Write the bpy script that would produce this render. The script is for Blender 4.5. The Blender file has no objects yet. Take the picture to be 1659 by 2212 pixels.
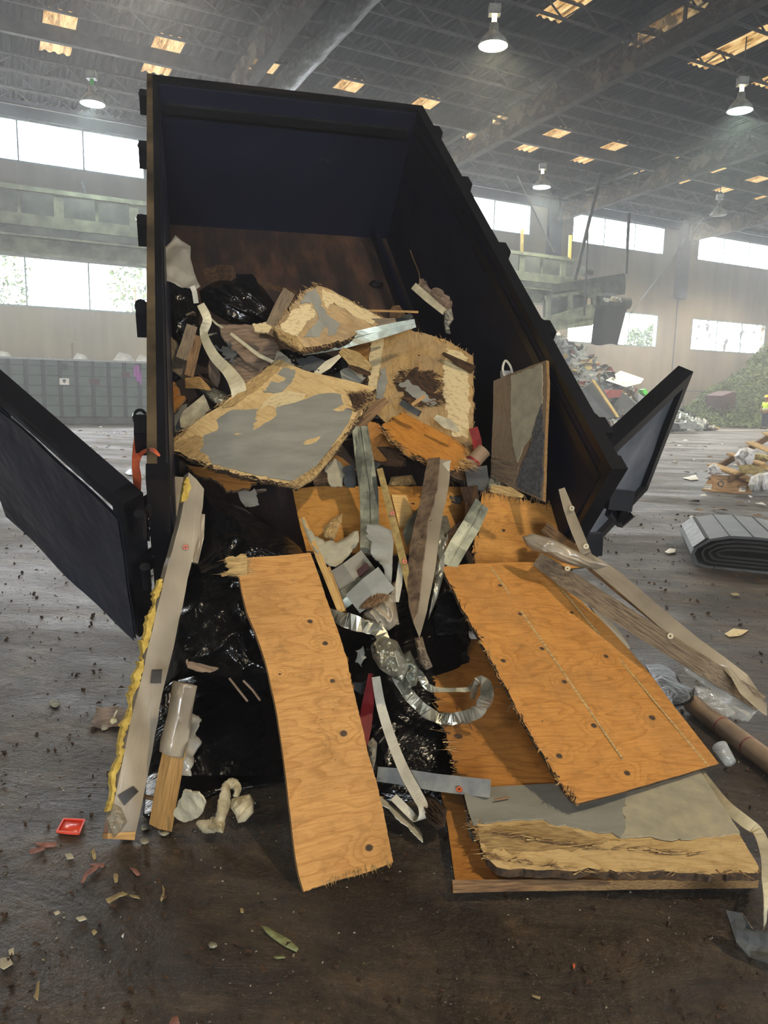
import bpy, bmesh, math, random
from math import sin, cos, tan, pi, radians, atan, sqrt, exp
from mathutils import Vector, Matrix, noise, geometry
random.seed(7)
V = Vector
SC = bpy.context.scene
COL = SC.collection

# ---------------------------------------------------------------- camera
F, CX, CY, CZ = 1600.0, 829.5, 1106.0, 1.6
PITCH, ROLL = atan(261 / 1600.0), 0.023
_f = V((0, cos(PITCH), -sin(PITCH))); _r = V((1, 0, 0)); _u = _r.cross(_f)
CR = _r * cos(ROLL) + _u * sin(ROLL); CU = _u * cos(ROLL) - _r * sin(ROLL)
C0 = V((0, 0, CZ))
cam_d = bpy.data.cameras.new('camera'); cam = bpy.data.objects.new('camera', cam_d); COL.objects.link(cam)
cam_d.sensor_fit = 'HORIZONTAL'; cam_d.sensor_width = 36.0; cam_d.lens = 36.0 * F / 1659.0
cam_d.clip_start = 0.05; cam_d.clip_end = 300
m = Matrix((CR, CU, -_f)).transposed().to_4x4(); m.translation = C0
cam.matrix_world = m
SC.camera = cam

# ---------------------------------------------------------------- exposure, world, key lights
SC.view_settings.view_transform = 'Standard'; SC.view_settings.look = 'None'
SC.view_settings.exposure = 0.15; SC.view_settings.gamma = 1.0; SC.view_settings.use_curve_mapping = False
cy = SC.cycles; cy.max_bounces = 6; cy.diffuse_bounces = 3; cy.glossy_bounces = 3; cy.transmission_bounces = 4; cy.volume_bounces = 0; cy.transparent_max_bounces = 8
cy.adaptive_threshold = 0.025; cy.caustics_reflective = False; cy.caustics_refractive = False; cy.sample_clamp_indirect = 8.0
SKY_STRENGTH = 30.0
HAZE = 0.0042
world = bpy.data.worlds.new('sky'); SC.world = world; world.use_nodes = True
bgn = world.node_tree.nodes['Background']
bgn.inputs[0].default_value = (0.88, 0.94, 1.0, 1); bgn.inputs[1].default_value = SKY_STRENGTH
# hall frame: u runs along the far wall, w towards it, z up
AZ = radians(62.584 - 90)
HN = V((sin(AZ), cos(AZ), 0)); HU = V((cos(AZ), -sin(AZ), 0))
def H(u, w, z): return HU * u + HN * w + V((0, 0, z))
HROT = Matrix((HU, HN, V((0, 0, 1)))).transposed()
WALLW = 37.0
WINDOWS = []           # (u0,u1,z0,z1)
for k in range(-1, 6):
    u0 = 9.7 + (k - 1) * 11 + 0.05
    WINDOWS.append((u0 - 0.05, u0 + 7.75, 10.87, 12.6)); WINDOWS.append((u0, u0 + 7.75, 4.9, 7.05))
def portal(u, w, z, sx, sz, n):
    l = bpy.data.lights.new('window_portal', 'AREA'); l.shape = 'RECTANGLE'; l.size = sx; l.size_y = sz
    l.cycles.is_portal = True
    o = bpy.data.objects.new('window_portal', l); COL.objects.link(o)
    zax = -n; yax = V((0, 0, 1)); xax = yax.cross(zax)
    mm = Matrix((xax, yax, zax)).transposed().to_4x4(); mm.translation = H(u, w, z); o.matrix_world = mm
for (a, b, c, d) in WINDOWS:
    portal((a + b) / 2, WALLW + 0.02, (c + d) / 2, b - a, d - c, -HN)
DOORS = [(-14, -4, 0.0, 7.0), (26, 38, 0.0, 8.0)]
REARW = -24.0
for (a, b, c, d) in DOORS:
    portal((a + b) / 2, REARW - 0.02, (c + d) / 2, b - a, d - c, HN)
def lamp_light(loc, power, col, r=0.22, name='lamp_light'):
    l = bpy.data.lights.new(name, 'SPOT'); l.energy = power; l.color = col; l.shadow_soft_size = r
    l.spot_size = radians(150); l.spot_blend = 0.5
    o = bpy.data.objects.new(name, l); COL.objects.link(o); o.location = loc
    return o
KEY = (4.2, -0.3, 8.6)

# ---------------------------------------------------------------- pixel -> place helpers
def ray(px, py): return _f + CR * ((px - CX) / F) - CU * ((py - CY) / F)
def P(px, py, Y):
    d = ray(px, py); return C0 + d * (Y / d.y)
def Z(px, py, h=0.0):
    d = ray(px, py); return C0 + d * ((h - CZ) / d.z)
def isect(px, py, o, n):
    d = ray(px, py); return C0 + d * ((o - C0).dot(n) / d.dot(n))
# dump bed frame
BO = V((-0.09, 3.81, 0.45)); BX = V((0.96233, 0.27152, 0.014)).normalized(); BF = V((-0.21686, 0.73552, 0.64186)).normalized(); BU = BX.cross(BF)
def BP(i, j, k): return BO + BX * i + BF * j + BU * k
def RW(px, py, i=0.915): return isect(px, py, BO + BX * i, BX)
def B(px, py, k): return isect(px, py, BO + BU * k, BU)
_T = [(500, 5.4), (560, 5.3), (650, 5.1), (800, 4.75), (960, 4.15), (1060, 4.0), (1100, 3.9), (1200, 3.6), (1300, 3.35), (1400, 3.2), (1500, 3.1), (1600, 2.95), (1700, 2.75), (1800, 2.45), (1900, 2.2)]
def SY(px, py):
    for (a, b), (c, d) in zip(_T, _T[1:]):
        if py <= c: break
    t = max(0, min(1, (py - a) / (c - a)))
    return b + (d - b) * t + (px - 700) * 0.0007 * max(0, min(1, (1150 - py) / 100))
def S(px, py, off=0.0): return P(px, py, SY(px, py) + off)
def pt(q):
    """(px,py,spec): number = depth, ('z',h) height above floor, ('s',off) heap surface, ('b',k) above the bed floor, ('w',i) bed wall"""
    x, y, s = q
    if isinstance(s, tuple):
        return {'z': lambda: Z(x, y, s[1]), 's': lambda: S(x, y, s[1]), 'b': lambda: B(x, y, s[1]), 'w': lambda: RW(x, y, s[1])}[s[0]]()
    return P(x, y, s)

# ---------------------------------------------------------------- object helpers
WM = {}
def tag(o, label=None, cat=None, group=None, kind=None):
    if label: o['label'] = label
    if cat: o['category'] = cat
    if group: o['group'] = group
    if kind: o['kind'] = kind
    return o
def place(o, frame, parent):
    WM[o.name] = frame.copy()
    COL.objects.link(o)
    if parent is not None:
        o.parent = parent; o.matrix_parent_inverse = Matrix.Identity(4)
        o.matrix_basis = WM[parent.name].inverted() @ frame
    else:
        o.matrix_basis = frame
    return o
def T(loc): return Matrix.Translation(loc)
def mk(name, verts, faces, mat, parent=None, smooth=False, frame=None, fm=None):
    if frame is None:
        if parent is not None: frame = WM[parent.name]
        else:
            c = V((0, 0, 0))
            for v in verts: c += V(v)
            frame = T(c / max(1, len(verts)))
    inv = frame.inverted()
    me = bpy.data.meshes.new(name)
    me.from_pydata([tuple(inv @ V(v)) for v in verts], [], faces)
    for mt in (mat if isinstance(mat, (list, tuple)) else [mat]): me.materials.append(mt)
    if fm: me.polygons.foreach_set('material_index', fm)
    if smooth: me.polygons.foreach_set('use_smooth', [True] * len(me.polygons))
    me.validate(); me.update()
    return place(bpy.data.objects.new(name, me), frame, parent)
def empty(name, loc, label=None, cat=None, group=None, frame=None):
    o = bpy.data.objects.new(name, None); o.empty_display_size = 0.1
    place(o, frame if frame is not None else T(V(loc)), None)
    return tag(o, label, cat, group)
def dup(root, loc, label=None, group=None, rotz=None):
    c = root.copy(); COL.objects.link(c); c.location = loc
    if rotz is not None: c.rotation_euler = (0, 0, rotz)
    if label: c['label'] = label
    if group: c['group'] = group
    for ch in list(root.children):
        d = ch.copy(); COL.objects.link(d); d.parent = c
        for g in list(ch.children):
            e = g.copy(); COL.objects.link(e); e.parent = d
    return c
class MB:
    def __init__(s): s.v = []; s.f = []; s.m = []
    def add(s, vs, fs, mi=0):
        n = len(s.v); s.v += [V(q) for q in vs]; s.f += [tuple(i + n for i in f) for f in fs]; s.m += [mi] * len(fs); return s
    def box(s, c, size, rot=None, mi=0):
        rot = rot or Matrix.Identity(3); h = V(size) / 2; vs = []
        for x in (-1, 1):
            for y in (-1, 1):
                for z in (-1, 1): vs.append(V(c) + rot @ V((x * h.x, y * h.y, z * h.z)))
        return s.add(vs, [(0, 1, 3, 2), (4, 6, 7, 5), (0, 4, 5, 1), (2, 3, 7, 6), (0, 2, 6, 4), (1, 5, 7, 3)], mi)
    def bar(s, a, b, wx, wz, up=None, mi=0):
        a, b = V(a), V(b); d = (b - a).normalized(); up = V(up) if up is not None else V((0, 0, 1))
        if abs(d.dot(up)) > 0.98: up = V((1, 0, 0)) if abs(d.x) < .9 else V((0, 1, 0))
        x = d.cross(up).normalized(); z = x.cross(d)
        return s.box((a + b) / 2, (wx, (b - a).length, wz), Matrix((x, d, z)).transposed(), mi)
    def cyl(s, a, b, r, n=10, r2=None, mi=0):
        a, b = V(a), V(b); r2 = r if r2 is None else r2
        d = (b - a).normalized(); x = d.orthogonal().normalized(); y = d.cross(x)
        vs = []
        for p, q in ((a, r), (b, r2)):
            for i in range(n): t = 2 * pi * i / n; vs.append(p + (x * cos(t) + y * sin(t)) * q)
        fs = [(i, (i + 1) % n, n + (i + 1) % n, n + i) for i in range(n)] + [tuple(range(n))[::-1], tuple(range(n, 2 * n))]
        return s.add(vs, fs, mi)
    def lathe(s, c, prof, n=20, axis=V((0, 0, 1)), mi=0):
        x = axis.orthogonal().normalized(); y = axis.cross(x); vs = []; fs = []
        for (r, h) in prof:
            for i in range(n): t = 2 * pi * i / n; vs.append(V(c) + axis * h + (x * cos(t) + y * sin(t)) * r)
        for k in range(len(prof) - 1):
            for i in range(n):
                fs.append((k * n + i, k * n + (i + 1) % n, (k + 1) * n + (i + 1) % n, (k + 1) * n + i))
        return s.add(vs, fs, mi)
    def tube(s, pts, r, n=8, mi=0):
        for a, b in zip(pts, pts[1:]): s.cyl(a, b, r, n, mi=mi)
        return s
    def build(s, name, mat, parent=None, smooth=False, frame=None):
        return mk(name, s.v, s.f, mat, parent, smooth, frame, s.m if any(s.m) else None)
def nz(p, s=1.0, seed=0): return noise.noise(V(p) * s + V((seed * 17.3, seed * 5.1, seed * 9.7)))

# ---------------------------------------------------------------- materials
def hexc(h):
    h = h.lstrip('#'); c = [int(h[i:i + 2], 16) / 255 for i in (0, 2, 4)]
    return tuple((x / 12.92 if x <= 0.04045 else ((x + 0.055) / 1.055) ** 2.4) for x in c) + (1,)
class N:
    def __init__(s, name):
        s.mat = bpy.data.materials.new(name); s.mat.use_nodes = True; s.t = s.mat.node_tree
        s.p = s.t.nodes['Principled BSDF']; s.out = s.t.nodes['Material Output']
        s.tc = s.n('ShaderNodeTexCoord'); s.co = s.tc.outputs['Object']
    def n(s, typ, **k):
        x = s.t.nodes.new(typ)
        for a, b in k.items(): setattr(x, a, b)
        return x
    def l(s, a, b): s.t.links.new(a, b)
    def inp(s, sock, v):
        if v is None: return
        if hasattr(v, 'is_output') or isinstance(v, bpy.types.NodeSocket): s.l(v, sock)
        else: sock.default_value = v
    def map(s, scale=(1, 1, 1), loc=(0, 0, 0), rot=(0, 0, 0), src=None):
        x = s.n('ShaderNodeMapping'); s.l(src or s.co, x.inputs[0])
        x.inputs['Location'].default_value = loc; x.inputs['Rotation'].default_value = rot; x.inputs['Scale'].default_value = scale
        return x.outputs[0]
    def noise(s, scale=5, detail=4, rough=0.55, vec=None, dist=0.0):
        x = s.n('ShaderNodeTexNoise'); s.l(vec or s.co, x.inputs['Vector'])
        x.inputs['Scale'].default_value = scale; x.inputs['Detail'].default_value = detail
        x.inputs['Roughness'].default_value = rough; x.inputs['Distortion'].default_value = dist
        return x.outputs['Fac']
    def vor(s, scale=5, vec=None, feat='F1', out='Distance', rnd=1.0):
        x = s.n('ShaderNodeTexVoronoi', feature=feat); s.l(vec or s.co, x.inputs['Vector']); x.inputs['Scale'].default_value = scale
        x.inputs['Randomness'].default_value = rnd
        return x.outputs[out]
    def ramp(s, fac, stops, interp='LINEAR'):
        x = s.n('ShaderNodeValToRGB'); s.l(fac, x.inputs[0]); cr = x.color_ramp; cr.interpolation = interp
        while len(cr.elements) < len(stops): cr.elements.new(0.5)
        for e, (p, c) in zip(cr.elements, stops):
            e.position = p; e.color = hexc(c) if isinstance(c, str) else ((c, c, c, 1) if isinstance(c, (int, float)) else c)
        return x.outputs[0]
    def mix(s, fac, a, b, mode='MIX'):
        x = s.n('ShaderNodeMix', data_type='RGBA', blend_type=mode)
        s.inp(x.inputs[0], fac)
        for k, v in ((6, a), (7, b)):
            if isinstance(v, str): v = hexc(v)
            s.inp(x.inputs[k], v)
        return x.outputs[2]
    def m(s, op, a, b=None, c=None, clamp=False):
        x = s.n('ShaderNodeMath', operation=op); x.use_clamp = clamp
        for k, v in ((0, a), (1, b), (2, c)):
            if v is not None: s.inp(x.inputs[k], v)
        return x.outputs[0]
    def bump(s, h, strength=0.5, dist=0.01, prev=None):
        x = s.n('ShaderNodeBump'); s.l(h, x.inputs['Height']); x.inputs['Strength'].default_value = strength
        x.inputs['Distance'].default_value = dist
        if prev: s.l(prev, x.inputs['Normal'])
        return x.outputs[0]
    def fin(s, col=None, rough=None, normal=None, metal=None, spec=None, alpha=None, coat=None, trans=None, sheen=None):
        p = s.p.inputs
        if isinstance(col, str): col = hexc(col)
        s.inp(p['Base Color'], col); s.inp(p['Roughness'], rough); s.inp(p['Metallic'], metal)
        s.inp(p['Specular IOR Level'], spec); s.inp(p['Alpha'], alpha); s.inp(p['Coat Weight'], coat); s.inp(p['Transmission Weight'], trans)
        if normal is not None: s.l(normal, p['Normal'])
        return s.mat
def simple(name, a, b, scale=6, rough=0.7, bs=0.3, bd=0.004, metal=None, stretch=(1, 1, 1), spec=None, detail=5, lo=.35, hi=.65, coat=None):
    t = N(name); v = t.map(stretch); n1 = t.noise(scale, detail, .6, v)
    return t.fin(t.ramp(n1, [(lo, a), (hi, b)]), rough, t.bump(t.noise(scale * 3, detail, .65, v), bs, bd), metal, spec, coat=coat)
def plywood(name, dark, lite, knots=(), seed=0, ringn=9.0, dirt=0.35, grey=0.0, dirtc='#6e5336'):
    t = N(name); sep = t.n('ShaderNodeSeparateXYZ'); t.l(t.co, sep.inputs[0])
    xy = t.n('ShaderNodeCombineXYZ'); t.l(sep.outputs[0], xy.inputs[0]); t.l(sep.outputs[1], xy.inputs[1])
    v = t.map((.9, 3.6, 0), (seed * 3.7, seed * 1.3, 0), src=xy.outputs[0])
    field = t.m('MULTIPLY', t.noise(1.9, 3.0, .42, v, .15), ringn)
    spots = None
    for i, (kx, ky, kr) in enumerate(knots):
        d = t.n('ShaderNodeVectorMath', operation='DISTANCE'); t.l(t.map((1, 1.25, 1), src=xy.outputs[0]), d.inputs[0]); d.inputs[1].default_value = (kx, ky * 1.25, 0)
        dd = t.m('ADD', d.outputs['Value'], t.m('MULTIPLY', t.noise(60, 2, .5), 0.004))
        mr = t.n('ShaderNodeMapRange', interpolation_type='SMOOTHERSTEP'); t.l(dd, mr.inputs[0])
        mr.inputs[1].default_value = 0; mr.inputs[2].default_value = kr * 7; mr.inputs[3].default_value = 1; mr.inputs[4].default_value = 0
        field = t.m('ADD', field, t.m('MULTIPLY', mr.outputs[0], 2.2))
        m2 = t.n('ShaderNodeMapRange', interpolation_type='SMOOTHSTEP'); t.l(dd, m2.inputs[0])
        m2.inputs[1].default_value = kr * .75; m2.inputs[2].default_value = kr * 1.25; m2.inputs[3].default_value = 1; m2.inputs[4].default_value = 0
        spots = m2.outputs[0] if spots is None else t.m('MAXIMUM', spots, m2.outputs[0])
    fr = t.m('FRACT', field)
    ring = t.m('MULTIPLY', t.ramp(fr, [(0, .1), (.5, .15), (.82, .7), (.92, 1.0), (1, .1)]), t.ramp(t.noise(5, 3, .6, v), [(.3, .25), (.65, .75)]))
    fib = t.noise(1.0, 4, .7, t.map((9, 160, 9), (seed, 0, 0)))
    c = t.mix(ring, lite, dark)
    c = t.mix(t.m('MULTIPLY', t.ramp(fib, [(.42, 0.0), (.66, 1.0)]), .5), c, dark)
    big = t.noise(2.2, 5, .65, t.map((1, 1, 1), (seed * 2, 3, 1)))
    c = t.mix(t.m('MULTIPLY', t.ramp(big, [(.48, 0.0), (.72, 1.0)]), dirt), c, dirtc)
    if grey: c = t.mix(t.m('MULTIPLY', t.ramp(t.noise(6, 6, .7), [(.45, 0.0), (.55, 1.0)]), grey), c, '#8d8778')
    pore = t.ramp(t.noise(1, 2, .5, t.map((22, 420, 22), (seed, 2, 0))), [(.62, 0.0), (.70, 1.0)])
    c = t.mix(t.m('MULTIPLY', pore, .38), c, '#5b3a1a')
    ck = t.ramp(t.noise(1, 3, .6, t.map((4, 70, 4), (seed * 4, 8, 0))), [(.70, 0.0), (.76, 1.0)])
    c = t.mix(t.m('MULTIPLY', ck, .6), c, '#3a2412')
    if spots is not None: c = t.mix(spots, c, t.mix(t.noise(120, 3), '#2b2019', '#4a3a2c'))
    fl = t.m('MULTIPLY', t.ramp(t.vor(34, t.map((.5, 1.6, 1))), [(.04, 1.0), (.10, 0.0)]), t.ramp(t.noise(3.5, 2, .5), [(.5, 0.0), (.6, 1.0)]))
    c = t.mix(t.m('MULTIPLY', fl, .8), c, '#2a1a0e')
    c = t.mix(t.m('MULTIPLY', t.ramp(t.noise(14, 5, .75), [(.5, 0.0), (.68, 1.0)]), .28), c, '#5a4022')
    b = t.bump(fib, .35, .0015); b = t.bump(ck, -.5, .003, b) if False else b
    return t.fin(c, t.ramp(big, [(.3, .55), (.7, .75)]), b, spec=.3)
M = {}
M['ply_a'] = plywood('plywood_orange', '#96622a', '#c99650', seed=3, dirt=.4)
M['ply_b'] = plywood('plywood_brown', '#8a5522', '#bd8440', seed=5, dirt=.5)
M['ply_c'] = plywood('plywood_dusty', '#8f7450', '#c2a578', seed=8, dirt=.55, grey=.25)
M['ply_pale'] = plywood('plywood_pale', '#b08f5c', '#d9bd88', seed=11, dirt=.25)
def edge_mat():
    t = N('plywood_layered_edge'); n1 = t.noise(1, 3, .6, t.map((60, 60, 900)))
    return t.fin(t.ramp(n1, [(.35, '#3c2a18'), (.5, '#8d6a3e'), (.65, '#a98a5a')]), .8, t.bump(n1, .6, .002))
M['edge'] = edge_mat()
M['edge_dark'] = simple('weathered_wood_edge', '#21180f', '#5a432a', 40, .85, .6, .003)
def felt(name, a, b, c2):
    t = N(name); f = t.noise(220, 3, .6); g = t.noise(3, 5, .6, t.map((1, 3, 1)))
    col = t.mix(t.m('MULTIPLY', f, .35), t.ramp(g, [(.35, a), (.65, b)]), c2)
    h = t.m('ADD', f, t.m('MULTIPLY', t.noise(14, 3, .5, t.map((1, 5, 1))), 1.5))
    return t.fin(col, .9, t.bump(h, .35, .0015), spec=.25)
M['felt'] = felt('grey_roofing_membrane', '#828178', '#98978d', '#6b6a63')
M['felt_warm'] = felt('warm_grey_backing', '#857f72', '#9f9888', '#5f5a4e')
M['felt_dark'] = felt('dark_grey_felt', '#3f4143', '#5b5d5d', '#2a2b2c')
M['cream'] = simple('peeling_cream_paper', '#a3906a', '#d3bf92', 22, .8, .7, .004, stretch=(1, 2.5, 1), lo=.3, hi=.5)
M['peel'] = simple('peeled_wood_fibre', '#8c6f45', '#c9aa70', 18, .85, .8, .006, stretch=(1, 7, 1))
M['pale_grey_skin'] = simple('pale_mottled_skin', '#96917f', '#aea68c', 12, .85, .6, .003)
M['granule'] = simple('granular_grey_coating', '#3f4142', '#65666a', 60, .9, .9, .006)
M['wood_old'] = simple('old_brown_wood', '#4a3420', '#8a6a45', 5, .8, .5, .003, stretch=(2, 30, 30))
M['wood_grey'] = simple('weathered_grey_wood', '#55483a', '#8b7a62', 5, .8, .5, .003, stretch=(2, 30, 30))
M['wood_rot'] = simple('rotten_dark_wood', '#1f150d', '#5b3f25', 8, .9, .9, .01, stretch=(2, 14, 14))
M['rusty'] = simple('rusty_dirty_trim', '#4a3a2d', '#8a745c', 16, .7, .5, .003)
M['lumber'] = simple('sawn_lumber', '#8f6a38', '#bf965c', 6, .65, .35, .002, stretch=(1.5, 26, 26))
M['lumber_pale'] = simple('new_pale_lumber', '#b58a4c', '#dbb878', 6, .6, .3, .002, stretch=(1.5, 26, 26))
M['stick'] = simple('nailed_yellow_stick', '#7d673c', '#a8935c', 26, .8, .5, .003)
def galv(name, a, b, rough=.38):
    t = N(name); n1 = t.noise(9, 5, .6); n2 = t.noise(3, 3, .5, t.map((2, 14, 2)))
    d = t.ramp(t.noise(5, 6, .7), [(.55, 0.0), (.75, 1.0)])
    return t.fin(t.mix(d, t.ramp(n1, [(.35, a), (.65, b)]), '#5d574a'), t.ramp(n1, [(.3, rough - .1), (.7, rough + .2)]), t.bump(n2, .25, .006), t.m('SUBTRACT', .75, t.m('MULTIPLY', d, .5)))
M['galv'] = galv('galvanised_steel', '#7b8178', '#a3a798')
M['foil'] = galv('crumpled_foil_flashing', '#8c8c80', '#c4c1ae', .30)
M['trim_grey'] = simple('grey_painted_trim', '#75777a', '#94958f', 12, .5, .25, .002, spec=.5)
M['strip_cream'] = simple('cream_coated_strip', '#a59c80', '#cfc5a5', 9, .55, .2, .002)
M['strip_white'] = simple('dusty_white_strip', '#aaa594', '#cbc6b4', 9, .6, .25, .002)
def film(name, a, b, alpha, rough=.3, wr=.25):
    t = N(name); v = t.map((1.2, 6, 6)); n1 = t.noise(5, 4, .6, v, .8); n2 = t.noise(3, 3, .5)
    return t.fin(t.ramp(n2, [(.35, a), (.65, b)]), rough, t.bump(n1, wr, .012), spec=.6, alpha=alpha, coat=.4)
M['film'] = film('tan_plastic_wrap', '#7b705f', '#a39680', 1.0)
M['film_loose'] = film('loose_hazy_film', '#8d8270', '#b5a98e', .72)
M['film_clear'] = film('clear_film', '#b9b8ae', '#d5d3c8', .30, .12, 1.0)
M['poly_grey'] = film('grey_plastic_sheet', '#77736a', '#8f8a7e', 1.0, .5, .3)
def blackplastic(name='black_plastic', ro=.22, sp=.5):
    t = N(name); w = t.noise(3.0, 3, .55, t.map((1, 1, 1)), 1.6); w2 = t.noise(11, 2, .5, t.map((1, 2.6, 1)), 2.2)
    r1 = t.m('ABSOLUTE', t.m('SUBTRACT', w, .5)); r2 = t.m('ABSOLUTE', t.m('SUBTRACT', w2, .5))
    b = t.bump(r1, .55, .05); b = t.bump(r2, .35, .012, b)
    return t.fin('#08080a', ro, b, spec=sp)
M['bag'] = blackplastic(); M['bag_dull'] = blackplastic('dull_black_plastic', .34, .22)
M['steel'] = simple('black_painted_steel', '#0a0b0f', '#14151b', 3, .32, .1, .002, spec=.5)
def bedsteel():
    t = N('scuffed_black_bed_steel'); n1 = t.noise(1.2, 5, .6)
    sc = t.ramp(t.noise(1, 6, .7, t.map((5, 1.2, 2))), [(.64, 0.0), (.72, 1.0)])
    pt_ = t.ramp(t.noise(2.3, 6, .75), [(.66, 0.0), (.70, 1.0)])
    c = t.mix(t.m('MULTIPLY', sc, .25), t.ramp(n1, [(.3, '#0a0d20'), (.7, '#12162b')]), '#4a3628')
    return t.fin(t.mix(t.m('MULTIPLY', pt_, .2), c, '#6a6a6e'), t.ramp(n1, [(.3, .38), (.7, .55)]), t.bump(n1, .15, .01), spec=.4)
M['bed'] = bedsteel()
def rust():
    t = N('rust_scraped_bed_floor'); v = t.map((5, 1.0, 2)); n1 = t.noise(1.2, 7, .7, v); n2 = t.noise(2.5, 5, .6)
    c = t.ramp(n1, [(.34, '#15141a'), (.48, '#2e221e'), (.62, '#4b3429'), (.78, '#6e4a35')])
    return t.fin(t.mix(t.ramp(n2, [(.45, 0.0), (.7, .7)]), c, '#17151a'), .6, t.bump(n1, .3, .004))
M['rust'] = rust()
M['rail_lit'] = simple('lit_tan_rail_face', '#2b241b', '#5c4f3a', 4, .4, .2, .002, stretch=(1, 1, 1))  # tan stands for light falling on the black rail
M['door_skin'] = simple('dented_door_skin', '#242733', '#323644', 1.6, .38, .5, .05, spec=.5, detail=2)
M['galvplate'] = simple('dusty_grey_panel', '#5b6068', '#83888f', 2.5, .4, .2, .01, metal=.3)
M['rubber'] = simple('black_rubber', '#0c0c0d', '#191919', 8, .8, .3, .004)
M['mat'] = simple('rubber_belt', '#26292c', '#3e4042', 4, .55, .2, .004)
M['mat_edge'] = simple('worn_belt_edge', '#4b4f52', '#75787a', 9, .6, .4, .004)
M['strap'] = simple('orange_webbing', '#8e3413', '#b9562a', 12, .8, .4, .003)
M['orange'] = simple('orange_washer', '#a84a28', '#bf6038', 12, .5, .1, .001)
M['red'] = simple('red_painted_strip', '#5a0d12', '#861a1c', 8, .45, .2, .002)
M['foam'] = simple('yellow_insulation_foam', '#a88a35', '#d8b95c', 22, .95, 1.0, .012)
M['tape'] = simple('dark_tape', '#26231f', '#3a352e', 10, .35, .2, .002)
M['cloth'] = simple('dirty_white_cloth', '#8b8166', '#c9bd9c', 12, .95, .7, .004)
M['flake'] = simple('cream_plaster_flake', '#9c957f', '#c9c0a2', 14, .9, .7, .004)
M['card'] = simple('brown_cardboard', '#8f6c44', '#b08a5c', 4, .8, .15, .001)
M['card_dirty'] = simple('soiled_cardboard', '#5b4a3b', '#8e7a68', 8, .85, .4, .002, stretch=(1, 5, 1))
M['tube'] = simple('cardboard_tube', '#7b654d', '#9c8266', 5, .7, .2, .002)
M['ink'] = simple('printed_ink', '#2c3340', '#39424f', 5, .7, .05, .001)
M['paper'] = simple('white_label_paper', '#c9c4b8', '#e0dcd2', 5, .7, .1, .001)
M['lid'] = simple('coral_plastic_lid', '#cf3b27', '#e8553c', 5, .3, .1, .001, spec=.5)
M['bone'] = simple('pale_bone', '#a5966c', '#cfc296', 9, .5, .3, .002)
M['pallet'] = simple('pallet_wood', '#a07c4c', '#cfae78', 5, .75, .3, .002, stretch=(1, 12, 12))
M['whitebag'] = simple('crinkled_white_bag', '#a8a6a4', '#dedbd6', 10, .35, .9, .012)
M['yellowbag'] = simple('straw_stuffed_bag', '#8f7d4a', '#c7b47c', 10, .45, .9, .012)
M['skin'] = simple('skin', '#6e4630', '#8a5b41', 5, .6, .1, .001)
M['hivis'] = simple('hi_vis_yellow', '#a8c41e', '#c6e030', 6, .7, .2, .002)
M['reflect'] = simple('silver_band', '#9a9a96', '#c0c0bb', 6, .4, .1, .001)
M['denim'] = simple('dark_blue_trousers', '#141c2c', '#232d40', 8, .85, .2, .002)
M['helmet'] = simple('yellow_hard_hat', '#d8a812', '#e9bd22', 3, .3, .05, .001)
M['boot'] = simple('dark_boot', '#14110f', '#241f1b', 8, .7, .2, .002)
M['leafy'] = simple('cut_green_leaves', '#2b3a1a', '#5d6b38', 3, .7, .2, .01)
M['leafy2'] = simple('dull_olive_leaves', '#39421f', '#7b8050', 3, .75, .2, .01)
M['tree'] = simple('sunlit_tree_leaves', '#16240a', '#35491a', 1.5, .7, .2, .01)
M['twig'] = simple('twig', '#3a2c1d', '#6b5439', 6, .8, .3, .003)
M['dryleaf'] = simple('dry_leaf', '#6b5a3a', '#a59468', 18, .8, .3, .002)
M['pinkleaf'] = simple('pinkish_dry_leaf', '#6a4238', '#93665a', 18, .8, .3, .002)
M['greenchip'] = simple('green_chip', '#59603a', '#8b9064', 40, .9, .6, .003)
M['stone'] = simple('small_stone', '#5b584c', '#9a9580', 14, .8, .5, .003)
def concrete():
    t = N('stained_concrete_wall'); v = t.map((1, 1, .12)); n1 = t.noise(.9, 6, .6, v); n2 = t.noise(.25, 4, .5)
    c = t.mix(t.ramp(n1, [(.35, 0.0), (.7, 1.0)]), '#857a68', '#6a6154')
    c = t.mix(t.ramp(n2, [(.45, 0.0), (.7, .6)]), c, '#94866a')
    return t.fin(c, .9, t.bump(t.noise(3, 6, .6), .2, .02), spec=.2)
M['concrete'] = concrete()
M['concrete_dark'] = simple('sooty_concrete_band', '#4d4f54', '#5f6166', 1.2, .9, .2, .02)
def roofm():
    t = N('sooty_corrugated_roof'); v = t.map((6, .6, 1)); n1 = t.noise(1.0, 6, .7, v)
    return t.fin(t.ramp(n1, [(.35, '#17171a'), (.55, '#262629'), (.68, '#55544f'), (.8, '#807d77')]), .85, t.bump(n1, .3, .02), spec=.2)
M['roof'] = roofm()
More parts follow.
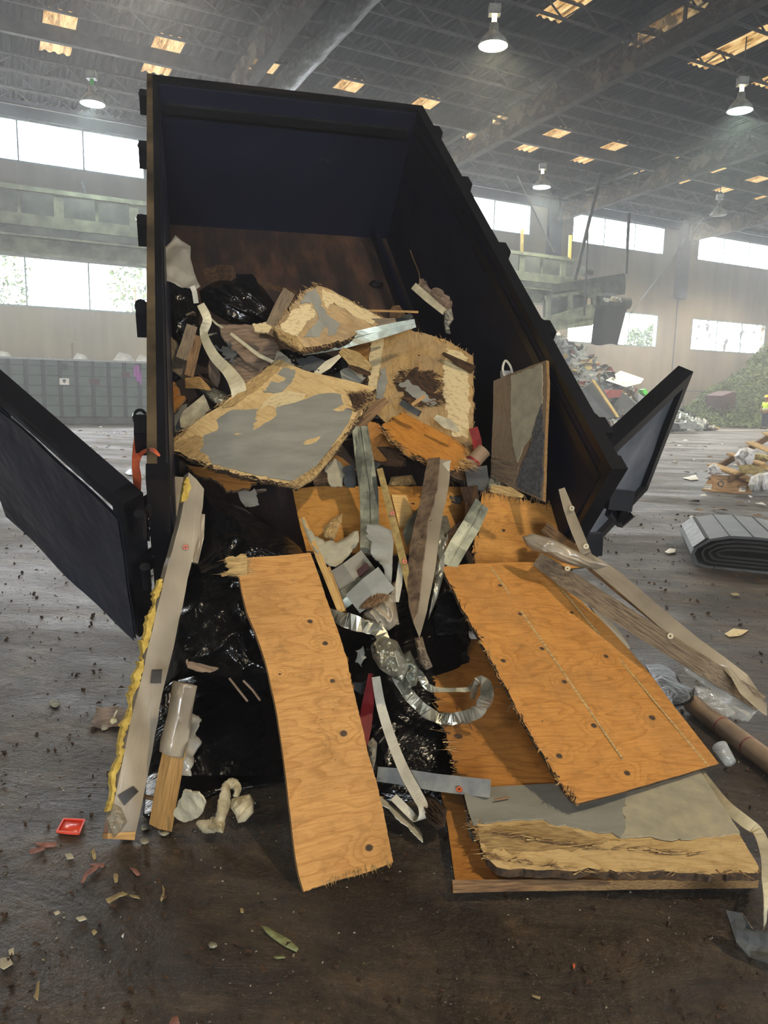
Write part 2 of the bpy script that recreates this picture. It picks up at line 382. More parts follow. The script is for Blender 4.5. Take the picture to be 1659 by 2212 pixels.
def mud():
    t = N('muddy_tipping_floor')
    rv = t.map((1, 1, 1), rot=(0, 0, -AZ * .4)); st = t.map((.8, 1.9, 1), src=rv)
    big = t.noise(.5, 5, .6, st); md = t.noise(2.6, 7, .70, None, .5); fine = t.noise(26, 6, .7); grain = t.noise(110, 3, .6)
    c = t.ramp(md, [(.3, '#1f1913'), (.48, '#362b1f'), (.62, '#4e3f2d'), (.78, '#685740')])
    c = t.mix(t.ramp(grain, [(.62, 0.0), (.70, .6)]), c, '#8a7c66')
    c = t.mix(t.ramp(t.noise(60, 5, .75), [(.56, 0.0), (.66, .5)]), c, '#6d5f4b')
    c = t.mix(t.ramp(t.vor(22), [(.05, .7), (.12, 0.0)]), c, '#14100b')
    c = t.mix(t.ramp(fine, [(.35, .55), (.5, 0.0)]), c, '#15100b')
    rough = t.m('ADD', t.ramp(big, [(.38, .30), (.62, .62)]), t.m('MULTIPLY', fine, .28))
    trk = t.noise(1.7, 7, .72, t.map((.8, 2.3, 1), src=rv), 1.1)
    c = t.mix(t.ramp(trk, [(.40, .6), (.54, 0.0)]), c, '#17110b'); c = t.mix(t.ramp(trk, [(.58, 0.0), (.74, .5)]), c, '#7b6850')
    b = t.bump(trk, .7, .07); b = t.bump(md, .6, .05, b); b = t.bump(fine, .8, .016, b); b = t.bump(grain, .6, .004, b)
    return t.fin(c, rough, b, spec=.45)
M['mud'] = mud()
def emis(name, col, st, pattern=False):
    t = N(name)
    if pattern:
        n1 = t.noise(1, 5, .7, t.map((5, .8, 1)))
        c = t.ramp(n1, [(.36, '#3a2810'), (.46, '#b98a45'), (.6, '#f5d79a')]); t.l(c, t.p.inputs['Emission Color'])
    else: t.p.inputs['Emission Color'].default_value = hexc(col)
    t.p.inputs['Emission Strength'].default_value = st
    return t.fin(col, .6)
M['skylight'] = emis('daylit_amber_fibreglass', '#8a6a3a', 1.1, True)
M['lamp_warm'] = emis('warm_lamp_glow', '#fff0c0', 12)
M['lamp_cool'] = emis('greenish_lamp_glow', '#e0ffe2', 9)
M['lampmetal'] = simple('lamp_housing', '#6f7069', '#a5a69e', 5, .4, .1, .002)
M['greenlamp'] = simple('green_lamp_neck', '#2c9c3c', '#49c257', 5, .4, .1, .002)
def pane(name, dirty):
    t = N(name); tr = t.n('ShaderNodeBsdfTransparent'); gl = t.n('ShaderNodeBsdfGlossy'); gl.inputs['Roughness'].default_value = .05
    mx = t.n('ShaderNodeMixShader'); t.l(tr.outputs[0], mx.inputs[1])
    if dirty:
        tl = t.n('ShaderNodeBsdfTranslucent'); tl.inputs[0].default_value = hexc('#2a1c12')
        t.l(tl.outputs[0], mx.inputs[2]); t.l(t.ramp(t.noise(1.2, 7, .75), [(.48, .15), (.6, .9)]), mx.inputs[0])
    else:
        t.l(gl.outputs[0], mx.inputs[2]); mx.inputs[0].default_value = .05
    t.l(mx.outputs[0], t.out.inputs[0]); return t.mat
M['pane'] = pane('window_glass', False); M['pane_dirty'] = pane('rusty_dirty_glass', True)
M['mullion'] = simple('window_frame_paint', '#5c6a66', '#7e8a85', 5, .6, .1, .002)
def netm():
    t = N('dusty_brown_netting'); a = t.ramp(t.noise(1.6, 6, .75), [(.30, .25), (.6, .95)])
    return t.fin(t.ramp(t.noise(.8, 5, .6), [(.35, '#3a322a'), (.65, '#6b5f51')]), .95, alpha=a, spec=.1)
M['net'] = netm()
M['truss'] = simple('sooty_truss_steel', '#2b2a2a', '#4c4844', 3, .8, .2, .01)
M['duct'] = simple('dark_wrapped_duct', '#232427', '#6f7073', 3, .5, .9, .06, stretch=(3, 1, 3), lo=.45, hi=.75)
M['catwalk'] = simple('dusty_green_steel', '#5d5f50', '#87886f', 2, .8, .3, .02)
M['catwalk_dark'] = simple('dark_dusty_steel', '#33332f', '#55544c', 2, .85, .3, .02)
M['yellowpost'] = simple('yellow_post', '#a58a3a', '#c7ad60', 5, .6, .2, .005)
M['contain'] = simple('dull_green_steel', '#465048', '#58635a', 2, .7, .2, .01)
M['contain_dark'] = simple('dark_green_rib', '#191e1a', '#262c26', 2, .7, .2, .01)
M['maroon'] = simple('maroon_patch', '#3c2423', '#4a2f2c', 4, .8, .1, .002)
M['purple'] = simple('purple_ribbon', '#7c2a7c', '#a04aa0', 4, .7, .1, .002)
M['trash_w'] = simple('white_rubbish', '#a5a39b', '#dddad0', 2, .7, .4, .02)
M['trash_b'] = simple('brown_rubbish', '#4a3c2c', '#8b7355', 2, .8, .4, .02)
M['trash_d'] = simple('dark_rubbish', '#18191b', '#3b3c3e', 2, .7, .4, .02)
M['trash_g'] = simple('grey_rubbish', '#5b5d5c', '#8d8f8c', 2, .7, .4, .02)
M['trash_r'] = simple('red_rubbish', '#6b2c26', '#93433a', 2, .7, .3, .02)
M['trash_y'] = simple('tan_rubbish', '#9b7f42', '#c7ab6c', 2, .7, .3, .02)
M['lime'] = simple('bright_green_bag', '#3fae2c', '#63d548', 4, .5, .4, .01)
M['nail'] = simple('dark_nail', '#1a1613', '#3a3029', 9, .5, .1, .001)
M['exterior'] = simple('sunny_yard', '#8f8c80', '#b5b2a4', 1, .9, .1, .01)
M['cup'] = film('clear_cup_plastic', '#c9ccca', '#e5e7e5', .32, .08, .3)
# ================================================================ the hall
UL, UR, ROOFZ, SLOPE = -26.0, 62.0, 13.35, 0.035
def rz(w): return ROOFZ + (WALLW - w) * SLOPE
def hbox(mb, u0, u1, w0, w1, z0, z1, mi=0):
    return mb.box(H((u0 + u1) / 2, (w0 + w1) / 2, (z0 + z1) / 2), (abs(u1 - u0), abs(w1 - w0), abs(z1 - z0)), HROT, mi)
FLOORFRAME = T(V((0, 0, 0)))
mb = MB(); mb.add([H(UL, REARW - 8, 0), H(UR, REARW - 8, 0), H(UR, WALLW + .3, 0), H(UL, WALLW + .3, 0)], [(0, 1, 2, 3)])
tag(mb.build('floor', M['mud'], frame=FLOORFRAME), kind='structure')
mb = MB(); mb.add([H(UL - 30, WALLW + .4, -0.3), H(UR + 30, WALLW + .4, -0.3), H(UR + 30, WALLW + 60, -0.3), H(UL - 30, WALLW + 60, -0.3)], [(0, 1, 2, 3)])
tag(mb.build('ground_outside', M['exterior'], frame=FLOORFRAME), kind='structure')
def holed_wall(w0, w1, holes, ztop, u0, u1):
    mb = MB(); us = sorted({u0, u1} | {x for h in holes for x in h[:2]}); us = [x for x in us if u0 <= x <= u1]
    zs = sorted({0.0, ztop} | {x for h in holes for x in h[2:]})
    for a, b in zip(us, us[1:]):
        run = None
        for c, d in zip(zs, zs[1:]):
            mu, mz = (a + b) / 2, (c + d) / 2
            if not any(h[0] < mu < h[1] and h[2] < mz < h[3] for h in holes):
                hbox(mb, a, b, w0, w1, c, d)
    return mb
HFR = HROT.to_4x4()
tag(holed_wall(WALLW, WALLW + .35, WINDOWS, rz(WALLW) + .3, UL, UR).build('wall_back', M['concrete'], frame=HFR), kind='structure')
tag(holed_wall(REARW - .35, REARW, DOORS, rz(REARW) + .3, UL, UR).build('wall_front', M['concrete'], frame=HFR), kind='structure')
for nm, u in (('wall_left', UL), ('wall_right', UR)):
    mb = MB(); hbox(mb, u - .3, u, REARW, WALLW, 0, 16)
    tag(mb.build(nm, M['concrete'], frame=HFR), kind='structure')
# roof: ribs run square to the far wall
vs = []; fs = []; n = 0; step = .0625
k = int((UR - UL) / step)
for i in range(k + 1):
    u = UL + i * step; dz = .045 * (1 if (i // 2) % 2 else -1)
    vs += [H(u, REARW - .3, rz(REARW) + dz), H(u, WALLW + .3, rz(WALLW) + dz)]
    if i: fs.append((2 * i - 2, 2 * i, 2 * i + 1, 2 * i - 1))
tag(mk('ceiling', vs, fs, M['roof'], frame=HFR), kind='structure')
# a dark band under the eave, pilasters and wall joints
mb = MB(); hbox(mb, UL, UR, WALLW - .12, WALLW, 12.62, rz(WALLW) - .05)
tag(mb.build('trim_1', M['concrete_dark'], frame=HFR), kind='structure')
for i, u in enumerate((8.2, 19.2, 30.2, 41.2, 52.2)):
    mb = MB(); hbox(mb, u - .45, u + .45, WALLW - .32, WALLW, 8.2, rz(WALLW) - .05); hbox(mb, u - .04, u + .04, WALLW - .03, WALLW, 0, 8.2)
    tag(mb.build('trim_%d' % (i + 2), M['concrete_dark'] if i % 2 else M['concrete_dark'], frame=HFR), kind='structure')
# small hatch outline on the right of the wall
mb = MB(); hbox(mb, 42.5, 42.58, WALLW - .03, WALLW, 0, 2.1); hbox(mb, 42.5, 45, WALLW - .03, WALLW, 2.05, 2.12)
tag(mb.build('trim_8', M['concrete_dark'], frame=HFR), kind='structure')
# windows: frame + one pane each bay
for i, (a, b, c, d) in enumerate(WINDOWS):
    fr = MB(); t_ = .07
    for (x0, x1, z0, z1) in ((a, b, c, c + t_), (a, b, d - t_, d), (a, a + t_, c, d), (b - t_, b, c, d)): hbox(fr, x0, x1, WALLW - .02, WALLW + .12, z0, z1)
    for q in (1, 2): x = a + (b - a) * q / 3; hbox(fr, x - .035, x + .035, WALLW, WALLW + .1, c, d)
    w = fr.build('window_%d' % (i + 1), M['mullion'], frame=HFR @ T(V(((a + b) / 2, WALLW, (c + d) / 2)))); tag(w, kind='structure')
    pn = MB(); hbox(pn, a + t_, b - t_, WALLW + .06, WALLW + .07, c + t_, d - t_)
    dirty = (c < 8 and a > 42 and a < 52)
    pn.build('pane', M['pane_dirty' if dirty else 'pane'], w)
# amber skylight sheets let into the roof
ns = 20
def skysheet(u, w0, w1, wid=1.05):
    global ns
    vs = []; fs = []; k = 14
    for i in range(k + 1):
        uu = u - wid / 2 + wid * i / k; dz = -.075 + .03 * (1 if (i // 2) % 2 else -1)
        vs += [H(uu, w0, rz(w0) + dz), H(uu, w1, rz(w1) + dz)]
        if i: fs.append((2 * i - 2, 2 * i, 2 * i + 1, 2 * i - 1))
    tag(mk('window_%d' % ns, vs, fs, M['skylight'], frame=HFR @ T(V((u, (w0 + w1) / 2, 13)))), kind='structure'); ns += 1
for kk in range(-1, 13):
    u = 2.5 + 3.52 * kk
    skysheet(u, 28.4, 31.6)
    if kk > 1: skysheet(u + .2, 18.3, 21.4)
for u in (5.0, 12.4): skysheet(u, 13.0, 15.4)

# roof trusses with hanging dusty netting, joists, duct
tr_lab = {8.5: 'first deep roof truss from the left, its end hidden behind the tipped dump body', 19.5: 'deep sooty roof truss rising from behind the top right rail of the dump body',
          30.3: 'deep sooty roof truss ending between the two right-hand high windows', 41.3: 'far deep roof truss at the right edge above the rusty-paned window', 52.3: 'farthest roof truss at the upper right corner'}
for u, lab in tr_lab.items():
    e = empty('roof_truss', (0, 0, 0), lab, 'truss', frame=HFR @ T(V((u, 14, 12.0))))
    mb = MB(); zb = lambda w: 11.95 + (WALLW - w) * SLOPE * .9
    a, b = 36.6, -6.0
    mb.bar(H(u, a, zb(a)), H(u, b, zb(b)), .34, .28); mb.build('bottom_chord', M['truss'], e)
    mb = MB(); mb.bar(H(u, a, rz(a) - .2), H(u, b, rz(b) - .2), .3, .25); mb.build('top_chord', M['truss'], e)
    mb = MB(); w = a
    i = 0
    while w > b + 2:
        mb.bar(H(u, w, zb(w)), H(u, w - 2.05, rz(w - 2.05) - .3), .16, .16) if i % 2 else mb.bar(H(u, w, rz(w) - .3), H(u, w - 2.05, zb(w - 2.05)), .12, .12)
        mb.bar(H(u, w, zb(w)), H(u, w, rz(w) - .3), .1, .1); w -= 2.05; i += 1
    mb.build('web', M['truss'], e)
    # netting
    vs = []; fs = []; nu, nv = 60, 5; wa, wb = 36.2, 8.0
    for i in range(nu + 1):
        w = wa + (wb - wa) * i / nu
        for j in range(nv + 1):
            t = j / nv; q = nz((w * .8, j * .7, u), 1); zz = zb(w) - .12 - .15 * abs(nz((w * 1.5, u, 3))) * (1 - t) + (rz(w) - .35 - zb(w)) * t * (.75 + .35 * nz((w * .35, u, 9)))
            vs.append(H(u - .24 + .12 * q, w, zz))
    for i in range(nu):
        for j in range(nv): q = i * (nv + 1) + j; fs.append((q, q + 1, q + nv + 2, q + nv + 1))
    mk('netting', vs, fs, M['net'], e, smooth=True)
jw = [35.6, 33.9, 32.3, 29.4, 27.2, 25.0, 22.6, 20.2, 17.8, 15.4, 13.0]
jl = ['nearest the far wall', 'second from the far wall', 'third from the far wall', 'heavy solid-looking one crossing the amber skylights', 'just nearer than the far skylight row', 'midway between the two skylight rows', 'just behind the near skylight row',
      'crossing the near skylight row', 'just before the near skylights', 'second before the near skylights', 'at the top edge of the picture']
for i, (w, lab) in enumerate(zip(jw, jl)):
    zt = rz(w) - .12; d = .55; mb = MB()
    if i == 3:
        mb.bar(H(UL, w, zt - .3), H(UR, w, zt - .3), .2, .5)
    else:
        mb.bar(H(UL, w, zt), H(UR, w, zt), .09, .08); mb.bar(H(UL, w, zt - d), H(UR, w, zt - d), .08, .08)
        u = UL; s = 0
        while u < UR:
            mb.bar(H(u, w, zt - (d if s else 0)), H(u + .8, w, zt - (0 if s else d)), .045, .045, up=HN); u += .8; s = 1 - s
    o = mb.build('roof_joist', M['truss'], frame=HFR @ T(V((18, w, zt)))); tag(o, 'sooty open-web roof joist parallel to the far wall, ' + lab, 'joist')
# duct
vs = []; fs = []; nn = 24; ln = 90
for i in range(ln + 1):
    w = 34 - 34 * i / ln
    rr = .36 + .025 * (1 if i % 6 == 0 else 0) + .012 * random.random()
    for j in range(nn):
        a = 2 * pi * j / nn; rj = rr + .02 * nz((j * .7, w * 3, 0))
        vs.append(H(10.0 + rj * cos(a), w, 12.55 + (34 - w) * .02 + rj * sin(a)))
for i in range(ln):
    for j in range(nn): fs.append((i * nn + j, i * nn + (j + 1) % nn, (i + 1) * nn + (j + 1) % nn, (i + 1) * nn + j))
o = mk('air_duct', vs, fs, M['duct'], smooth=True, frame=HFR @ T(V((10, 17, 12.6)))); tag(o, 'large dark wrapped air duct running under the roof towards the far wall', 'duct')

# high bay lamps
def high_bay(u, w, z, glow, label, power, col, neck='lampmetal'):
    c = H(u, w, z); e = empty('high_bay_lamp', c, label, 'lamp', None)
    MB().lathe(c, [(.02, .62), (.12, .60), (.14, .40), (.22, .33), (.36, .16), (.44, .0), (.42, .0), (.34, .16), (.2, .3), (.05, .33)], 28).build('reflector', M['lampmetal'], e, smooth=True)
    MB().lathe(c, [(.0, .03), (.25, -.015), (.415, .01), (.415, .03), (0, .06)], 28).build('glowing_lens', M[glow], e)
    MB().lathe(c, [(0, .82), (.07, .82), (.07, .6), (0, .6)], 16).build('neck', M['greenlamp' if neck == 'g' else 'lamp_warm' if neck == 'w' else 'lampmetal'], e)
    mb = MB(); mb.box(c + V((0, 0, .95)), (.34, .26, .26)); mb.build('ballast_box', M['lampmetal'], e)
    mb = MB(); mb.cyl(c + V((0, 0, 1.05)), V((c.x, c.y, rz(w) - .1)), .02, 6); mb.build('hanger', M['truss'], e)
    lamp_light(c + V((0, 0, -.06)), power, col, .3)
    return e
high_bay(13.25, 19.37, 11.5, 'lamp_warm', 'warm yellowish high-bay lamp, the largest glowing one near the top centre', 2200, (1, .86, .6), 'w')
high_bay(23.48, 19.07, 11.5, 'lamp_cool', 'greenish white high-bay lamp at the right edge of the picture', 2500, (.85, 1, .85), 'w')
high_bay(23.92, 30.33, 11.5, 'lamp_cool', 'small distant high-bay lamp above the window right of the dump body', 3500, (.95, 1, .85), 'w')
high_bay(3.56, 30.24, 11.5, 'lamp_cool', 'high-bay lamp with a green neck over the upper left window', 2500, (.85, 1, .95), 'g')
high_bay(35.5, 29.6, 11.5, 'lampmetal', 'unlit distant high-bay lamp right of the slack cable, under the far roof', 0.0, (1, 1, 1))
lamp_light(V(KEY), 1720, (1.0, .83, .58), .16, 'hall_lamp_overhead')
lamp_light(V((-5.5, -4.0, 10.5)), 700, (1.0, .86, .62), .3, 'hall_lamp_behind')

for (u_, w_, p_) in ((34, 19.2, 4000), (34.5, 30.3, 4000), (44.6, 30.3, 4000), (44.6, 19.2, 4500), (13.2, 30.3, 3000), (-7, 30.3, 3000), (23.5, 8.5, 4500), (-7, 19.3, 3000), (3.5, 19.3, 2500)): lamp_light(H(u_, w_, 11.4), p_, (1, .90, .74), .3, 'added_hall_fill')  # spots without lamp bodies, added to brighten the far walls and floor
# haze hanging in the hall
mb = MB(); hbox(mb, UL - 2, UR + 2, REARW - 2, WALLW + 2, -.6, 17.5)
t = N('hall_dust_haze'); vs_ = t.n('ShaderNodeVolumeScatter'); vs_.inputs['Density'].default_value = HAZE; vs_.inputs['Anisotropy'].default_value = .45; vs_.inputs['Color'].default_value = (.93, .96, 1, 1)
t.l(vs_.outputs[0], t.out.inputs['Volume']); t.t.nodes.remove(t.p)
if HAZE > 0: tag(mb.build('dust_haze', t.mat, frame=HFR), 'thin blue-grey dust haze filling the whole hall', 'haze', kind='stuff')

# ---- catwalk / sorting conveyors along the far wall
def hp(px, py, w): return isect(px, py, HN * w, HN)
def hz(u, w, z): return H(u, w, z)
W1 = 31.0
e = empty('conveyor_catwalk', (0, 0, 0), 'long dusty grey-green conveyor catwalk high along the far wall, above the left windows', 'conveyor', frame=HFR @ T(V((8, W1, 7.5))))
u0, u1 = -14.0, 27.3
mb = MB(); mb.bar(hz(u0, W1, 8.5), hz(u1, W1, 8.5), .12, .16); mb.build('top_rail', M['catwalk'], e)
mb = MB(); mb.bar(hz(u0, W1, 7.42), hz(u1, W1, 7.42), .12, .42); mb.build('side_beam', M['catwalk'], e)
u = u0 + .5; i = 0
while u < u1:
    wdt = .34 if i % 2 == 0 else .12
    MB().bar(hz(u, W1 + .1 * (i % 2), 7.5), hz(u, W1 + .1 * (i % 2), 8.5), wdt, .06, up=HN).build('railing_post', M['catwalk'], e)
    u += 1.32; i += 1
mb = MB(); hbox(mb, u0, u1, W1 + .6, W1 + .7, 7.0, 8.5); mb.build('belt_trough', M['catwalk_dark'], e)
mb = MB(); mb.bar(hz(u0, W1 + .2, 6.95), hz(u1, W1 + .2, 6.95), .5, .06); u = u0 + 1
while u < u1: mb.bar(hz(u, W1 + .2, 6.9), hz(u + .5, W1 + .2, 7.25), .1, .1, up=HN); u += 2.6
mb.build('idler_brackets', M['catwalk_dark'], e)
mb = MB(); mb.bar(hz(u0, W1 + .4, 6.55), hz(u1 - 1.2, W1 + .4, 6.55), .5, .62)
for zz in (6.86, 6.22): mb.bar(hz(u0, W1 + .2, zz), hz(u1 - 1.2, W1 + .2, zz), .7, .07)
mb.build('support_girder', M['catwalk'], e)
MB().cyl(hz(27.1, W1 - .3, 7.95), hz(27.7, W1 - .3, 7.95), .24, 14).build('drive_pulley', M['catwalk_dark'], e)
for px0, py0, px1, py1, nm in ((1127, 547, 1128, 496, 'left'), (1230, 560, 1232, 508, 'right')):
    a, b = hp(px0, py0, W1), hp(px1, py1, W1)
    tag(MB().bar(a, b, .14, .14).build('yellow_post', M['yellowpost']), 'short yellow post standing on the conveyor rail, %s of the pair' % nm, 'post')
# second, lower conveyor with discharge chute
W2 = 28.5
e = empty('discharge_conveyor', (0, 0, 0), 'lower dusty conveyor with railing ending in a black discharge chute right of the dump body', 'conveyor', frame=HFR @ T(V((25, W2, 5.5))))
P4 = lambda pts: [hp(x, y, W2) for x, y in pts]
def prism(pts, depth, mb=None):
    mb = mb or MB(); n = len(pts); back = [p + HN * depth for p in pts]
    return mb.add(list(pts) + back, [tuple(range(n)), tuple(range(n, 2 * n))[::-1]] + [(i, (i + 1) % n + 0, (i + 1) % n + n, i + n) for i in range(n)])
prism(P4([(1165, 690), (1285, 655), (1290, 668), (1290, 688), (1170, 712)]), .15).build('side_beam', M['catwalk'], e)
prism(P4([(1180, 638), (1288, 624), (1290, 631), (1180, 645)]), .12).build('top_rail', M['catwalk'], e)
for x in (1186, 1234, 1284): prism(P4([(x - 4, 640 - (x - 1186) * .12), (x + 4, 640 - (x - 1186) * .12), (x + 4, 690 - (x - 1186) * .2), (x - 4, 690 - (x - 1186) * .2)]), .12).build('railing_post', M['catwalk'], e)
prism([p + HN * .5 for p in P4([(1190, 648), (1284, 636), (1284, 676), (1190, 690)])], .1).build('belt_trough', M['catwalk_dark'], e)
prism(P4([(1160, 698), (1260, 686), (1285, 690), (1280, 703), (1200, 713), (1165, 722)]), .7).build('support_girder', M['catwalk'], e)
prism(P4([(1240, 607), (1350, 590), (1352, 612), (1350, 636), (1310, 632), (1262, 640), (1240, 625)]), 1.6).build('hood', M['catwalk_dark'], e)
prism(P4([(1262, 618), (1292, 607), (1302, 640), (1270, 645)]), .2).build('hood_plate', M['catwalk'], e)
mb = MB(); a, b = hp(1288, 652, W2), hp(1356, 655, W2); mb.cyl(a, b, .30, 16); mb.build('head_drum', M['catwalk_dark'], e)
# hanging rubber flap, slightly curved
vs = []; fs = []; nu, nv = 14, 10
for i in range(nu + 1):
    for j in range(nv + 1):
        s, t_ = i / nu, j / nv
        x = (1286 + 6 * t_ * -1) + s * (68 - 8 * t_) ; y = 660 + t_ * (82 + 5 * s + 3 * sin(s * 6)) ; x = 1286 - 10 * t_ + s * (70 - 12 * t_)
        vs.append(hp(x, y, W2 + .35 * sin(s * pi) * -1 + .1 * nz((s * 5, t_ * 2, 0))))
for i in range(nu):
    for j in range(nv): q = i * (nv + 1) + j; fs.append((q, q + 1, q + nv + 2, q + nv + 1))
mk('rubber_flap', vs, fs, M['rubber'], e, smooth=True)
mb = MB()
for i in range(70):
    x = 1302 + 42 * random.random(); c = hp(x, 650 - 10 * random.random() * (1 - abs(x - 1322) / 30), W2 - .05 - .3 * random.random()); r = Matrix.Rotation(random.random() * 6, 3, V((random.random(), random.random(), .3)).normalized())
    mb.box(c, (.08 + .15 * random.random(), .05, .03 + .1 * random.random()), r, random.choice((0, 0, 1, 2)))
tag(mb.build('scraps_on_belt', [M['trash_w'], M['trash_y'], M['trash_b']]), 'loose pale scraps riding on the discharge drum', 'rubbish', kind='stuff')
def rod(name, a, b, r, mat, label, cat):
    mb = MB(); mb.cyl(a, b, r, 7); return tag(mb.build(name, mat), label, cat)
rod('hanger_rod', hp(1298, 372, 27), hp(1242, 605, 28), .09, M['truss'], 'thick slanting hanger rod from the roof truss down to the chute hood', 'rod')
rod('hanger_rod', hp(1270, 500, 28.2), hp(1262, 682, 28.2), .05, M['truss'], 'thin upright rod crossing the railing of the lower conveyor', 'rod')
rod('hanger_rod', hp(1359, 460, 28.3), hp(1352, 592, 28.4), .08, M['truss'], 'upright rod from the roof to the right end of the chute hood', 'rod')
rod('slack_cable', hp(1520, 470, 27), hp(1362, 678, 28), .03, M['trim_grey'], 'thin pale cable slanting down to the chute from the right', 'cable')
rod('slack_cable', hp(1118, 380, 27), hp(1196, 545, 30.5), .035, M['trim_grey'], 'pale cable slanting down across the first high window right of the dump body', 'cable')
rod('wall_pipe', hp(177, 392, WALLW - .2), hp(184, 418, WALLW - .2), .07, M['trim_grey'], 'short pipe below the upper left window', 'pipe')

# ---- long green steel container against the left of the far wall
WC = 33.0
e = empty('waste_container', (0, 0, 0), 'long dull green ribbed steel waste container standing before the far wall at the left', 'container', frame=HFR @ T(V((0, WC, 0))))
cu0, cu1, cz0, cz1 = -12.0, 10.6, .28, 2.52
mb = MB(); hbox(mb, cu0, cu1, WC + .05, WC + .12, cz0, cz1); hbox(mb, cu0, cu1, WC + 2.4, WC + 2.5, cz0, cz1); hbox(mb, cu0, cu0 + .1, WC + .1, WC + 2.45, cz0, cz1); hbox(mb, cu1 - .1, cu1, WC + .1, WC + 2.45, cz0, cz1); hbox(mb, cu0, cu1, WC + .1, WC + 2.45, cz0, cz0 + .1)
mb.build('body', M['contain'], e)
mb = MB(); u = cu0
while u <= cu1: hbox(mb, u - .07, u + .07, WC - .04, WC + .06, cz0, cz1); u += .62
for zz in (.72, 1.12, 1.52, 1.92, 2.3): hbox(mb, cu0, cu1, WC + .01, WC + .06, zz - .02, zz + .02)
mb.build('ribs', M['contain_dark'], e)
mb = MB(); hbox(mb, cu0, cu1, WC - .06, WC + .14, cz1, cz1 + .08); mb.build('top_rail', M['trim_grey'], e)
mb = MB(); hbox(mb, cu0, cu1, WC - .04, WC + 2.3, 0.0, .26); mb.build('base_skid', M['catwalk_dark'], e)
mb = MB(); hbox(mb, 2.22, 2.58, WC - .045, WC - .03, 1.56, 1.82); mb.build('label_plate', M['paper'], e)
mb = MB(); hbox(mb, 2.34, 2.46, WC - .055, WC - .046, 1.66, 1.78); hbox(mb, 2.39, 2.41, WC - .055, WC - .046, 1.6, 1.72); mb.build('label_mark', M['ink'], e)
for (a, b, zz, mt) in ((3.35, 3.75, 1.58, 'maroon'), (4.62, 4.95, 1.9, 'maroon'), (2.3, 2.55, 2.15, 'contain_dark'), (5.7, 5.85, 1.6, 'paper')):
    mb = MB(); hbox(mb, a, b, WC - .045, WC - .03, zz, zz + .25); mb.build('painted_patch', M[mt], e)
mb = MB(); hbox(mb, 5.2, 5.32, WC - .1, WC - .05, 1.75, 2.45); hbox(mb, 5.1, 5.18, WC - .1, WC - .05, 1.95, 2.4); hbox(mb, 5.34, 5.4, WC - .1, WC - .05, 1.62, 2.2)
tag(mb.build('ribbon_scrap', M['purple']), 'purple ribbon scrap hanging over the container edge', 'scrap')
for i, (u, s, lab) in enumerate(((3.1, .35, 'white bag scrap poking above the container beside the thin upright stick'), (4.8, .5, 'flat white sheet scrap poking above the container behind the purple ribbon'), (5.6, .4, 'white scrap above the container nearest the dump body'), (0.3, .3, 'small white scrap on the container edge at the far left'))):
    vs = [H(u - s, WC + .3, 2.55), H(u + s, WC + .5, 2.55), H(u + .5 * s, WC + .45, 2.6 + .55 * s), H(u - .4 * s, WC + .4, 2.62 + .7 * s), H(u, WC + 1, 2.5)]
    tag(mk('white_scrap', vs, [(0, 1, 2, 3), (0, 3, 4), (3, 2, 4), (2, 1, 4)], M['trash_w']), lab, 'scrap')
tag(MB().bar(H(2.75, WC + .3, 2.3), H(2.79, WC + .3, 3.25), .12, .04).build('upright_stick', M['wood_grey']), 'thin upright stick poking out of the container', 'stick')

# ---- trees outside
def leaves(name, c, rx, ry, rz_, n, size, mats, label, cat, seed=0, kind=None, parent=None, grp=None):
    rnd = random.Random(seed); mb = MB()
    for i in range(n):
        while True:
            q = V((rnd.uniform(-1, 1), rnd.uniform(-1, 1), rnd.uniform(-1, 1)))
            if q.length < 1 and q.length > .45 + .4 * nz(q, 2, seed): break
        p = V(c) + V((q.x * rx, q.y * ry, q.z * rz_)); s = size * rnd.uniform(.6, 1.4)
        R = Matrix.Rotation(rnd.random() * 6.3, 3, V((rnd.uniform(-1, 1), rnd.uniform(-1, 1), rnd.uniform(-1, 1))).normalized())
        mb.add([p + R @ V(v) for v in ((-s, 0, 0), (0, -s * .4, .1 * s), (s, 0, 0), (0, s * .4, .1 * s))], [(0, 1, 2, 3)], rnd.randrange(len(mats)))
    o = mb.build(name, [M[x] for x in mats], parent); 
    if label: tag(o, label, cat, grp, kind)
    return o
for (px, py, w, r, lab) in ((-10, 610, 44, 2.2, 'sunlit green tree outside the left edge of the lower window'), (292, 620, 46, 2.0, 'sunlit green tree seen outside the lower window beside the dump body'), (1370, 735, 46, 1.0, 'low shrub outside the window, left of two'), (1408, 728, 46, 1.1, 'low shrub outside the window, right of two')):
    c = hp(px, py, w); e = empty('garden_tree', (c.x, c.y, 0), lab, 'tree')
    leaves('foliage', c, r * .8, r * .8, r, 900, .16, ['tree', 'leafy'], None, None, int(px) + 50, parent=e)
    mb = MB(); mb.cyl(V((c.x, c.y, -.3)), V((c.x, c.y, c.z)), .12, 8, .05); mb.build('trunk', M['twig'], e)

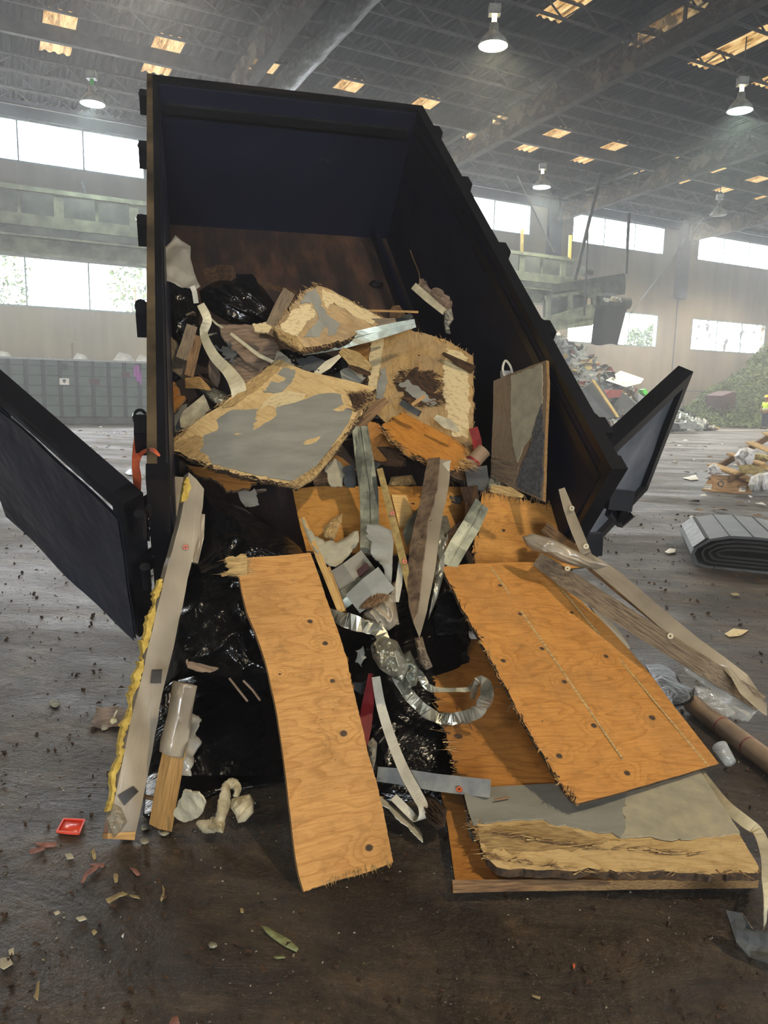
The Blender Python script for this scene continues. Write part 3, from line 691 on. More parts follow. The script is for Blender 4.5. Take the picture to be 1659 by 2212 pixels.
# ---- rubbish heap right of the dump body
def heap(name, cu, cw, ru, rw, hgt, seed, n, mats, label, cat, size=(.12, .5), lean=0):
    rnd = random.Random(seed); g = MB(); nn = 26; vs = []; fs = []
    def hh(a, b):
        d = sqrt(a * a + b * b); return max(0, hgt * (1 - d) * (1.05 + .35 * nz((a * 3, b * 3, seed))) if d < 1 else 0)
    for i in range(nn + 1):
        for j in range(nn + 1):
            a, b = -1 + 2 * i / nn, -1 + 2 * j / nn; vs.append(H(cu + a * ru, cw + b * rw, hh(a, b) - .03))
    for i in range(nn):
        for j in range(nn): q = i * (nn + 1) + j; fs.append((q, q + nn + 1, q + nn + 2, q + 1))
    g.add(vs, fs, 0)
    for i in range(n):
        a, b = rnd.uniform(-1.05, 1.05), rnd.uniform(-1.05, .7)
        if a * a + b * b > 1.1: continue
        p = H(cu + a * ru, cw + b * rw, hh(a, b) + .08); s = rnd.uniform(*size)
        R = Matrix.Rotation(rnd.random() * 6.3, 3, V((rnd.uniform(-1, 1), rnd.uniform(-1, 1), rnd.uniform(-1, 1))).normalized())
        mi = rnd.randrange(len(mats))
        q = [V((-s, -s * rnd.uniform(.2, .9), 0)), V((s * rnd.uniform(.5, 1), -s * .3, .2 * s)), V((s, s * rnd.uniform(.2, .8), 0)), V((-.2 * s, s * .5, -.25 * s)), V((0, 0, .3 * s))]
        g.add([p + R @ x for x in q], [(0, 1, 4), (1, 2, 4), (2, 3, 4), (3, 0, 4)], mi)
    return tag(g.build(name, [M[x] for x in mats]), label, cat, kind='stuff')
heap('rubbish_heap', 24.3, 29.6, 8.2, 4.8, 4.1, 3, 2600, ['trash_g', 'trash_w', 'trash_w', 'trash_b', 'trash_d', 'trash_w', 'trash_g', 'trash_r', 'trash_y', 'trash_g', 'trash_w'], 'tall heap of mixed white and brown household rubbish beyond the dump body', 'rubbish')
heap('rubbish_heap', 30.5, 27.2, 2.6, 1.6, 1.0, 5, 500, ['trash_g', 'trash_w', 'trash_g', 'trash_w', 'trash_b', 'trash_d'], 'low spill of pale rubbish at the right foot of the tall heap', 'rubbish', (.08, .3))
def hslab(name, px, w, depth, mat, label, cat, dw=None):
    """flat item facing along the wall normal; dw: per-point extra distance"""
    pts = [hp(x, y, w + (dw[i] if dw else 0)) for i, (x, y) in enumerate(px)]
    return tag(prism(pts, depth).build(name, mat), label, cat)
hslab('broken_board', [(1250, 845), (1285, 822), (1300, 835), (1336, 900), (1300, 912), (1262, 912)], 24.6, .12, M['trash_d'], 'large dark sheet leaning on the rubbish heap next to the dump body', 'panel', (.9, 1.1, .9, 0, 0, 0))
hslab('broken_bench', [(1322, 884), (1343, 846), (1392, 880), (1402, 898), (1385, 905), (1330, 905)], 25.2, .25, M['trash_d'], 'dark broken bench seat lying on the rubbish heap', 'furniture', (0, .8, .5, 0, 0, 0))
hslab('bed_frame', [(1278, 820), (1284, 820), (1338, 900), (1333, 902)], 24.4, .08, M['trash_y'], 'thin tan metal frame bar slanting down the dark sheet', 'frame', (1, 1, 0, 0))
hslab('framed_picture', [(1380, 850), (1396, 846), (1440, 880), (1430, 890), (1380, 868)], 25.6, .08, M['galvplate'], 'grey framed glass pane lying on the rubbish heap', 'frame', (.6, .7, .2, 0, .2))
hslab('white_sheet', [(1310, 822), (1342, 801), (1391, 818), (1384, 828), (1352, 836)], 26.5, .08, M['paper'], 'bright white flat sheet on the slope of the rubbish heap', 'sheet', (0, 1.8, 1.6, .4, 0))
hslab('red_crate', [(1308, 850), (1318, 842), (1345, 842), (1340, 858), (1312, 860)], 25.6, .4, M['trash_r'], 'dark red crate half buried in the rubbish heap', 'crate')
hslab('brown_drawer', [(1348, 905), (1352, 897), (1402, 890), (1398, 922), (1366, 927)], 25.0, .5, M['maroon'], 'brown broken drawer at the foot of the rubbish heap', 'furniture')
hslab('green_bag', [(1388, 842), (1396, 840), (1402, 852), (1398, 856), (1390, 850)], 25.3, .25, M['lime'], 'small bright green plastic bag on the rubbish heap', 'bag')
hslab('dark_bag', [(1436, 928), (1440, 912), (1452, 908), (1461, 918), (1463, 928)], 24.2, .5, M['trash_d'], 'dark rounded bag at the right foot of the rubbish heap', 'bag')
mb = MB()
for (a, b) in (((1455, 890), (1496, 912)), ((1463, 886), (1512, 914)), ((1462, 900), (1520, 922)), ((1470, 890), (1468, 905)), ((1484, 894), (1480, 914)), ((1496, 902), (1492, 918)), ((1508, 910), (1506, 921))):
    mb.bar(hp(*a, 24.8), hp(*b, 24.3), .07, .07)
tag(mb.build('metal_lattice', M['galv']), 'pale green metal lattice lying at the foot of the rubbish heap', 'lattice')
hslab('grey_bundle', [(1466, 915), (1500, 912), (1515, 920), (1512, 927), (1470, 926)], 24.3, .5, M['trash_g'], 'grey rolled bundle below the metal lattice', 'bundle')
hslab('yellow_foam', [(1534, 926), (1545, 920), (1556, 924), (1558, 928)], 27.5, .4, M['trash_y'], 'small tan lump on the floor right of the rubbish heap', 'lump')
mb = MB(); hbox(mb, 27, 60, 26.0, 26.25, .004, .012); tag(mb.build('floor_stripe', M['strip_white'], frame=HFR), 'bright white stripe on the floor beyond the pallet', 'stripe')
# ---- cut branches with crates
e = hslab('tipped_crate', [(1560, 855), (1588, 845), (1592, 895), (1563, 895)], 30.0, 1.2, M['maroon'], 'brown tipped crate on the left of the branch pile', 'crate', (0, 0, 0, 0))
hslab('tipped_crate', [(1632, 862), (1660, 850), (1662, 905), (1634, 905)], 30.2, 2.0, M['card'], 'light brown crate behind the worker at the right edge', 'crate')
heap('branch_pile', 44.2, 31.6, 8.0, 3.8, 4.4, 9, 100, ['leafy', 'leafy2'], 'base of the branch pile', 'branches')
bpile = bpy.data.objects['branch_pile']; bpile['label'] = 'big heap of cut green leafy branches against the far wall at the right'
rnd = random.Random(5); mb = MB()
for i in range(15000):
    a, b = rnd.uniform(-1.15, .2), rnd.uniform(-1.1, .5); d = sqrt(a * a + b * b)
    hgt = 4.4 * max(0, 1 - d) * (1.05 + .35 * nz((a * 3, b * 3, 9)))
    if d > 1.25: continue
    p = H(44.2 + a * 8.0, 31.6 + b * 3.8, hgt + rnd.uniform(0, .42) * (1 if d < 1 else .6)); s = rnd.uniform(.05, .15)
    R = Matrix.Rotation(rnd.random() * 6.3, 3, V((rnd.uniform(-1, 1), rnd.uniform(-1, 1), rnd.uniform(-1, 1))).normalized())
    mb.add([p + R @ V(v) for v in ((-s, 0, 0), (0, -s * .4, .1 * s), (s, 0, 0), (0, s * .4, .1 * s))], [(0, 1, 2, 3)], rnd.randrange(2))
mb.build('branch_leaves', [M['leafy'], M['leafy2']], bpile)

# ---- worker
def skinmesh(name, verts, edges, radii, mat, parent=None, sub=2, frame=None):
    frame = frame or WM[parent.name]
    me = bpy.data.meshes.new(name); me.from_pydata([tuple(v) for v in verts], edges, []); me.materials.append(mat)
    o = bpy.data.objects.new(name, me); place(o, frame, parent)
    md = o.modifiers.new('skin', 'SKIN'); me.skin_vertices.new() if not me.skin_vertices else None
    for i, r in enumerate(radii): me.skin_vertices[0].data[i].radius = (r, r) if not isinstance(r, tuple) else r
    me.skin_vertices[0].data[0].use_root = True
    s = o.modifiers.new('subsurf', 'SUBSURF'); s.levels = s.render_levels = sub
    dg = bpy.context.evaluated_depsgraph_get(); me2 = bpy.data.meshes.new_from_object(o.evaluated_get(dg))
    o.modifiers.clear(); o.data = me2; me2.polygons.foreach_set('use_smooth', [True] * len(me2.polygons))
    if not me2.materials: me2.materials.append(mat)
    return o
pc = Z(1650, 927, 0)
fr = T(pc) @ Matrix.Rotation(radians(115), 4, 'Z')
e = empty('person', pc, 'person in yellow hi-vis vest, dark trousers and yellow hard hat standing at the right edge', 'person', frame=fr)
bv = [(0, 0, .95), (0, 0, 1.15), (0, .0, 1.38), (0, .01, 1.5), (0, .02, 1.58), (0, .03, 1.68), (0, .02, 1.76)]; be = [(0, 1), (1, 2), (2, 3), (3, 4), (4, 5), (5, 6)]; br = [(.15, .11), (.14, .1), (.16, .11), (.06, .06), (.065, .07), (.075, .09), (.06, .07)]
def chain(start, pts, rs):
    prev = start
    for p, r in zip(pts, rs): bv.append(p); br.append(r); be.append((prev, len(bv) - 1)); prev = len(bv) - 1
    return prev
for s in (-1, 1):
    chain(0, [(s * .1, 0, .88), (s * .11, .02 * s, .5), (s * .11, -.01, .09), (s * .11, .1, .04)], [.09, .06, .045, .045])
    hnd = chain(2, [(s * .2, 0, 1.4), (s * .25, .02, 1.12), (s * .2, .22, 1.02), (s * .16, .28, 1.03)], [.055, .042, .03, .03])
    for q in range(4): chain(hnd, [(s * (.15 - .012 * q), .31, 1.05 - .018 * q), (s * (.13 - .012 * q), .34 - .004 * q, 1.04 - .018 * q)], [.011, .009])
    chain(hnd, [(s * .13, .28, 1.06), (s * .11, .30, 1.07)], [.012, .01])
skinmesh('body', bv, be, br, M['skin'], e)
skinmesh('vest', [(0, 0, .92), (0, 0, 1.1), (0, 0, 1.3), (0, 0, 1.42), (-.17, 0, 1.43), (.17, 0, 1.43), (-.24, .01, 1.22), (.24, .01, 1.22)], [(0, 1), (1, 2), (2, 3), (3, 4), (3, 5), (4, 6), (5, 7)], [(.19, .14), (.18, .13), (.19, .13), (.15, .1), .08, .08, .06, .06], M['hivis'], e)
skinmesh('trousers', [(0, 0, .96), (-.1, 0, .85), (-.11, 0, .5), (-.11, -.01, .13), (.1, 0, .85), (.11, 0, .5), (.11, -.01, .13)], [(0, 1), (1, 2), (2, 3), (0, 4), (4, 5), (5, 6)], [(.18, .14), .12, .09, .075, .12, .09, .075], M['denim'], e)
for s in (-1, 1): skinmesh('boot', [(s * .11, -.04, .05), (s * .11, .04, .05), (s * .11, .14, .04)], [(0, 1), (1, 2)], [.06, .06, .045], M['boot'], e)
mb = MB(); mb.lathe(fr @ V((0, .02, 1.74)), [(.16, .0), (.125, .015), (.12, .06), (.09, .11), (.04, .135), (0, .14)], 20); mb.build('hard_hat', M['helmet'], e, smooth=True)
mb = MB(); mb.lathe(fr @ V((0, 0, 1.08)), [(.195, 0), (.2, .02), (.195, .06)], 20); mb.build('reflective_band', M['reflect'], e, smooth=True)
# ================================================================ the tipped dump trailer
BR = Matrix((BX, BF, BU)).transposed()
BFR = T(BO) @ BR.to_4x4()
def bb(mb, i0, i1, j0, j1, k0, k1, mi=0):
    return mb.box(BP((i0 + i1) / 2, (j0 + j1) / 2, (k0 + k1) / 2), (abs(i1 - i0), abs(j1 - j0), abs(k1 - k0)), BR, mi)
def proj(p):
    d = V(p) - C0; z = d.dot(_f); return (CX + F * d.dot(CR) / z, CY - F * d.dot(CU) / z)
L_, H_, WI, WO = 3.91, 1.09, 0.925, 1.045
tr = empty('dump_trailer', BO, 'black steel dump trailer body tipped up with its barn doors swung open', 'trailer', frame=BFR)
mb = MB(); bb(mb, -WI, WI, 0, L_ - .05, -.05, 0); mb.build('bed_floor', M['rust'], tr)
mb = MB(); bb(mb, -.975, .975, L_ - .05, L_, -.05, H_ - .03); mb.build('front_wall', M['bed'], tr)
def skew(mb, s, i0, i1, i0t, i1t, j0, j1, k0, k1):
    vs = [BP(s * (q if not t else qt), j, k1 if t else k0) for j in (j0, j1) for (q, qt) in ((i0, i0t), (i1, i1t)) for t in (0, 1)]
    return mb.add(vs, [(0, 1, 3, 2), (4, 6, 7, 5), (0, 4, 5, 1), (2, 3, 7, 6), (0, 2, 6, 4), (1, 5, 7, 3)])
WT = .972
for s, nm in ((-1, 'side_wall'), (1, 'side_wall')):
    mb = MB(); skew(mb, s, WI, WI + .03, WT, WT + .02, 0, L_, -.02, H_ - .05); w = mb.build(nm, M['bed'], tr)
    mb = MB(); j = .3
    while j < L_: skew(mb, s, WI + .02, WO - .03, WT + .01, WO - .004, j - .035, j + .035, -.1, H_ - .06); j += .6
    mb.build('stake_ribs', M['steel'], w)
    mb = MB(); a, b = sorted((s * (WT + .003), s * WO)); bb(mb, a, b, -.04, L_ + .05, H_ - .08, H_)
    r = mb.build('top_rail', M['steel'], tr)
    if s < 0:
        mb = MB(); bb(mb, *sorted((s * (WO - .035), s * (WO + .004))), -.02, L_ + .05, H_ - .02, H_ + .004)  # light on the rail's top face, painted as a tan strip
        mb.build('lit_rail_edge', M['rail_lit'], r)['label'] = 'tan strip of painted light on the outer edge of the black rail'
    mb = MB(); a, b = sorted((s * (WT - .008), s * (WT + .012))); bb(mb, a, b, 0, L_ - .05, H_ - .14, H_ - .085); mb.build('inner_lip', M['steel'], r)
    mb = MB(); skew(mb, s, .975, WO + .008, WT - .004, WO + .008, -.045, .04, -.06, H_ + .005); mb.build('rear_post', M['steel'], tr)
mb = MB(); bb(mb, -WO, WO, L_ - .02, L_ + .06, H_ - .09, H_); bb(mb, -WI, WI, L_ - .1, L_ - .05, H_ - .2, H_ - .14); mb.build('front_rail', M['steel'], tr)
mb = MB(); bb(mb, -WI, WI, -.08, .02, -.18, -.05); mb.build('rear_sill', M['steel'], tr)
mb = MB(); bb(mb, -WI - .005, WI + .005, 1.3, 1.36, 0, .012); bb(mb, WI - .14, WI - .1, .4, L_ - .06, 0, .10); mb.build('floor_ledge', M['bed'], tr)
# tarp-hook pockets outside both rails
def findj(s, y):
    best = min(range(0, 400), key=lambda q: abs(proj(BP(s * (WO + .04), q / 100, H_ - .05))[1] - y)); return best / 100
for s, ys in ((-1, (212, 325, 487, 680, 930)), (1, (290, 400, 545, 715, 928))):
    for y in ys:
        j = findj(s, y); mb = MB(); a, b = sorted((s * WO, s * (WO + .055))); bb(mb, a, b, j - .06, j + .05, H_ - .14, H_ - .01)
        p = mb.build('hook_pocket', M['steel'], tr)
        mb = MB(); c = BP(s * (WO + .035), j + .09, H_ - .06); ring = [c + BF * (.045 * sin(t * pi / 6)) + BX * (s * .025 * cos(t * pi / 6)) for t in range(-6, 6)]
        mb.tube(ring, .007, 6); mb.build('hook', M['steel'], p)
# D-ring and stains on floor
mb = MB(); c = BP(.68, 3.1, .02); ring = [c + BX * (.05 * cos(t * pi / 6)) + BF * (.035 * sin(t * pi / 6)) for t in range(13)]; mb.tube(ring, .009, 6); mb.build('tie_ring', M['steel'], tr)
# undercarriage
fwd = V((sin(-.275), cos(-.275), 0)); sid = V((fwd.y, -fwd.x, 0)); base = V((BO.x, BO.y, 0))
mb = MB()
for s in (-.45, .45): mb.bar(base + sid * s + fwd * .05 + V((0, 0, .33)), base + sid * s + fwd * 4.4 + V((0, 0, .33)), .08, .14)
for q in (.1, 1.2, 2.4, 3.6): mb.bar(base + sid * -.6 + fwd * q + V((0, 0, .33)), base + sid * .6 + fwd * q + V((0, 0, .33)), .08, .1)
mb.build('chassis', M['steel'], tr)
mb = MB(); mb.cyl(base + fwd * 2.6 + V((0, 0, .36)), BP(0, 2.0, -.08), .07, 12); mb.build('hydraulic_ram', M['galvplate'], tr)
for s in (-.72, .72):
    for q in (1.7, 2.6):
        c = base + sid * s + fwd * q + V((0, 0, .36)); 
        MB().lathe(c - sid * .11, [(.15, 0), (.33, 0), (.36, .04), (.36, .18), (.33, .22), (.15, .22)], 28, sid).build('wheel', M['rubber'], tr, smooth=True)
# doors
def door(s, i0, j0, k0, h, w, ph, nm_lab):
    hb = BP(s * i0, j0, k0); BUd = BU
    if s < 0: d = BX * (s * cos(ph)) + BF * sin(ph)
    else:
        ob = P(1385, 1052, 4.8); ot = P(1466, 812, 4.23); d = (ob - hb); w = d.length; d.normalize(); BUd = (ot - ob); h = BUd.length; BUd.normalize(); BUd = (BUd - d * BUd.dot(d)).normalized()
    n = d.cross(BUd) * (-s)
    R = Matrix((d, n, BUd)).transposed()
    def bx(mb, a0, a1, n0, n1, c0, c1): return mb.box(hb + d * ((a0 + a1) / 2) + n * ((n0 + n1) / 2) + BUd * ((c0 + c1) / 2), (a1 - a0, abs(n1 - n0), c1 - c0), R)
    mb = MB(); t = .075
    for q in ((0, w, 0, t), (0, w, h - t, h), (0, t, 0, h), (w - t, w, 0, h)): bx(mb, q[0], q[1], -.045, .045, q[2], q[3])
    do = mb.build('barn_door', M['steel'], tr); do['label'] = nm_lab
    pl = MB(); nx, ny = 14, 12; vs = []; fs = []
    off = -.062 if s < 0 else .0
    X0, X1, Z0, Z1 = (.0, w, .0, h - t * .8) if s < 0 else (t * .6, w - t * .6, t * .6, h - t * .6)
    for a in range(nx + 1):
        for b in range(ny + 1):
            x = X0 + (X1 - X0) * a / nx; z = Z0 + (Z1 - Z0) * b / ny; q = .012 * nz((x * 3, z * 3, s), 1) + .008 * sin(b / ny * 9) * sin(pi * a / nx)
            vs.append(hb + d * x + BUd * z + n * (off + q))
    for a in range(nx):
        for b in range(ny): q = a * (ny + 1) + b; fs.append((q, q + 1, q + ny + 2, q + ny + 1))
    N1 = len(vs); vs += [v - n * .012 for v in vs]; fs += [tuple(x + N1 for x in f)[::-1] for f in fs]
    mk('door_skin', vs, fs, M['door_skin' if s < 0 else 'galvplate'], do, smooth=True)  # right panel's paler grey stands in for reflected window light
    for kk in (.12, .5, .86):
        mb = MB(); c = hb + BUd * (kk * h); mb.bar(c + d * .03, BP(s * (WO - .02), 0, k0 + kk * h), .05, .075, up=BUd); mb.cyl(c - BUd * .07 - d * .03, c + BUd * .07 - d * .03, .022, 10)
        mb.build('hinge', M['steel'], do)
    return hb, d, n
hbL, dL, nL = door(-1, 1.1, -.1, .1, .95, 1.02, .9, 'left barn door, dented black skin facing out')
hbR, dR, nR = door(1, 1.16, .1, .08, .92, 1.0, .72, 'right barn door swung wide, its dusty inner panel painted pale as if catching light')
# latch gear on the right post
mb = MB(); c = BP(WO + .02, -.02, .86); mb.bar(c, c + BX * .12 - BF * .02, .05, .10); mb.bar(c + BX * .12, c + BX * .13 - BU * .16, .035, .05); mb.bar(c + BX * .05 - BU * .1, c + BX * .17 - BU * .2, .03, .04); mb.bar(c + BX * .17 - BU * .2, c + BX * .2 - BU * .12, .03, .03)
mb.build('latch', M['steel'], tr); mb = MB()
mb.tube([c + BX * .05 + BU * .12 + BF * .05, c + BX * .02 + BU * .18 + BF * .05, c - BX * .02 + BU * .17 + BF * .05, c - BX * .03 + BU * .13 + BF * .05], .008, 6); mb.build('latch_hook', M['steel'], tr)
mb = MB(); c = BP(WO + .03, -.02, .5); mb.bar(c, c + BX * .11, .05, .12); mb.bar(c + BX * .09, c + BX * .12 - BU * .12, .03, .05); mb.build('latch_hook', M['steel'], tr)
# chain / latch on left post
mb = MB(); c = BP(-WO - .02, -.05, .93)
for q in range(7): mb.box(c - BU * (.03 * q) + BX * (.006 * (q % 2)), (.02, .02, .026), BR)
mb.build('latch_chain', M['steel'], tr)
# ================================================================ builders for torn sheets, strips, bags
def slab(name, px, plane, thick, mat, label=None, cat=None, group=None, parent=None, torn=(), amp=.012, grain=None, lift=0.0,
         wav=0.0, bend=None, knots=None, seed=None, res=11, plyargs=None, kind=None, smooth=False, jit=.0015, tstep=.012):
    seed = seed if seed is not None else int(px[0][0] * 7 + px[0][1]) % 1000
    rnd = random.Random(seed)
    a, b, c = [pt(q) for q in plane]
    n = (b - a).cross(c - a).normalized()
    cen = sum(((isect(x, y, a, n)) for x, y in px), V((0, 0, 0))) / len(px)
    if n.dot(C0 - cen) < 0: n = -n
    if grain:
        g0, g1 = isect(*grain[0], a, n), isect(*grain[1], a, n); X = (g1 - g0).normalized()
    else:
        X = (isect(*px[1], a, n) - isect(*px[0], a, n)).normalized()
    Y = n.cross(X); R = Matrix((X, Y, n)).transposed(); fr = T(cen) @ R.to_4x4(); inv = fr.inverted()
    L2 = [(inv @ isect(x, y, a, n)).to_2d() for x, y in px]
    if knots is not None:
        kn = []
        for (x, y, r) in knots:
            q = inv @ isect(x, y, a, n); kn.append((q.x, q.y, r))
        mat = (plywood(name + '_face_%d' % seed, knots=kn, seed=seed % 17, **(plyargs or {})), mat if not isinstance(mat, tuple) else mat[1])
    out = []
    for i in range(len(L2)):
        p, q = L2[i], L2[(i + 1) % len(L2)]; d = q - p; ln = d.length
        if ln < 1e-5: continue
        nr = V((d.y, -d.x)) / ln; out.append(p.copy())
        if torn == 'all' or (not isinstance(torn, str) and i in torn):
            k = max(2, int(ln / tstep)); off = 0
            t = rnd.uniform(.3, 1.0)
            while t < k - .3:
                r = rnd.random(); off = (rnd.random() - .5) * amp * .6 + (amp * 2.0 * (rnd.random() - .35) if r > .8 else 0) + amp * 1.7 * noise.noise(V((t * tstep * 14, seed, 0)))
                out.append(p + d * (t / k) + nr * off); t += rnd.choice((.35, .6, .9, 1.3, 2.0))
        else:
            k = max(1, int(ln / .05))
            for t in range(1, k): out.append(p + d * (t / k) + nr * jit * (rnd.random() * 2 - 1))
    xs = [p.x for p in out]; ys = [p.y for p in out]
    st = max(max(xs) - min(xs), max(ys) - min(ys)) / res; pts = list(out)
    x = min(xs) + st * .5
    def inside(x, y):
        r = False; j = len(out) - 1
        for i in range(len(out)):
            if (out[i].y > y) != (out[j].y > y) and x < (out[j].x - out[i].x) * (y - out[i].y) / (out[j].y - out[i].y) + out[i].x: r = not r
            j = i
        return r
    if wav or bend:
        while x < max(xs):
            y = min(ys) + st * .5
            while y < max(ys):
                xx, yy = x + st * .2 * (rnd.random() - .5), y + st * .2 * (rnd.random() - .5)
                if inside(xx, yy): pts.append(V((xx, yy)))
                y += st
            x += st
    vv, _, ff, *_r = geometry.delaunay_2d_cdt(pts, [], [list(range(len(out)))], 1, 1e-5)
    def dz(p):
        z = lift
        if wav: z += wav * noise.noise(V((p.x * 5 / max(.2, st * res), p.y * 5 / max(.2, st * res), seed)) ) * 2
        if bend: z += bend(p.x, p.y)
        return z
    top = [V((p.x, p.y, dz(p))) for p in vv]; nb = len(top)
    bot = [p - V((0, 0, thick)) for p in top]
    from collections import Counter
    ed = Counter(); dr = {}
    for f in ff:
        for i in range(len(f)):
            e = (f[i], f[(i + 1) % len(f)]); ed[tuple(sorted(e))] += 1; dr[tuple(sorted(e))] = e
    faces = [tuple(f) for f in ff] + [tuple(i + nb for i in f)[::-1] for f in ff]; fm = [0] * len(faces)
    if isinstance(mat, tuple) and len(mat) == 3: fm = [0] * len(ff) + [2] * len(ff)
    for e, k in ed.items():
        if k == 1:
            i, j = dr[e]; faces.append((j, i, i + nb, j + nb)); fm.append(1 if isinstance(mat, tuple) else 0)
    verts = [fr @ p for p in top + bot]
    o = mk(name, verts, faces, mat, parent, smooth, fr, fm)
    return tag(o, label, cat, group, kind) if parent is None else (tag(o, label) if label else o)

def splinters(parent, line, plane, n, ln=.04, ang=0.0, spread=.5, mat=None, seed=1, lift=0.0, wid=.0022):
    """loose fibres along a torn edge: thin tapered slivers; ang = heading in the sheet, degrees from the image x axis"""
    a, b, c = [pt(q) for q in plane]; nn = (b - a).cross(c - a).normalized(); nn = nn if nn.dot(C0 - a) > 0 else -nn
    rnd = random.Random(seed); mb = MB()
    for i in range(n):
        t = rnd.random() * (len(line) - 1); k = min(int(t), len(line) - 2); f_ = t - k
        x = line[k][0] + (line[k + 1][0] - line[k][0]) * f_ + rnd.uniform(-4, 4); y = line[k][1] + (line[k + 1][1] - line[k][1]) * f_ + rnd.uniform(-4, 4)
        p = isect(x, y, a, nn) + nn * (lift + rnd.uniform(-.006, .004)); an = radians(ang + rnd.gauss(0, spread * 40))
        q = isect(x + 60 * cos(an), y + 60 * sin(an), a, nn); d = (q - p).normalized() * (1 if rnd.random() < .75 else -1)
        d = (d + nn * rnd.uniform(-.1, .3)).normalized(); L0 = ln * rnd.uniform(.3, 1.3); w = wid * rnd.uniform(.5, 1.8); s = d.cross(nn).normalized()
        p0 = p - d * L0 * .3; p1 = p + d * L0
        mb.add([p0 - s * w, p0 + s * w, p0 + nn * w, p1], [(0, 1, 2), (0, 3, 1), (1, 3, 2), (2, 3, 0)], rnd.randrange(2))
    o = mb.build('torn_fibres', mat or [M['peel'], M['wood_old']], parent); o['kind'] = 'stuff'
    return o
def cr(ps, n):
    if n <= 1: return [V(p) for p in ps]
    out = []
    for i in range(len(ps) - 1):
        p0, p1, p2, p3 = ps[max(i - 1, 0)], ps[i], ps[i + 1], ps[min(i + 2, len(ps) - 1)]
        for k in range(n):
            t = k / n; out.append(.5 * ((2 * p1) + (-p0 + p2) * t + (2 * p0 - 5 * p1 + 4 * p2 - p3) * t * t + (-p0 + 3 * p1 - 3 * p2 + p3) * t ** 3))
    out.append(ps[-1].copy()); return out
def prof(kind, w, h):
    if kind == 'flat': return [(-w / 2, 0), (w / 2, 0), (w / 2, -h), (-w / 2, -h)]
    if kind == 'box': return [(-w / 2, 0), (w / 2, 0), (w / 2, -h), (-w / 2, -h)]
    if kind == 'round': return [(w / 2 * cos(a * pi / 5), h / 2 * sin(a * pi / 5)) for a in range(10)]
    if kind == 'chan':      # double-lipped steel channel seen from its ribbed face
        a = w / 2; t = .002
        o = [(-a, -.012), (-a, 0), (-a * .12, 0), (-a * .1, -.008), (a * .1, -.008), (a * .12, 0), (a, 0), (a, -.012)]
        return o + [(x * .98, z - t * 1.5) for x, z in reversed(o)]
    if kind == 'angle': return [(-w / 2, -h), (0, 0), (w / 2, -h * .3), (w / 2, -h * .3 - .003), (0, -.004), (-w / 2, -h - .003)]
def strip(name, pts, w, mat, label=None, cat=None, group=None, parent=None, h=.003, kind='flat', n=1, tw=None, smooth=False, lift=0.0, kindtag=None, rag=0.0, rough=0.0, seed=1):
    P3 = [pt(p) for p in pts]; ws = w if isinstance(w, (list, tuple)) else [w] * len(P3); tws = tw if isinstance(tw, (list, tuple)) else [tw or 0] * len(P3)
    c = cr(P3, n); m_ = len(c); rnd = random.Random(seed)
    def lerp(a, i):
        t = i / (m_ - 1) * (len(a) - 1); k = min(int(t), len(a) - 2); return a[k] + (a[k + 1] - a[k]) * (t - k)
    vs = []; k_ = None; cen = sum(P3, V((0, 0, 0))) / len(P3)
    for i, p in enumerate(c):
        tg = (c[min(i + 1, m_ - 1)] - c[max(i - 1, 0)]).normalized(); view = (C0 - p).normalized()
        wd = tg.cross(view).normalized(); nn = wd.cross(tg)
        an = radians(lerp(tws, i)); wd2 = wd * cos(an) + nn * sin(an); nn2 = nn * cos(an) - wd * sin(an)
        pr = prof(kind, lerp(ws, i), h); k_ = len(pr)
        for (x, z) in pr:
            j = rough * (rnd.random() - .5)
            vs.append(p + wd2 * (x * (1 + rag * (rnd.random() - .5)) + j) + nn2 * (z + lift + j))
    fs = [tuple(range(k_))[::-1], tuple(range((m_ - 1) * k_, m_ * k_))]
    for i in range(m_ - 1):
        for j in range(k_): fs.append((i * k_ + j, i * k_ + (j + 1) % k_, (i + 1) * k_ + (j + 1) % k_, (i + 1) * k_ + j))
    if parent is None:
        X = (P3[-1] - P3[0]).normalized(); vw = (C0 - cen).normalized(); Y = vw.cross(X).normalized(); fr = T(cen) @ Matrix((X, Y, X.cross(Y))).transposed().to_4x4()
    else: fr = WM[parent.name]
    o = mk(name, vs, fs, mat, parent, smooth, fr)
    return tag(o, label, cat, group, kindtag) if parent is None else (tag(o, label) if label else o)

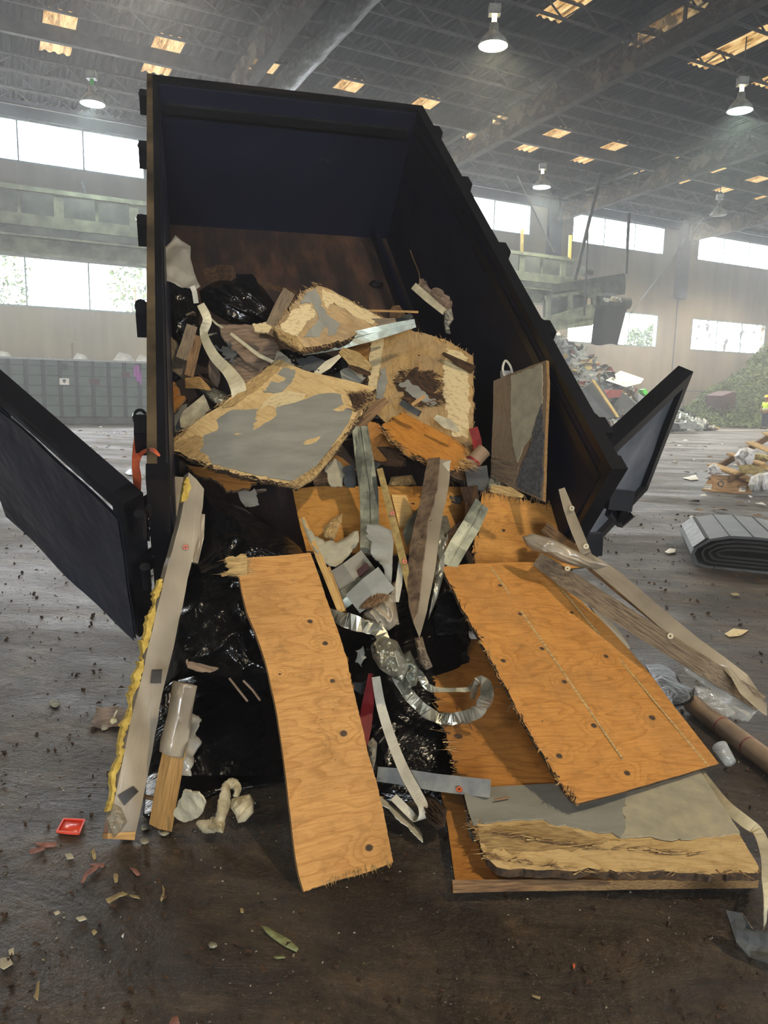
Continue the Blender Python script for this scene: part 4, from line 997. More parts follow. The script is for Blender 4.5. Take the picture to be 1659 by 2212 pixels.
def blob(name, px, spec, bulge, mat, label=None, cat=None, group=None, parent=None, folds=.3, fs_=3.0, fdir=None, seed=1, back=.3, rings=16, nang=72, c=None, sharp=1.0, cen_off=0.0, kind=None, edge=0.02):
    """puffed or crumpled body: outline from the photo, its own depth towards and away from the viewer. spec(px,py)->point"""
    n = len(px); cx = c[0] if c else sum(p[0] for p in px) / n; cy = c[1] if c else sum(p[1] for p in px) / n
    per = [0]
    for i in range(n): a, b = px[i], px[(i + 1) % n]; per.append(per[-1] + sqrt((a[0] - b[0]) ** 2 + (a[1] - b[1]) ** 2))
    ring = []
    for k in range(nang):
        t = per[-1] * k / nang; i = max(j for j in range(n) if per[j] <= t + 1e-9); a, b = px[i], px[(i + 1) % n]; f_ = (t - per[i]) / max(1e-6, per[i + 1] - per[i])
        ring.append((a[0] + (b[0] - a[0]) * f_, a[1] + (b[1] - a[1]) * f_))
    front = []; backv = []
    for r in range(rings + 1):
        t = r / rings
        for k in range(nang if r else 1):
            x, y = cx + (ring[k][0] - cx) * t, cy + (ring[k][1] - cy) * t
            p = spec(x, y); vw = (C0 - p).normalized()
            q = V((x / 100 * fs_, y / 100 * fs_, seed * 3.1))
            if fdir: ca, sa = cos(radians(fdir)), sin(radians(fdir)); q = V(((x * ca + y * sa) / 100 * fs_ * .35, (-x * sa + y * ca) / 100 * fs_ * 1.5, seed * 3.1))
            f1 = 1 - abs(noise.noise(q)) * 2; f2 = 1 - abs(noise.noise(q * 2.3 + V((5, 5, 5)))) * 2
            hgt = bulge * (max(0, 1 - t * t)) ** .75 + folds * bulge * ((f1 ** 2 if f1 > 0 else 0) * .7 + f2 * .25) * min(1, (1 - t) * 4 + edge)
            front.append(p + vw * hgt); backv.append(p - vw * (back * bulge * (max(0, 1 - t * t)) ** .5 + .002))
    nf = len(front); faces = []
    def idx(r, k): return 0 if r == 0 else 1 + (r - 1) * nang + (k % nang)
    for r in range(rings):
        for k in range(nang):
            if r == 0: faces.append((0, idx(1, k), idx(1, k + 1)))
            else: faces.append((idx(r, k), idx(r + 1, k), idx(r + 1, k + 1), idx(r, k + 1)))
    faces += [tuple(i + nf for i in f)[::-1] for f in faces]
    for k in range(nang): faces.append((idx(rings, k), idx(rings, k) + nf, idx(rings, k + 1) + nf, idx(rings, k + 1)))
    o = mk(name, front + backv, faces, mat, parent, True)
    if parent is None: return tag(o, label, cat, group, kind)
    return tag(o, label) if label else o
def SO(off): return lambda x, y: S(x, y, off)
def ZO(h): return lambda x, y: Z(x, y, h)
def PL(*pl):
    a, b, c = [pt(q) for q in pl]; n = (b - a).cross(c - a).normalized(); return lambda x, y: isect(x, y, a, n)
def s_(o): return ('s', o)
def z_(h): return ('z', h)
# ================================================================ the load: inside the bed
MX = lambda a, e='edge': (M[a], M[e])
# -- big weathered panel at the right of the heap
PR = [(820, 735, 4.92), (1022, 770, 4.6), (1000, 970, 4.15)]
o = slab('weathered_plywood', [(812, 735), (850, 722), (882, 712), (925, 722), (962, 733), (992, 750), (1022, 770), (1023, 880), (1022, 962), (990, 975), (950, 960), (900, 950), (840, 920), (790, 870), (800, 800)], PR, .018, MX('ply_c'),
         'large dirty plywood panel with a dark splintered hole, standing right in the heap', 'plywood', torn=(0, 1, 2, 3, 4, 5, 6, 7, 8), amp=.008, grain=((820, 740), (830, 860)), wav=.006, knots=[(905, 768, .010), (862, 762, .006), (958, 800, .006)], plyargs=dict(dark='#84683f', lite='#bd9c68', dirt=.6, grey=.2))
slab('peeled_strip', [(800, 735), (830, 733), (822, 790), (812, 850), (795, 855)], PR, .004, M['cream'], parent=o, torn='all', amp=.006, lift=.004)
slab('peeled_strip', [(965, 748), (1012, 772), (1014, 850), (1012, 950), (975, 940), (962, 880), (955, 820)], PR, .004, M['cream'], parent=o, torn='all', amp=.014, lift=.004)
slab('splintered_hole', [(852, 830), (868, 802), (905, 795), (945, 805), (950, 835), (962, 870), (940, 872), (905, 880), (870, 862)], PR, .004, M['wood_rot'], parent=o, torn='all', amp=.03, lift=.006, grain=((860, 800), (945, 880)))
slab('grey_skin_patch', [(858, 828), (880, 822), (910, 845), (950, 872), (935, 880), (890, 858)], PR, .004, M['felt'], parent=o, torn='all', amp=.015, lift=.0105)
slab('grey_skin_patch', [(822, 800), (834, 796), (838, 830), (826, 870), (812, 860)], PR, .004, M['felt'], parent=o, torn='all', amp=.01, lift=.0105)
splinters(o, [(812, 735), (882, 712), (962, 733), (1022, 770), (1022, 962)], PR, 90, .03, 80, .8, seed=4)
splinters(o, [(855, 830), (870, 805), (945, 808), (955, 870), (905, 878), (865, 862)], PR, 150, .06, 8, .4, seed=5, mat=[M['wood_rot'], M['wood_old']], lift=.012)
splinters(o, [(800, 740), (795, 850)], PR, 50, .03, 95, .5, seed=6)
strip('wood_splinter', [(956, 763, 4.62), (990, 782, 4.55), (1022, 798, 4.5)], [.015, .035, .05], M['wood_rot'], 'dark pointed wood splinter on the upper right of the weathered panel', 'splinter', kind='box', h=.02, rough=.006)
# -- light brown panel behind, between block and weathered panel
slab('plywood_scrap', [(740, 742), (812, 722), (806, 800), (760, 790), (735, 765)], [(740, 742, 4.95), (812, 722, 5.0), (806, 800, 4.8)], .015, MX('ply_b'), 'brown plywood scrap wedged between the peeled block and the weathered panel', 'plywood', torn=(2, 3, 4))
# -- peeled block at the top
PB = [(685, 615, 4.85), (832, 692, 4.8), (640, 745, 4.35)]
o = slab('plywood_block', [(684, 614), (715, 628), (760, 652), (832, 690), (800, 712), (735, 738), (688, 748), (650, 750), (610, 735), (592, 708), (625, 665), (655, 628)], PB, .05, (M['ply_c'], M['edge_dark']),
         'thick plywood piece with peeling cream and grey skin at the top of the heap', 'plywood', torn=(4, 5, 6, 7, 8, 9, 10, 11), amp=.014, wav=.006)
slab('grey_skin_patch', [(683, 622), (692, 650), (705, 680), (735, 700), (720, 725), (655, 730), (690, 690), (676, 655), (648, 655), (665, 632)], PB, .004, M['felt'], parent=o, torn='all', amp=.012, lift=.004)
slab('cream_skin_patch', [(645, 662), (672, 660), (682, 680), (655, 708), (642, 728), (600, 712), (625, 680)], PB, .006, M['cream'], parent=o, torn='all', amp=.012, lift=.006)
slab('cream_skin_patch', [(695, 625), (760, 655), (825, 690), (800, 702), (760, 680), (722, 655), (706, 668), (694, 650)], PB, .006, M['cream'], parent=o, torn='all', amp=.012, lift=.006)
blob('frayed_edge', [(592, 708), (640, 728), (655, 745), (650, 760), (625, 748), (600, 730)], PL(*PB), .03, M['peel'], parent=o, folds=1.2, fs_=14, seed=4)
splinters(o, [(684, 614), (655, 628), (625, 665), (592, 708), (610, 735), (650, 755), (690, 748), (760, 730)], PB, 160, .05, 50, .5, seed=2)
splinters(o, [(684, 614), (760, 652), (832, 690)], PB, 50, .035, 70, .6, seed=3)
# -- scraps behind
strip('timber_offcut', [(445, 600, 5.1), (470, 590, 5.1), (500, 590, 5.05)], .09, M['wood_rot'], 'rotten dark timber end behind the black bag at the top left', 'timber', kind='box', h=.04, rough=.02)
strip('timber_offcut', [(553, 612, 5.15), (600, 622, 5.15), (640, 634, 5.1)], .035, M['wood_rot'], 'thin rotten batten sticking out behind the black bag towards the peeled block', 'timber', kind='box', h=.03, rough=.01)
strip('timber_offcut', [(625, 628, 4.95), (602, 672, 4.85), (580, 722, 4.75)], .075, M['wood_grey'], 'grey split timber piece leaning upright between black bag and peeled block', 'timber', kind='box', h=.04, rough=.01)
strip('thin_stick', [(790, 671, 4.95), (850, 672, 4.9), (903, 674, 4.85)], .014, M['lumber'], 'thin orange-brown stick lying level above the steel flashing', 'stick', kind='box', h=.01)
# -- steel flashing across
strip('steel_flashing', [(652, 748, 4.55), (705, 742, 4.55), (770, 730, 4.6), (830, 715, 4.62), (897, 698, 4.65)], [.11, .10, .085, .075, .05], M['galv'], 'long bent galvanised flashing lying across the foot of the peeled block', 'flashing', kind='chan', n=4, tw=[10, -10, 15, -5, 0])
strip('wood_splinter', [(760, 708, 4.75), (810, 702, 4.75), (855, 692, 4.75)], [.05, .07, .02], M['wood_grey'], 'grey-brown wood splinter just above the long steel flashing', 'splinter', kind='box', h=.015, rough=.012)
# -- bags and grey sheet, top left
blob('black_plastic_bag', [(338, 596), (375, 600), (415, 622), (432, 650), (430, 700), (445, 720), (420, 745), (380, 740), (345, 725), (338, 660)], SO(.25), .12, M['bag'], 'crumpled black plastic bag under the grey sheet at the left wall of the bed', 'bag', folds=.5, fs_=1.8, seed=3)
blob('black_plastic_bag', [(430, 628), (455, 612), (500, 592), (545, 592), (575, 630), (602, 668), (590, 700), (545, 706), (500, 700), (460, 676), (435, 655)], SO(.08), .13, M['bag'], 'streaky folded black plastic bag in the upper left of the heap', 'bag', folds=.45, fs_=3.2, fdir=40, seed=8)
slab('plastic_sheet', [(378, 511), (392, 520), (412, 533), (411, 560), (420, 590), (432, 622), (420, 628), (395, 617), (358, 606), (331, 578), (336, 556), (352, 538)], [(378, 511, 4.85), (432, 622, 4.65), (331, 578, 4.6)], .004, M['poly_grey'], 'torn grey plastic sheet standing up against the left wall of the bed', 'sheet', wav=.02, torn=(5, 6, 7, 8), amp=.006, smooth=True)
strip('cream_strip', [(415, 618, 4.6), (420, 630, 4.6), (424, 655, 4.62)], .03, M['strip_white'], 'short pale tail hanging from the torn grey sheet', 'strip')
strip('cream_strip', [(433, 657, 4.55), (448, 690, 4.5), (440, 722, 4.5), (462, 768, 4.4), (492, 800, 4.3), (512, 830, 4.2), (518, 862, 4.15)], [.045, .055, .05, .06, .07, .09, .08], M['strip_cream'], 'long bent cream metal strip snaking down the left of the heap', 'strip', n=4, tw=[0, 20, -25, 0, 15, 10, 0])
strip('cream_strip', [(452, 685, 4.62), (468, 700, 4.6), (482, 708, 4.58)], .012, M['strip_cream'], 'sliver of cream trim beside the bend of the long cream strip', 'strip')
strip('cream_strip', [(498, 720, 4.55), (530, 745, 4.5), (560, 768, 4.45), (590, 782, 4.42)], [.018, .02, .022, .02], M['strip_cream'], 'narrow straight cream trim on the brown felt panel', 'strip', h=.01)
slab('felt_sheet', [(470, 702), (510, 700), (548, 705), (580, 718), (602, 750), (590, 785), (560, 800), (520, 770), (492, 742)], [(470, 702, 4.75), (602, 750, 4.75), (520, 790, 4.5)], .012, M['card_dirty'], 'dirty brown felt panel below the streaky black bag', 'panel', torn='all', amp=.01, wav=.01)
slab('felt_sheet', [(478, 775), (520, 770), (560, 798), (575, 822), (540, 850), (512, 830), (490, 806)], [(478, 775, 4.6), (575, 822, 4.45), (512, 850, 4.3)], .01, M['card_dirty'], 'dark brown felt scrap right of the long cream strip', 'panel', torn='all', amp=.02, wav=.01)
slab('felt_sheet', [(465, 745), (500, 742), (512, 765), (508, 790), (480, 775)], [(465, 745, 4.58), (512, 765, 4.55), (480, 790, 4.48)], .006, M['felt_dark'], 'small dark torn felt scrap touching the long cream strip', 'panel', torn='all', amp=.02)
slab('cream_scrap', [(545, 700), (575, 695), (590, 708), (578, 720), (550, 715)], [(545, 700, 4.6), (590, 708, 4.6), (560, 720, 4.55)], .01, M['cream'], 'small cream flake under the streaky black bag', 'scrap', torn='all')
strip('wood_splinter', [(345, 716, 4.6), (362, 745, 4.5), (378, 780, 4.42), (403, 812, 4.35)], [.04, .10, .12, .05], M['wood_grey'], 'brown frayed wood splinter against the left wall', 'splinter', kind='box', h=.02, rough=.014)
strip('timber_offcut', [(415, 703, 4.5), (404, 740, 4.42), (392, 775, 4.35)], .065, M['wood_grey'], 'grey-brown square timber offcut leaning up near the left wall', 'timber', kind='box', h=.05)
strip('timber_offcut', [(428, 725, 4.5), (420, 760, 4.42), (408, 812, 4.32)], .05, M['wood_old'], 'darker narrow timber offcut just right of the leaning grey one', 'timber', kind='box', h=.03, rough=.006)
slab('plywood_scrap', [(342, 842), (362, 830), (378, 826), (400, 858), (384, 880), (362, 903), (350, 880)], [(342, 842, 4.3), (400, 858, 4.2), (362, 903, 4.1)], .016, MX('ply_b'), 'split reddish plywood scrap low against the left wall', 'plywood', torn=(0, 1, 2, 4), amp=.016)
strip('wood_splinter', [(400, 828, 4.28), (425, 826, 4.25), (448, 838, 4.2)], [.05, .06, .02], M['lumber'], 'short pale split wood piece left of the bent cream strip', 'splinter', kind='box', h=.03, rough=.012)
blob('foil_scrap', [(430, 842), (462, 838), (490, 850), (500, 875), (482, 884), (455, 865)], SO(-.1), .05, M['foil'], 'crumpled silver foil scrap left of the big grey panel', 'scrap', folds=1.0, fs_=7, seed=2)
slab('gypsum_block', [(388, 905), (396, 888), (440, 852), (446, 864), (425, 890), (398, 925), (390, 922)], [(388, 905, 4.05), (440, 852, 4.2), (398, 925, 3.98)], .06, M['flake'], 'cream slab-shaped block standing on edge at the lower left of the heap', 'block')
slab('felt_scrap', [(358, 900), (380, 882), (402, 872), (398, 895), (390, 925), (370, 935)], [(358, 900, 4.2), (402, 872, 4.2), (370, 935, 4.05)], .008, M['felt'], 'dark grey torn scrap behind the cream block', 'scrap', torn='all', amp=.012)
slab('felt_scrap', [(343, 918), (358, 908), (372, 922), (374, 950), (360, 962), (352, 975), (342, 950)], [(343, 918, 4.05), (372, 922, 4.0), (352, 975, 3.88)], .008, M['flake'], 'pale grey torn scrap at the left wall just above the big grey panel', 'scrap', torn='all', amp=.012)
slab('felt_scrap', [(408, 905), (440, 875), (452, 900), (448, 925), (420, 935)], [(408, 905, 4.15), (452, 900, 4.15), (420, 935, 4.0)], .008, M['felt_dark'], 'dark felt scrap right of the cream block', 'scrap', torn='all', amp=.012)
blob('black_plastic_bag', [(338, 790), (352, 775), (385, 790), (395, 815), (370, 835), (345, 825)], SO(.1), .06, M['bag'], 'small black bag bulge at the left wall below the frayed brown splinter', 'bag', folds=.5, seed=6)
# -- between block and big grey panel
strip('wood_splinter', [(736, 756, 4.5), (765, 775, 4.45), (800, 795, 4.4)], [.03, .08, .03], M['peel'], 'bright frayed wood splinter right below the steel flashing', 'splinter', kind='box', h=.02, rough=.018)
strip('cream_strip', [(682, 808, 4.42), (708, 788, 4.45), (735, 768, 4.48)], [.03, .05, .02], M['strip_cream'], 'cream torn trim lying above the top edge of the big grey panel', 'strip')
blob('black_plastic_bag', [(605, 755), (650, 752), (700, 762), (735, 775), (740, 800), (700, 812), (640, 800), (612, 785)], SO(.18), .04, M['bag'], 'dark plastic showing in the gap above the big grey panel', 'bag', folds=.7, seed=12)
slab('felt_scrap', [(640, 775), (675, 768), (702, 780), (690, 800), (655, 800)], [(640, 775, 4.52), (702, 780, 4.5), (655, 800, 4.42)], .006, M['felt_dark'], 'dark grey scrap in the gap above the big grey panel', 'scrap', torn='all')
slab('felt_scrap', [(735, 800), (770, 790), (790, 815), (770, 832), (742, 822)], [(735, 800, 4.5), (790, 815, 4.5), (742, 832, 4.4)], .008, M['felt'], 'grey scrap between frayed splinter and big grey panel', 'scrap', torn='all')
strip('wood_splinter', [(752, 790, 4.42), (775, 800, 4.4), (800, 808, 4.38)], [.01, .03, .015], M['wood_rot'], 'dark thin splinter under the bright frayed one', 'splinter', kind='box', h=.01, rough=.01)
slab('felt_scrap', [(588, 790), (600, 758), (618, 768), (636, 790), (622, 800), (600, 800)], [(588, 790, 4.45), (600, 758, 4.55), (636, 790, 4.42)], .005, M['felt_warm'], 'curved brownish scrap peeking over the big grey panel', 'scrap', torn=(2, 3), wav=.01)
# -- THE big grey panel
PQ = [(625, 790, 4.38), (400, 965, 3.80), (640, 1045, 3.52)]
o = slab('roofing_sheet', [(603, 775), (625, 786), (655, 800), (730, 818), (812, 838), (806, 850), (775, 898), (748, 935), (720, 975), (700, 1000), (672, 1030), (640, 1050), (600, 1042), (560, 1035), (500, 1020), (450, 1005), (400, 985), (356, 965), (378, 945), (420, 915), (470, 880), (530, 830), (575, 797)], PQ, .032, (M['ply_pale'], M['edge_dark']),
         'large broken roofing panel with smooth grey face and torn wooden rim, mid heap', 'panel', torn=(0, 4, 5, 6, 7, 8, 9, 10, 11, 12, 13, 14, 15, 16, 17), amp=.012, wav=.008, res=14)
slab('grey_face', [(500, 888), (560, 885), (600, 880), (640, 870), (690, 853), (716, 850), (736, 853), (740, 872), (762, 888), (752, 915), (735, 940), (700, 990), (672, 1020), (640, 1040), (600, 1035), (560, 1030), (500, 1012), (458, 1002), (450, 985), (432, 975), (436, 950), (452, 920), (478, 900)], PQ, .004, M['felt'], parent=o, torn='all', amp=.006, lift=.005, wav=.004)
slab('grey_patch', [(612, 795), (640, 800), (632, 825), (612, 845), (600, 850), (570, 848), (590, 820)], PQ, .004, M['felt'], parent=o, torn='all', amp=.012, lift=.005)
slab('cream_patch', [(595, 850), (622, 845), (662, 852), (650, 870), (600, 884), (560, 886), (570, 870)], PQ, .004, M['cream'], parent=o, torn='all', amp=.01, lift=.0035)
slab('torn_rim', [(612, 778), (575, 800), (530, 838), (480, 880), (500, 878), (560, 840), (600, 805)], PQ, .004, M['peel'], parent=o, torn='all', amp=.01, lift=.005, grain=((480, 880), (600, 790)))
slab('torn_rim', [(380, 960), (420, 940), (440, 950), (432, 975), (455, 1000), (420, 990), (380, 972)], PQ, .004, M['peel'], parent=o, torn='all', amp=.012, lift=.005)
blob('frayed_hole', [(752, 850), (790, 845), (806, 852), (785, 880), (765, 890), (758, 870)], PL(*PQ), .02, M['wood_rot'], parent=o, folds=1.5, fs_=12, seed=5)
blob('frayed_rim', [(640, 1048), (672, 1022), (705, 980), (740, 938), (752, 940), (715, 992), (680, 1035), (645, 1056), (610, 1050)], PL(*[(a, b, c + .02) for a, b, c in PQ]), .03, M['peel'], parent=o, folds=1.0, fs_=14, seed=9)
splinters(o, [(640, 1050), (700, 1000), (748, 935), (806, 850)], PQ, 170, .05, 130, .6, seed=7)
splinters(o, [(603, 775), (530, 830), (420, 915), (356, 965)], PQ, 130, .045, 140, .5, seed=8)
splinters(o, [(356, 965), (450, 1005), (560, 1035), (640, 1050)], PQ, 120, .03, 20, .7, seed=9)
splinters(o, [(752, 852), (800, 850), (785, 880), (760, 885)], PQ, 120, .045, 35, .6, seed=10, lift=.01)
# under its lower edge
slab('plywood_scrap', [(402, 1003), (450, 1012), (520, 1035), (556, 1042), (540, 1055), (490, 1062), (470, 1040), (420, 1025)], [(402, 1003, 3.85), (556, 1042, 3.85), (490, 1062, 3.7)], .014, MX('ply_b', 'edge_dark'), 'broken plywood scrap peeking out under the lower edge of the big grey panel', 'plywood', torn='all', amp=.01)
slab('felt_scrap', [(510, 1060), (550, 1055), (560, 1090), (530, 1095)], [(510, 1060, 3.9), (550, 1055, 3.9), (530, 1095, 3.85)], .006, M['felt_warm'], 'grey-brown scrap in the shade under the big grey panel', 'scrap', torn='all')
# -- broken wood right of the big panel
strip('wood_splinter', [(757, 922, 4.05), (795, 893, 4.1), (835, 862, 4.15)], [.09, .07, .025], M['wood_old'], 'long frayed wood splinter at the right corner of the big grey panel', 'splinter', kind='box', h=.03, rough=.016)
slab('plywood_scrap', [(775, 935), (800, 910), (830, 925), (850, 955), (840, 990), (800, 1000), (778, 975)], [(775, 935, 4.3), (850, 955, 4.3), (800, 1000, 4.15)], .015, MX('ply_b', 'edge_dark'), 'reddish broken plywood behind the steel channel', 'plywood', torn='all', amp=.014)
strip('wood_splinter', [(800, 975, 4.25), (835, 985, 4.2), (872, 1000, 4.15)], [.04, .10, .04], M['wood_rot'], 'dark rotten wood chunk below the orange broken plywood', 'splinter', kind='box', h=.04, rough=.02)
o = slab('plywood_piece', [(826, 922), (845, 905), (882, 884), (915, 903), (955, 925), (990, 948), (1016, 972), (1010, 995), (985, 1012), (962, 1022), (940, 1000), (905, 985), (885, 985), (862, 965), (842, 945)], [(830, 922, 4.22), (1010, 975, 4.1), (905, 985, 3.95)], .016, MX('ply_a', 'edge_dark'),
         'bright orange broken plywood piece with shredded ends, right of centre in the heap', 'plywood', torn=(0, 1, 5, 6, 7, 8, 9, 10, 11, 12, 13, 14), amp=.028, tstep=.009, wav=.004, grain=((882, 884), (1010, 975)), knots=[(905, 930, .004)], plyargs=dict(dark='#9a5f20', lite='#c98b3e', dirt=.25))
splinters(o, [(985, 1012), (1010, 995), (1016, 972), (955, 925)], [(830, 922, 4.22), (1010, 975, 4.1), (905, 985, 3.95)], 170, .09, 35, .35, seed=11, wid=.003, mat=[M['lumber'], M['wood_old']])
splinters(o, [(826, 922), (842, 945), (885, 985), (940, 1000)], [(830, 922, 4.22), (1010, 975, 4.1), (905, 985, 3.95)], 130, .07, 35, .35, seed=12, wid=.003, mat=[M['lumber'], M['wood_rot']])
for i, (a, b, lab) in enumerate((((940, 900), (990, 930), 'upper'), ((955, 1010), (1030, 1040), 'lower'))):
    strip('wood_splinter', [(a[0], a[1], 4.15), ((a[0] + b[0]) / 2, (a[1] + b[1]) / 2, 4.1), (b[0], b[1], 4.05)], [.02, .05, .01], M['wood_old' if i else 'flake'], '%s frayed sliver at the right end of the orange broken plywood' % lab, 'splinter', kind='box', h=.012, rough=.012)
blob('felt_scrap', [(905, 880), (945, 878), (975, 895), (1000, 905), (1010, 925), (985, 935), (955, 925), (925, 908)], SO(-.1), .03, M['flake'], 'crumbled pale grey plaster on top of the orange broken plywood', 'scrap', folds=1.4, fs_=9, seed=14)
strip('timber_offcut', [(865, 868, 4.28), (885, 882, 4.22), (905, 893, 4.2)], .035, M['felt_dark'], 'small dark grey batten end above the orange broken plywood', 'timber', kind='box', h=.03)
strip('thin_stick', [(890, 875, 4.2), (918, 855, 4.2)], .02, M['lumber'], 'small orange chip standing on the dark batten end', 'chip', kind='box', h=.006)
strip('red_strip', [(1022, 924, 4.12), (1030, 950, 4.08), (1034, 985, 4.02)], .05, M['red'], 'red painted strip upright at the right edge of the heap', 'strip', kind='box', h=.01)
o = empty('cardboard_tube', P(1030, 990, 4.0), 'short beige cardboard tube end with a red line, right of the orange plywood', 'tube')
MB().cyl(P(1012, 1008, 4.02), P(1046, 972, 4.05), .042, 18).build('tube_wall', M['tube'], o, smooth=False); MB().cyl(P(1020, 1000, 4.02), P(1023, 996, 4.025), .0435, 18).build('red_line', M['red'], o)
slab('felt_scrap', [(1003, 1012), (1052, 1005), (1056, 1040), (1045, 1060), (1010, 1052)], [(1003, 1012, 3.98), (1052, 1005, 3.98), (1010, 1060, 3.85)], .01, M['felt_dark'], 'dark slate grey felt scrap below the beige tube end', 'scrap')
blob('paper_scrap', [(1045, 1040), (1062, 1025), (1085, 1035), (1092, 1055), (1070, 1062), (1050, 1060)], SO(-.12), .04, M['flake'], 'crumpled whitish scrap at the foot of the tall leaning panel', 'scrap', folds=1.2, fs_=9, seed=21)
# -- tall panel against the right wall
PW = [(1066, 822, 4.30), (1180, 780, 3.95), (1172, 1083, 3.68)]
o = slab('wall_board', [(1066, 823), (1100, 808), (1180, 778), (1182, 830), (1177, 950), (1173, 1083), (1140, 1068), (1100, 1052), (1060, 1030), (1062, 960), (1065, 890)], PW, .02, (M['ply_c'], M['edge']), 'tall weathered wall panel leaning against the right side of the bed', 'panel', grain=((1066, 823), (1062, 960)), knots=[(1125, 868, .006), (1140, 860, .005)], plyargs=dict(dark='#6e5c43', lite='#96826a', dirt=.7, grey=.3))
slab('pale_skin', [(1104, 812), (1172, 786), (1172, 870), (1160, 930), (1135, 960), (1118, 1000), (1108, 960), (1104, 900)], PW, .003, M['pale_grey_skin'], parent=o, torn='all', amp=.008, lift=.003)
slab('granular_patch', [(1172, 872), (1176, 950), (1170, 1078), (1140, 1064), (1115, 1050), (1130, 1000), (1148, 960), (1158, 915)], PW, .003, M['granule'], parent=o, torn='all', amp=.014, lift=.006)
slab('frayed_patch', [(1062, 985), (1100, 995), (1125, 1000), (1110, 1045), (1062, 1026)], PW, .004, M['wood_grey'], parent=o, torn='all', amp=.02, lift=.004)
e = empty('plastic_cup', P(1095, 815, 4.3), 'small clear plastic cup with a looped strap behind the leaning panel', 'cup')
MB().lathe(P(1094, 818, 4.32), [(.03, -.03), (.04, .045)], 16).build('cup_wall', M['cup'], e, smooth=True)
strip('loop_strap', [(1090, 812, 4.3), (1086, 795, 4.32), (1092, 779, 4.32), (1102, 790, 4.3), (1107, 806, 4.28)], .012, M['strip_white'], parent=e, n=4)
# -- torn trim on the right wall
def rw(x, y, i=.86): return RW(x, y, i)
slab('wall_scrap', [(903, 600), (916, 606), (930, 624), (945, 622), (962, 636), (976, 652), (972, 675), (958, 668), (935, 648), (905, 628)], [(903, 600, 5.35), (976, 652, 5.0), (905, 640, 5.25)], .004, M['card_dirty'], 'torn brown paper sheet hanging on the right wall of the bed', 'scrap', torn='all', amp=.01, wav=.015)
strip('wall_trim', [(893, 617, 5.22), (925, 645, 5.1), (960, 674, 4.98)], [.05, .05, .04], M['strip_cream'], 'cream trim length hanging below the torn brown sheet on the right wall', 'trim', kind='box', h=.012)
blob('wall_scrap', [(960, 672), (975, 665), (980, 690), (970, 705), (974, 722), (962, 720), (958, 700)], lambda x, y: P(x, y, 4.95), .03, M['felt_warm'], 'crumpled grey-brown scrap dangling at the end of the cream trim', 'scrap', folds=1.2, fs_=9, seed=31)
strip('wall_scratch', [(886, 540, ('w', .918)), (893, 560, ('w', .918)), (905, 590, ('w', .918)), (907, 612, ('w', .918))], .008, M['wood_old'], 'thin brown thread running up the right wall above the torn sheet', 'thread', h=.002, n=3)

# ================================================================ spill at the mouth of the bed
P1 = [(640, 1055, 3.98), (1000, 1055, 4.05), (700, 1190, 3.55)]
o = slab('plywood_sheet', [(632, 1056), (700, 1050), (800, 1050), (900, 1050), (1010, 1052), (1020, 1110), (1000, 1180), (900, 1195), (760, 1195), (662, 1190), (646, 1125)], P1, .016, MX('ply_a'), 'orange plywood sheet lying behind the steel channel at the mouth of the bed', 'plywood', torn=(0, 1, 2, 3, 4), amp=.006, knots=[(892, 1088, .012), (648, 1100, .004)], plyargs=dict(dark='#93611f', lite='#c8924a', dirt=.35), grain=((640, 1060), (1000, 1060)))
blob('frayed_chunk', [(845, 1030), (890, 1026), (900, 1048), (860, 1052), (838, 1050)], SO(-.02), .03, M['peel'], 'frayed tuft of splintered wood on the upper edge of the orange sheet', 'splinter', folds=1.5, fs_=12, seed=17)
slab('timber_board', [(846, 1068), (878, 1070), (892, 1105), (880, 1140), (862, 1135)], [(846, 1068, 3.88), (892, 1105, 3.8), (862, 1140, 3.7)], .02, M['lumber_pale'], 'short pale new board behind the nailed yellow stick', 'board')
P2 = [(1045, 1065, 3.95), (1210, 1090, 3.85), (1130, 1222, 3.68)]
o = slab('plywood_sheet', [(1042, 1062), (1080, 1066), (1115, 1072), (1160, 1085), (1210, 1092), (1232, 1140), (1262, 1225), (1200, 1232), (1110, 1228), (1022, 1222), (1020, 1180), (1036, 1110)], P2, .016, MX('ply_a'), 'orange plywood sheet with ragged upper edge between leaning panel and right plywood board', 'plywood', torn=(0, 1, 2, 3, 9, 10), amp=.014, knots=[(1088, 1146, .012)], plyargs=dict(dark='#9a6424', lite='#c98f45', dirt=.4), grain=((1042, 1150), (1232, 1160)))
splinters(o, [(1042, 1062), (1115, 1072), (1210, 1092)], P2, 120, .05, 85, .4, seed=13)
splinters(o, [(1036, 1110), (1022, 1222)], P2, 60, .04, 80, .5, seed=14, mat=[M['wood_rot'], M['wood_old']])
strip('wood_splinter', [(1060, 1055, 3.72), (1100, 1062, 3.7), (1130, 1072, 3.66)], [.03, .04, .01], M['peel'], 'cream frayed rim piece on the ragged upper edge of the right orange sheet', 'splinter', kind='box', h=.01, rough=.012)
strip('wood_splinter', [(1012, 1050, 3.85), (1020, 1090, 3.75), (1012, 1135, 3.68)], [.08, .06, .02], M['wood_rot'], 'dark splintered wood upright left of the right orange sheet', 'splinter', kind='box', h=.03, rough=.02)
blob('felt_scrap', [(968, 1070), (992, 1062), (1006, 1075), (995, 1092), (975, 1088)], SO(-.1), .04, M['felt_dark'], 'crumpled dark grey scrap above the leaning steel channel piece', 'scrap', folds=1.2, fs_=9, seed=23)
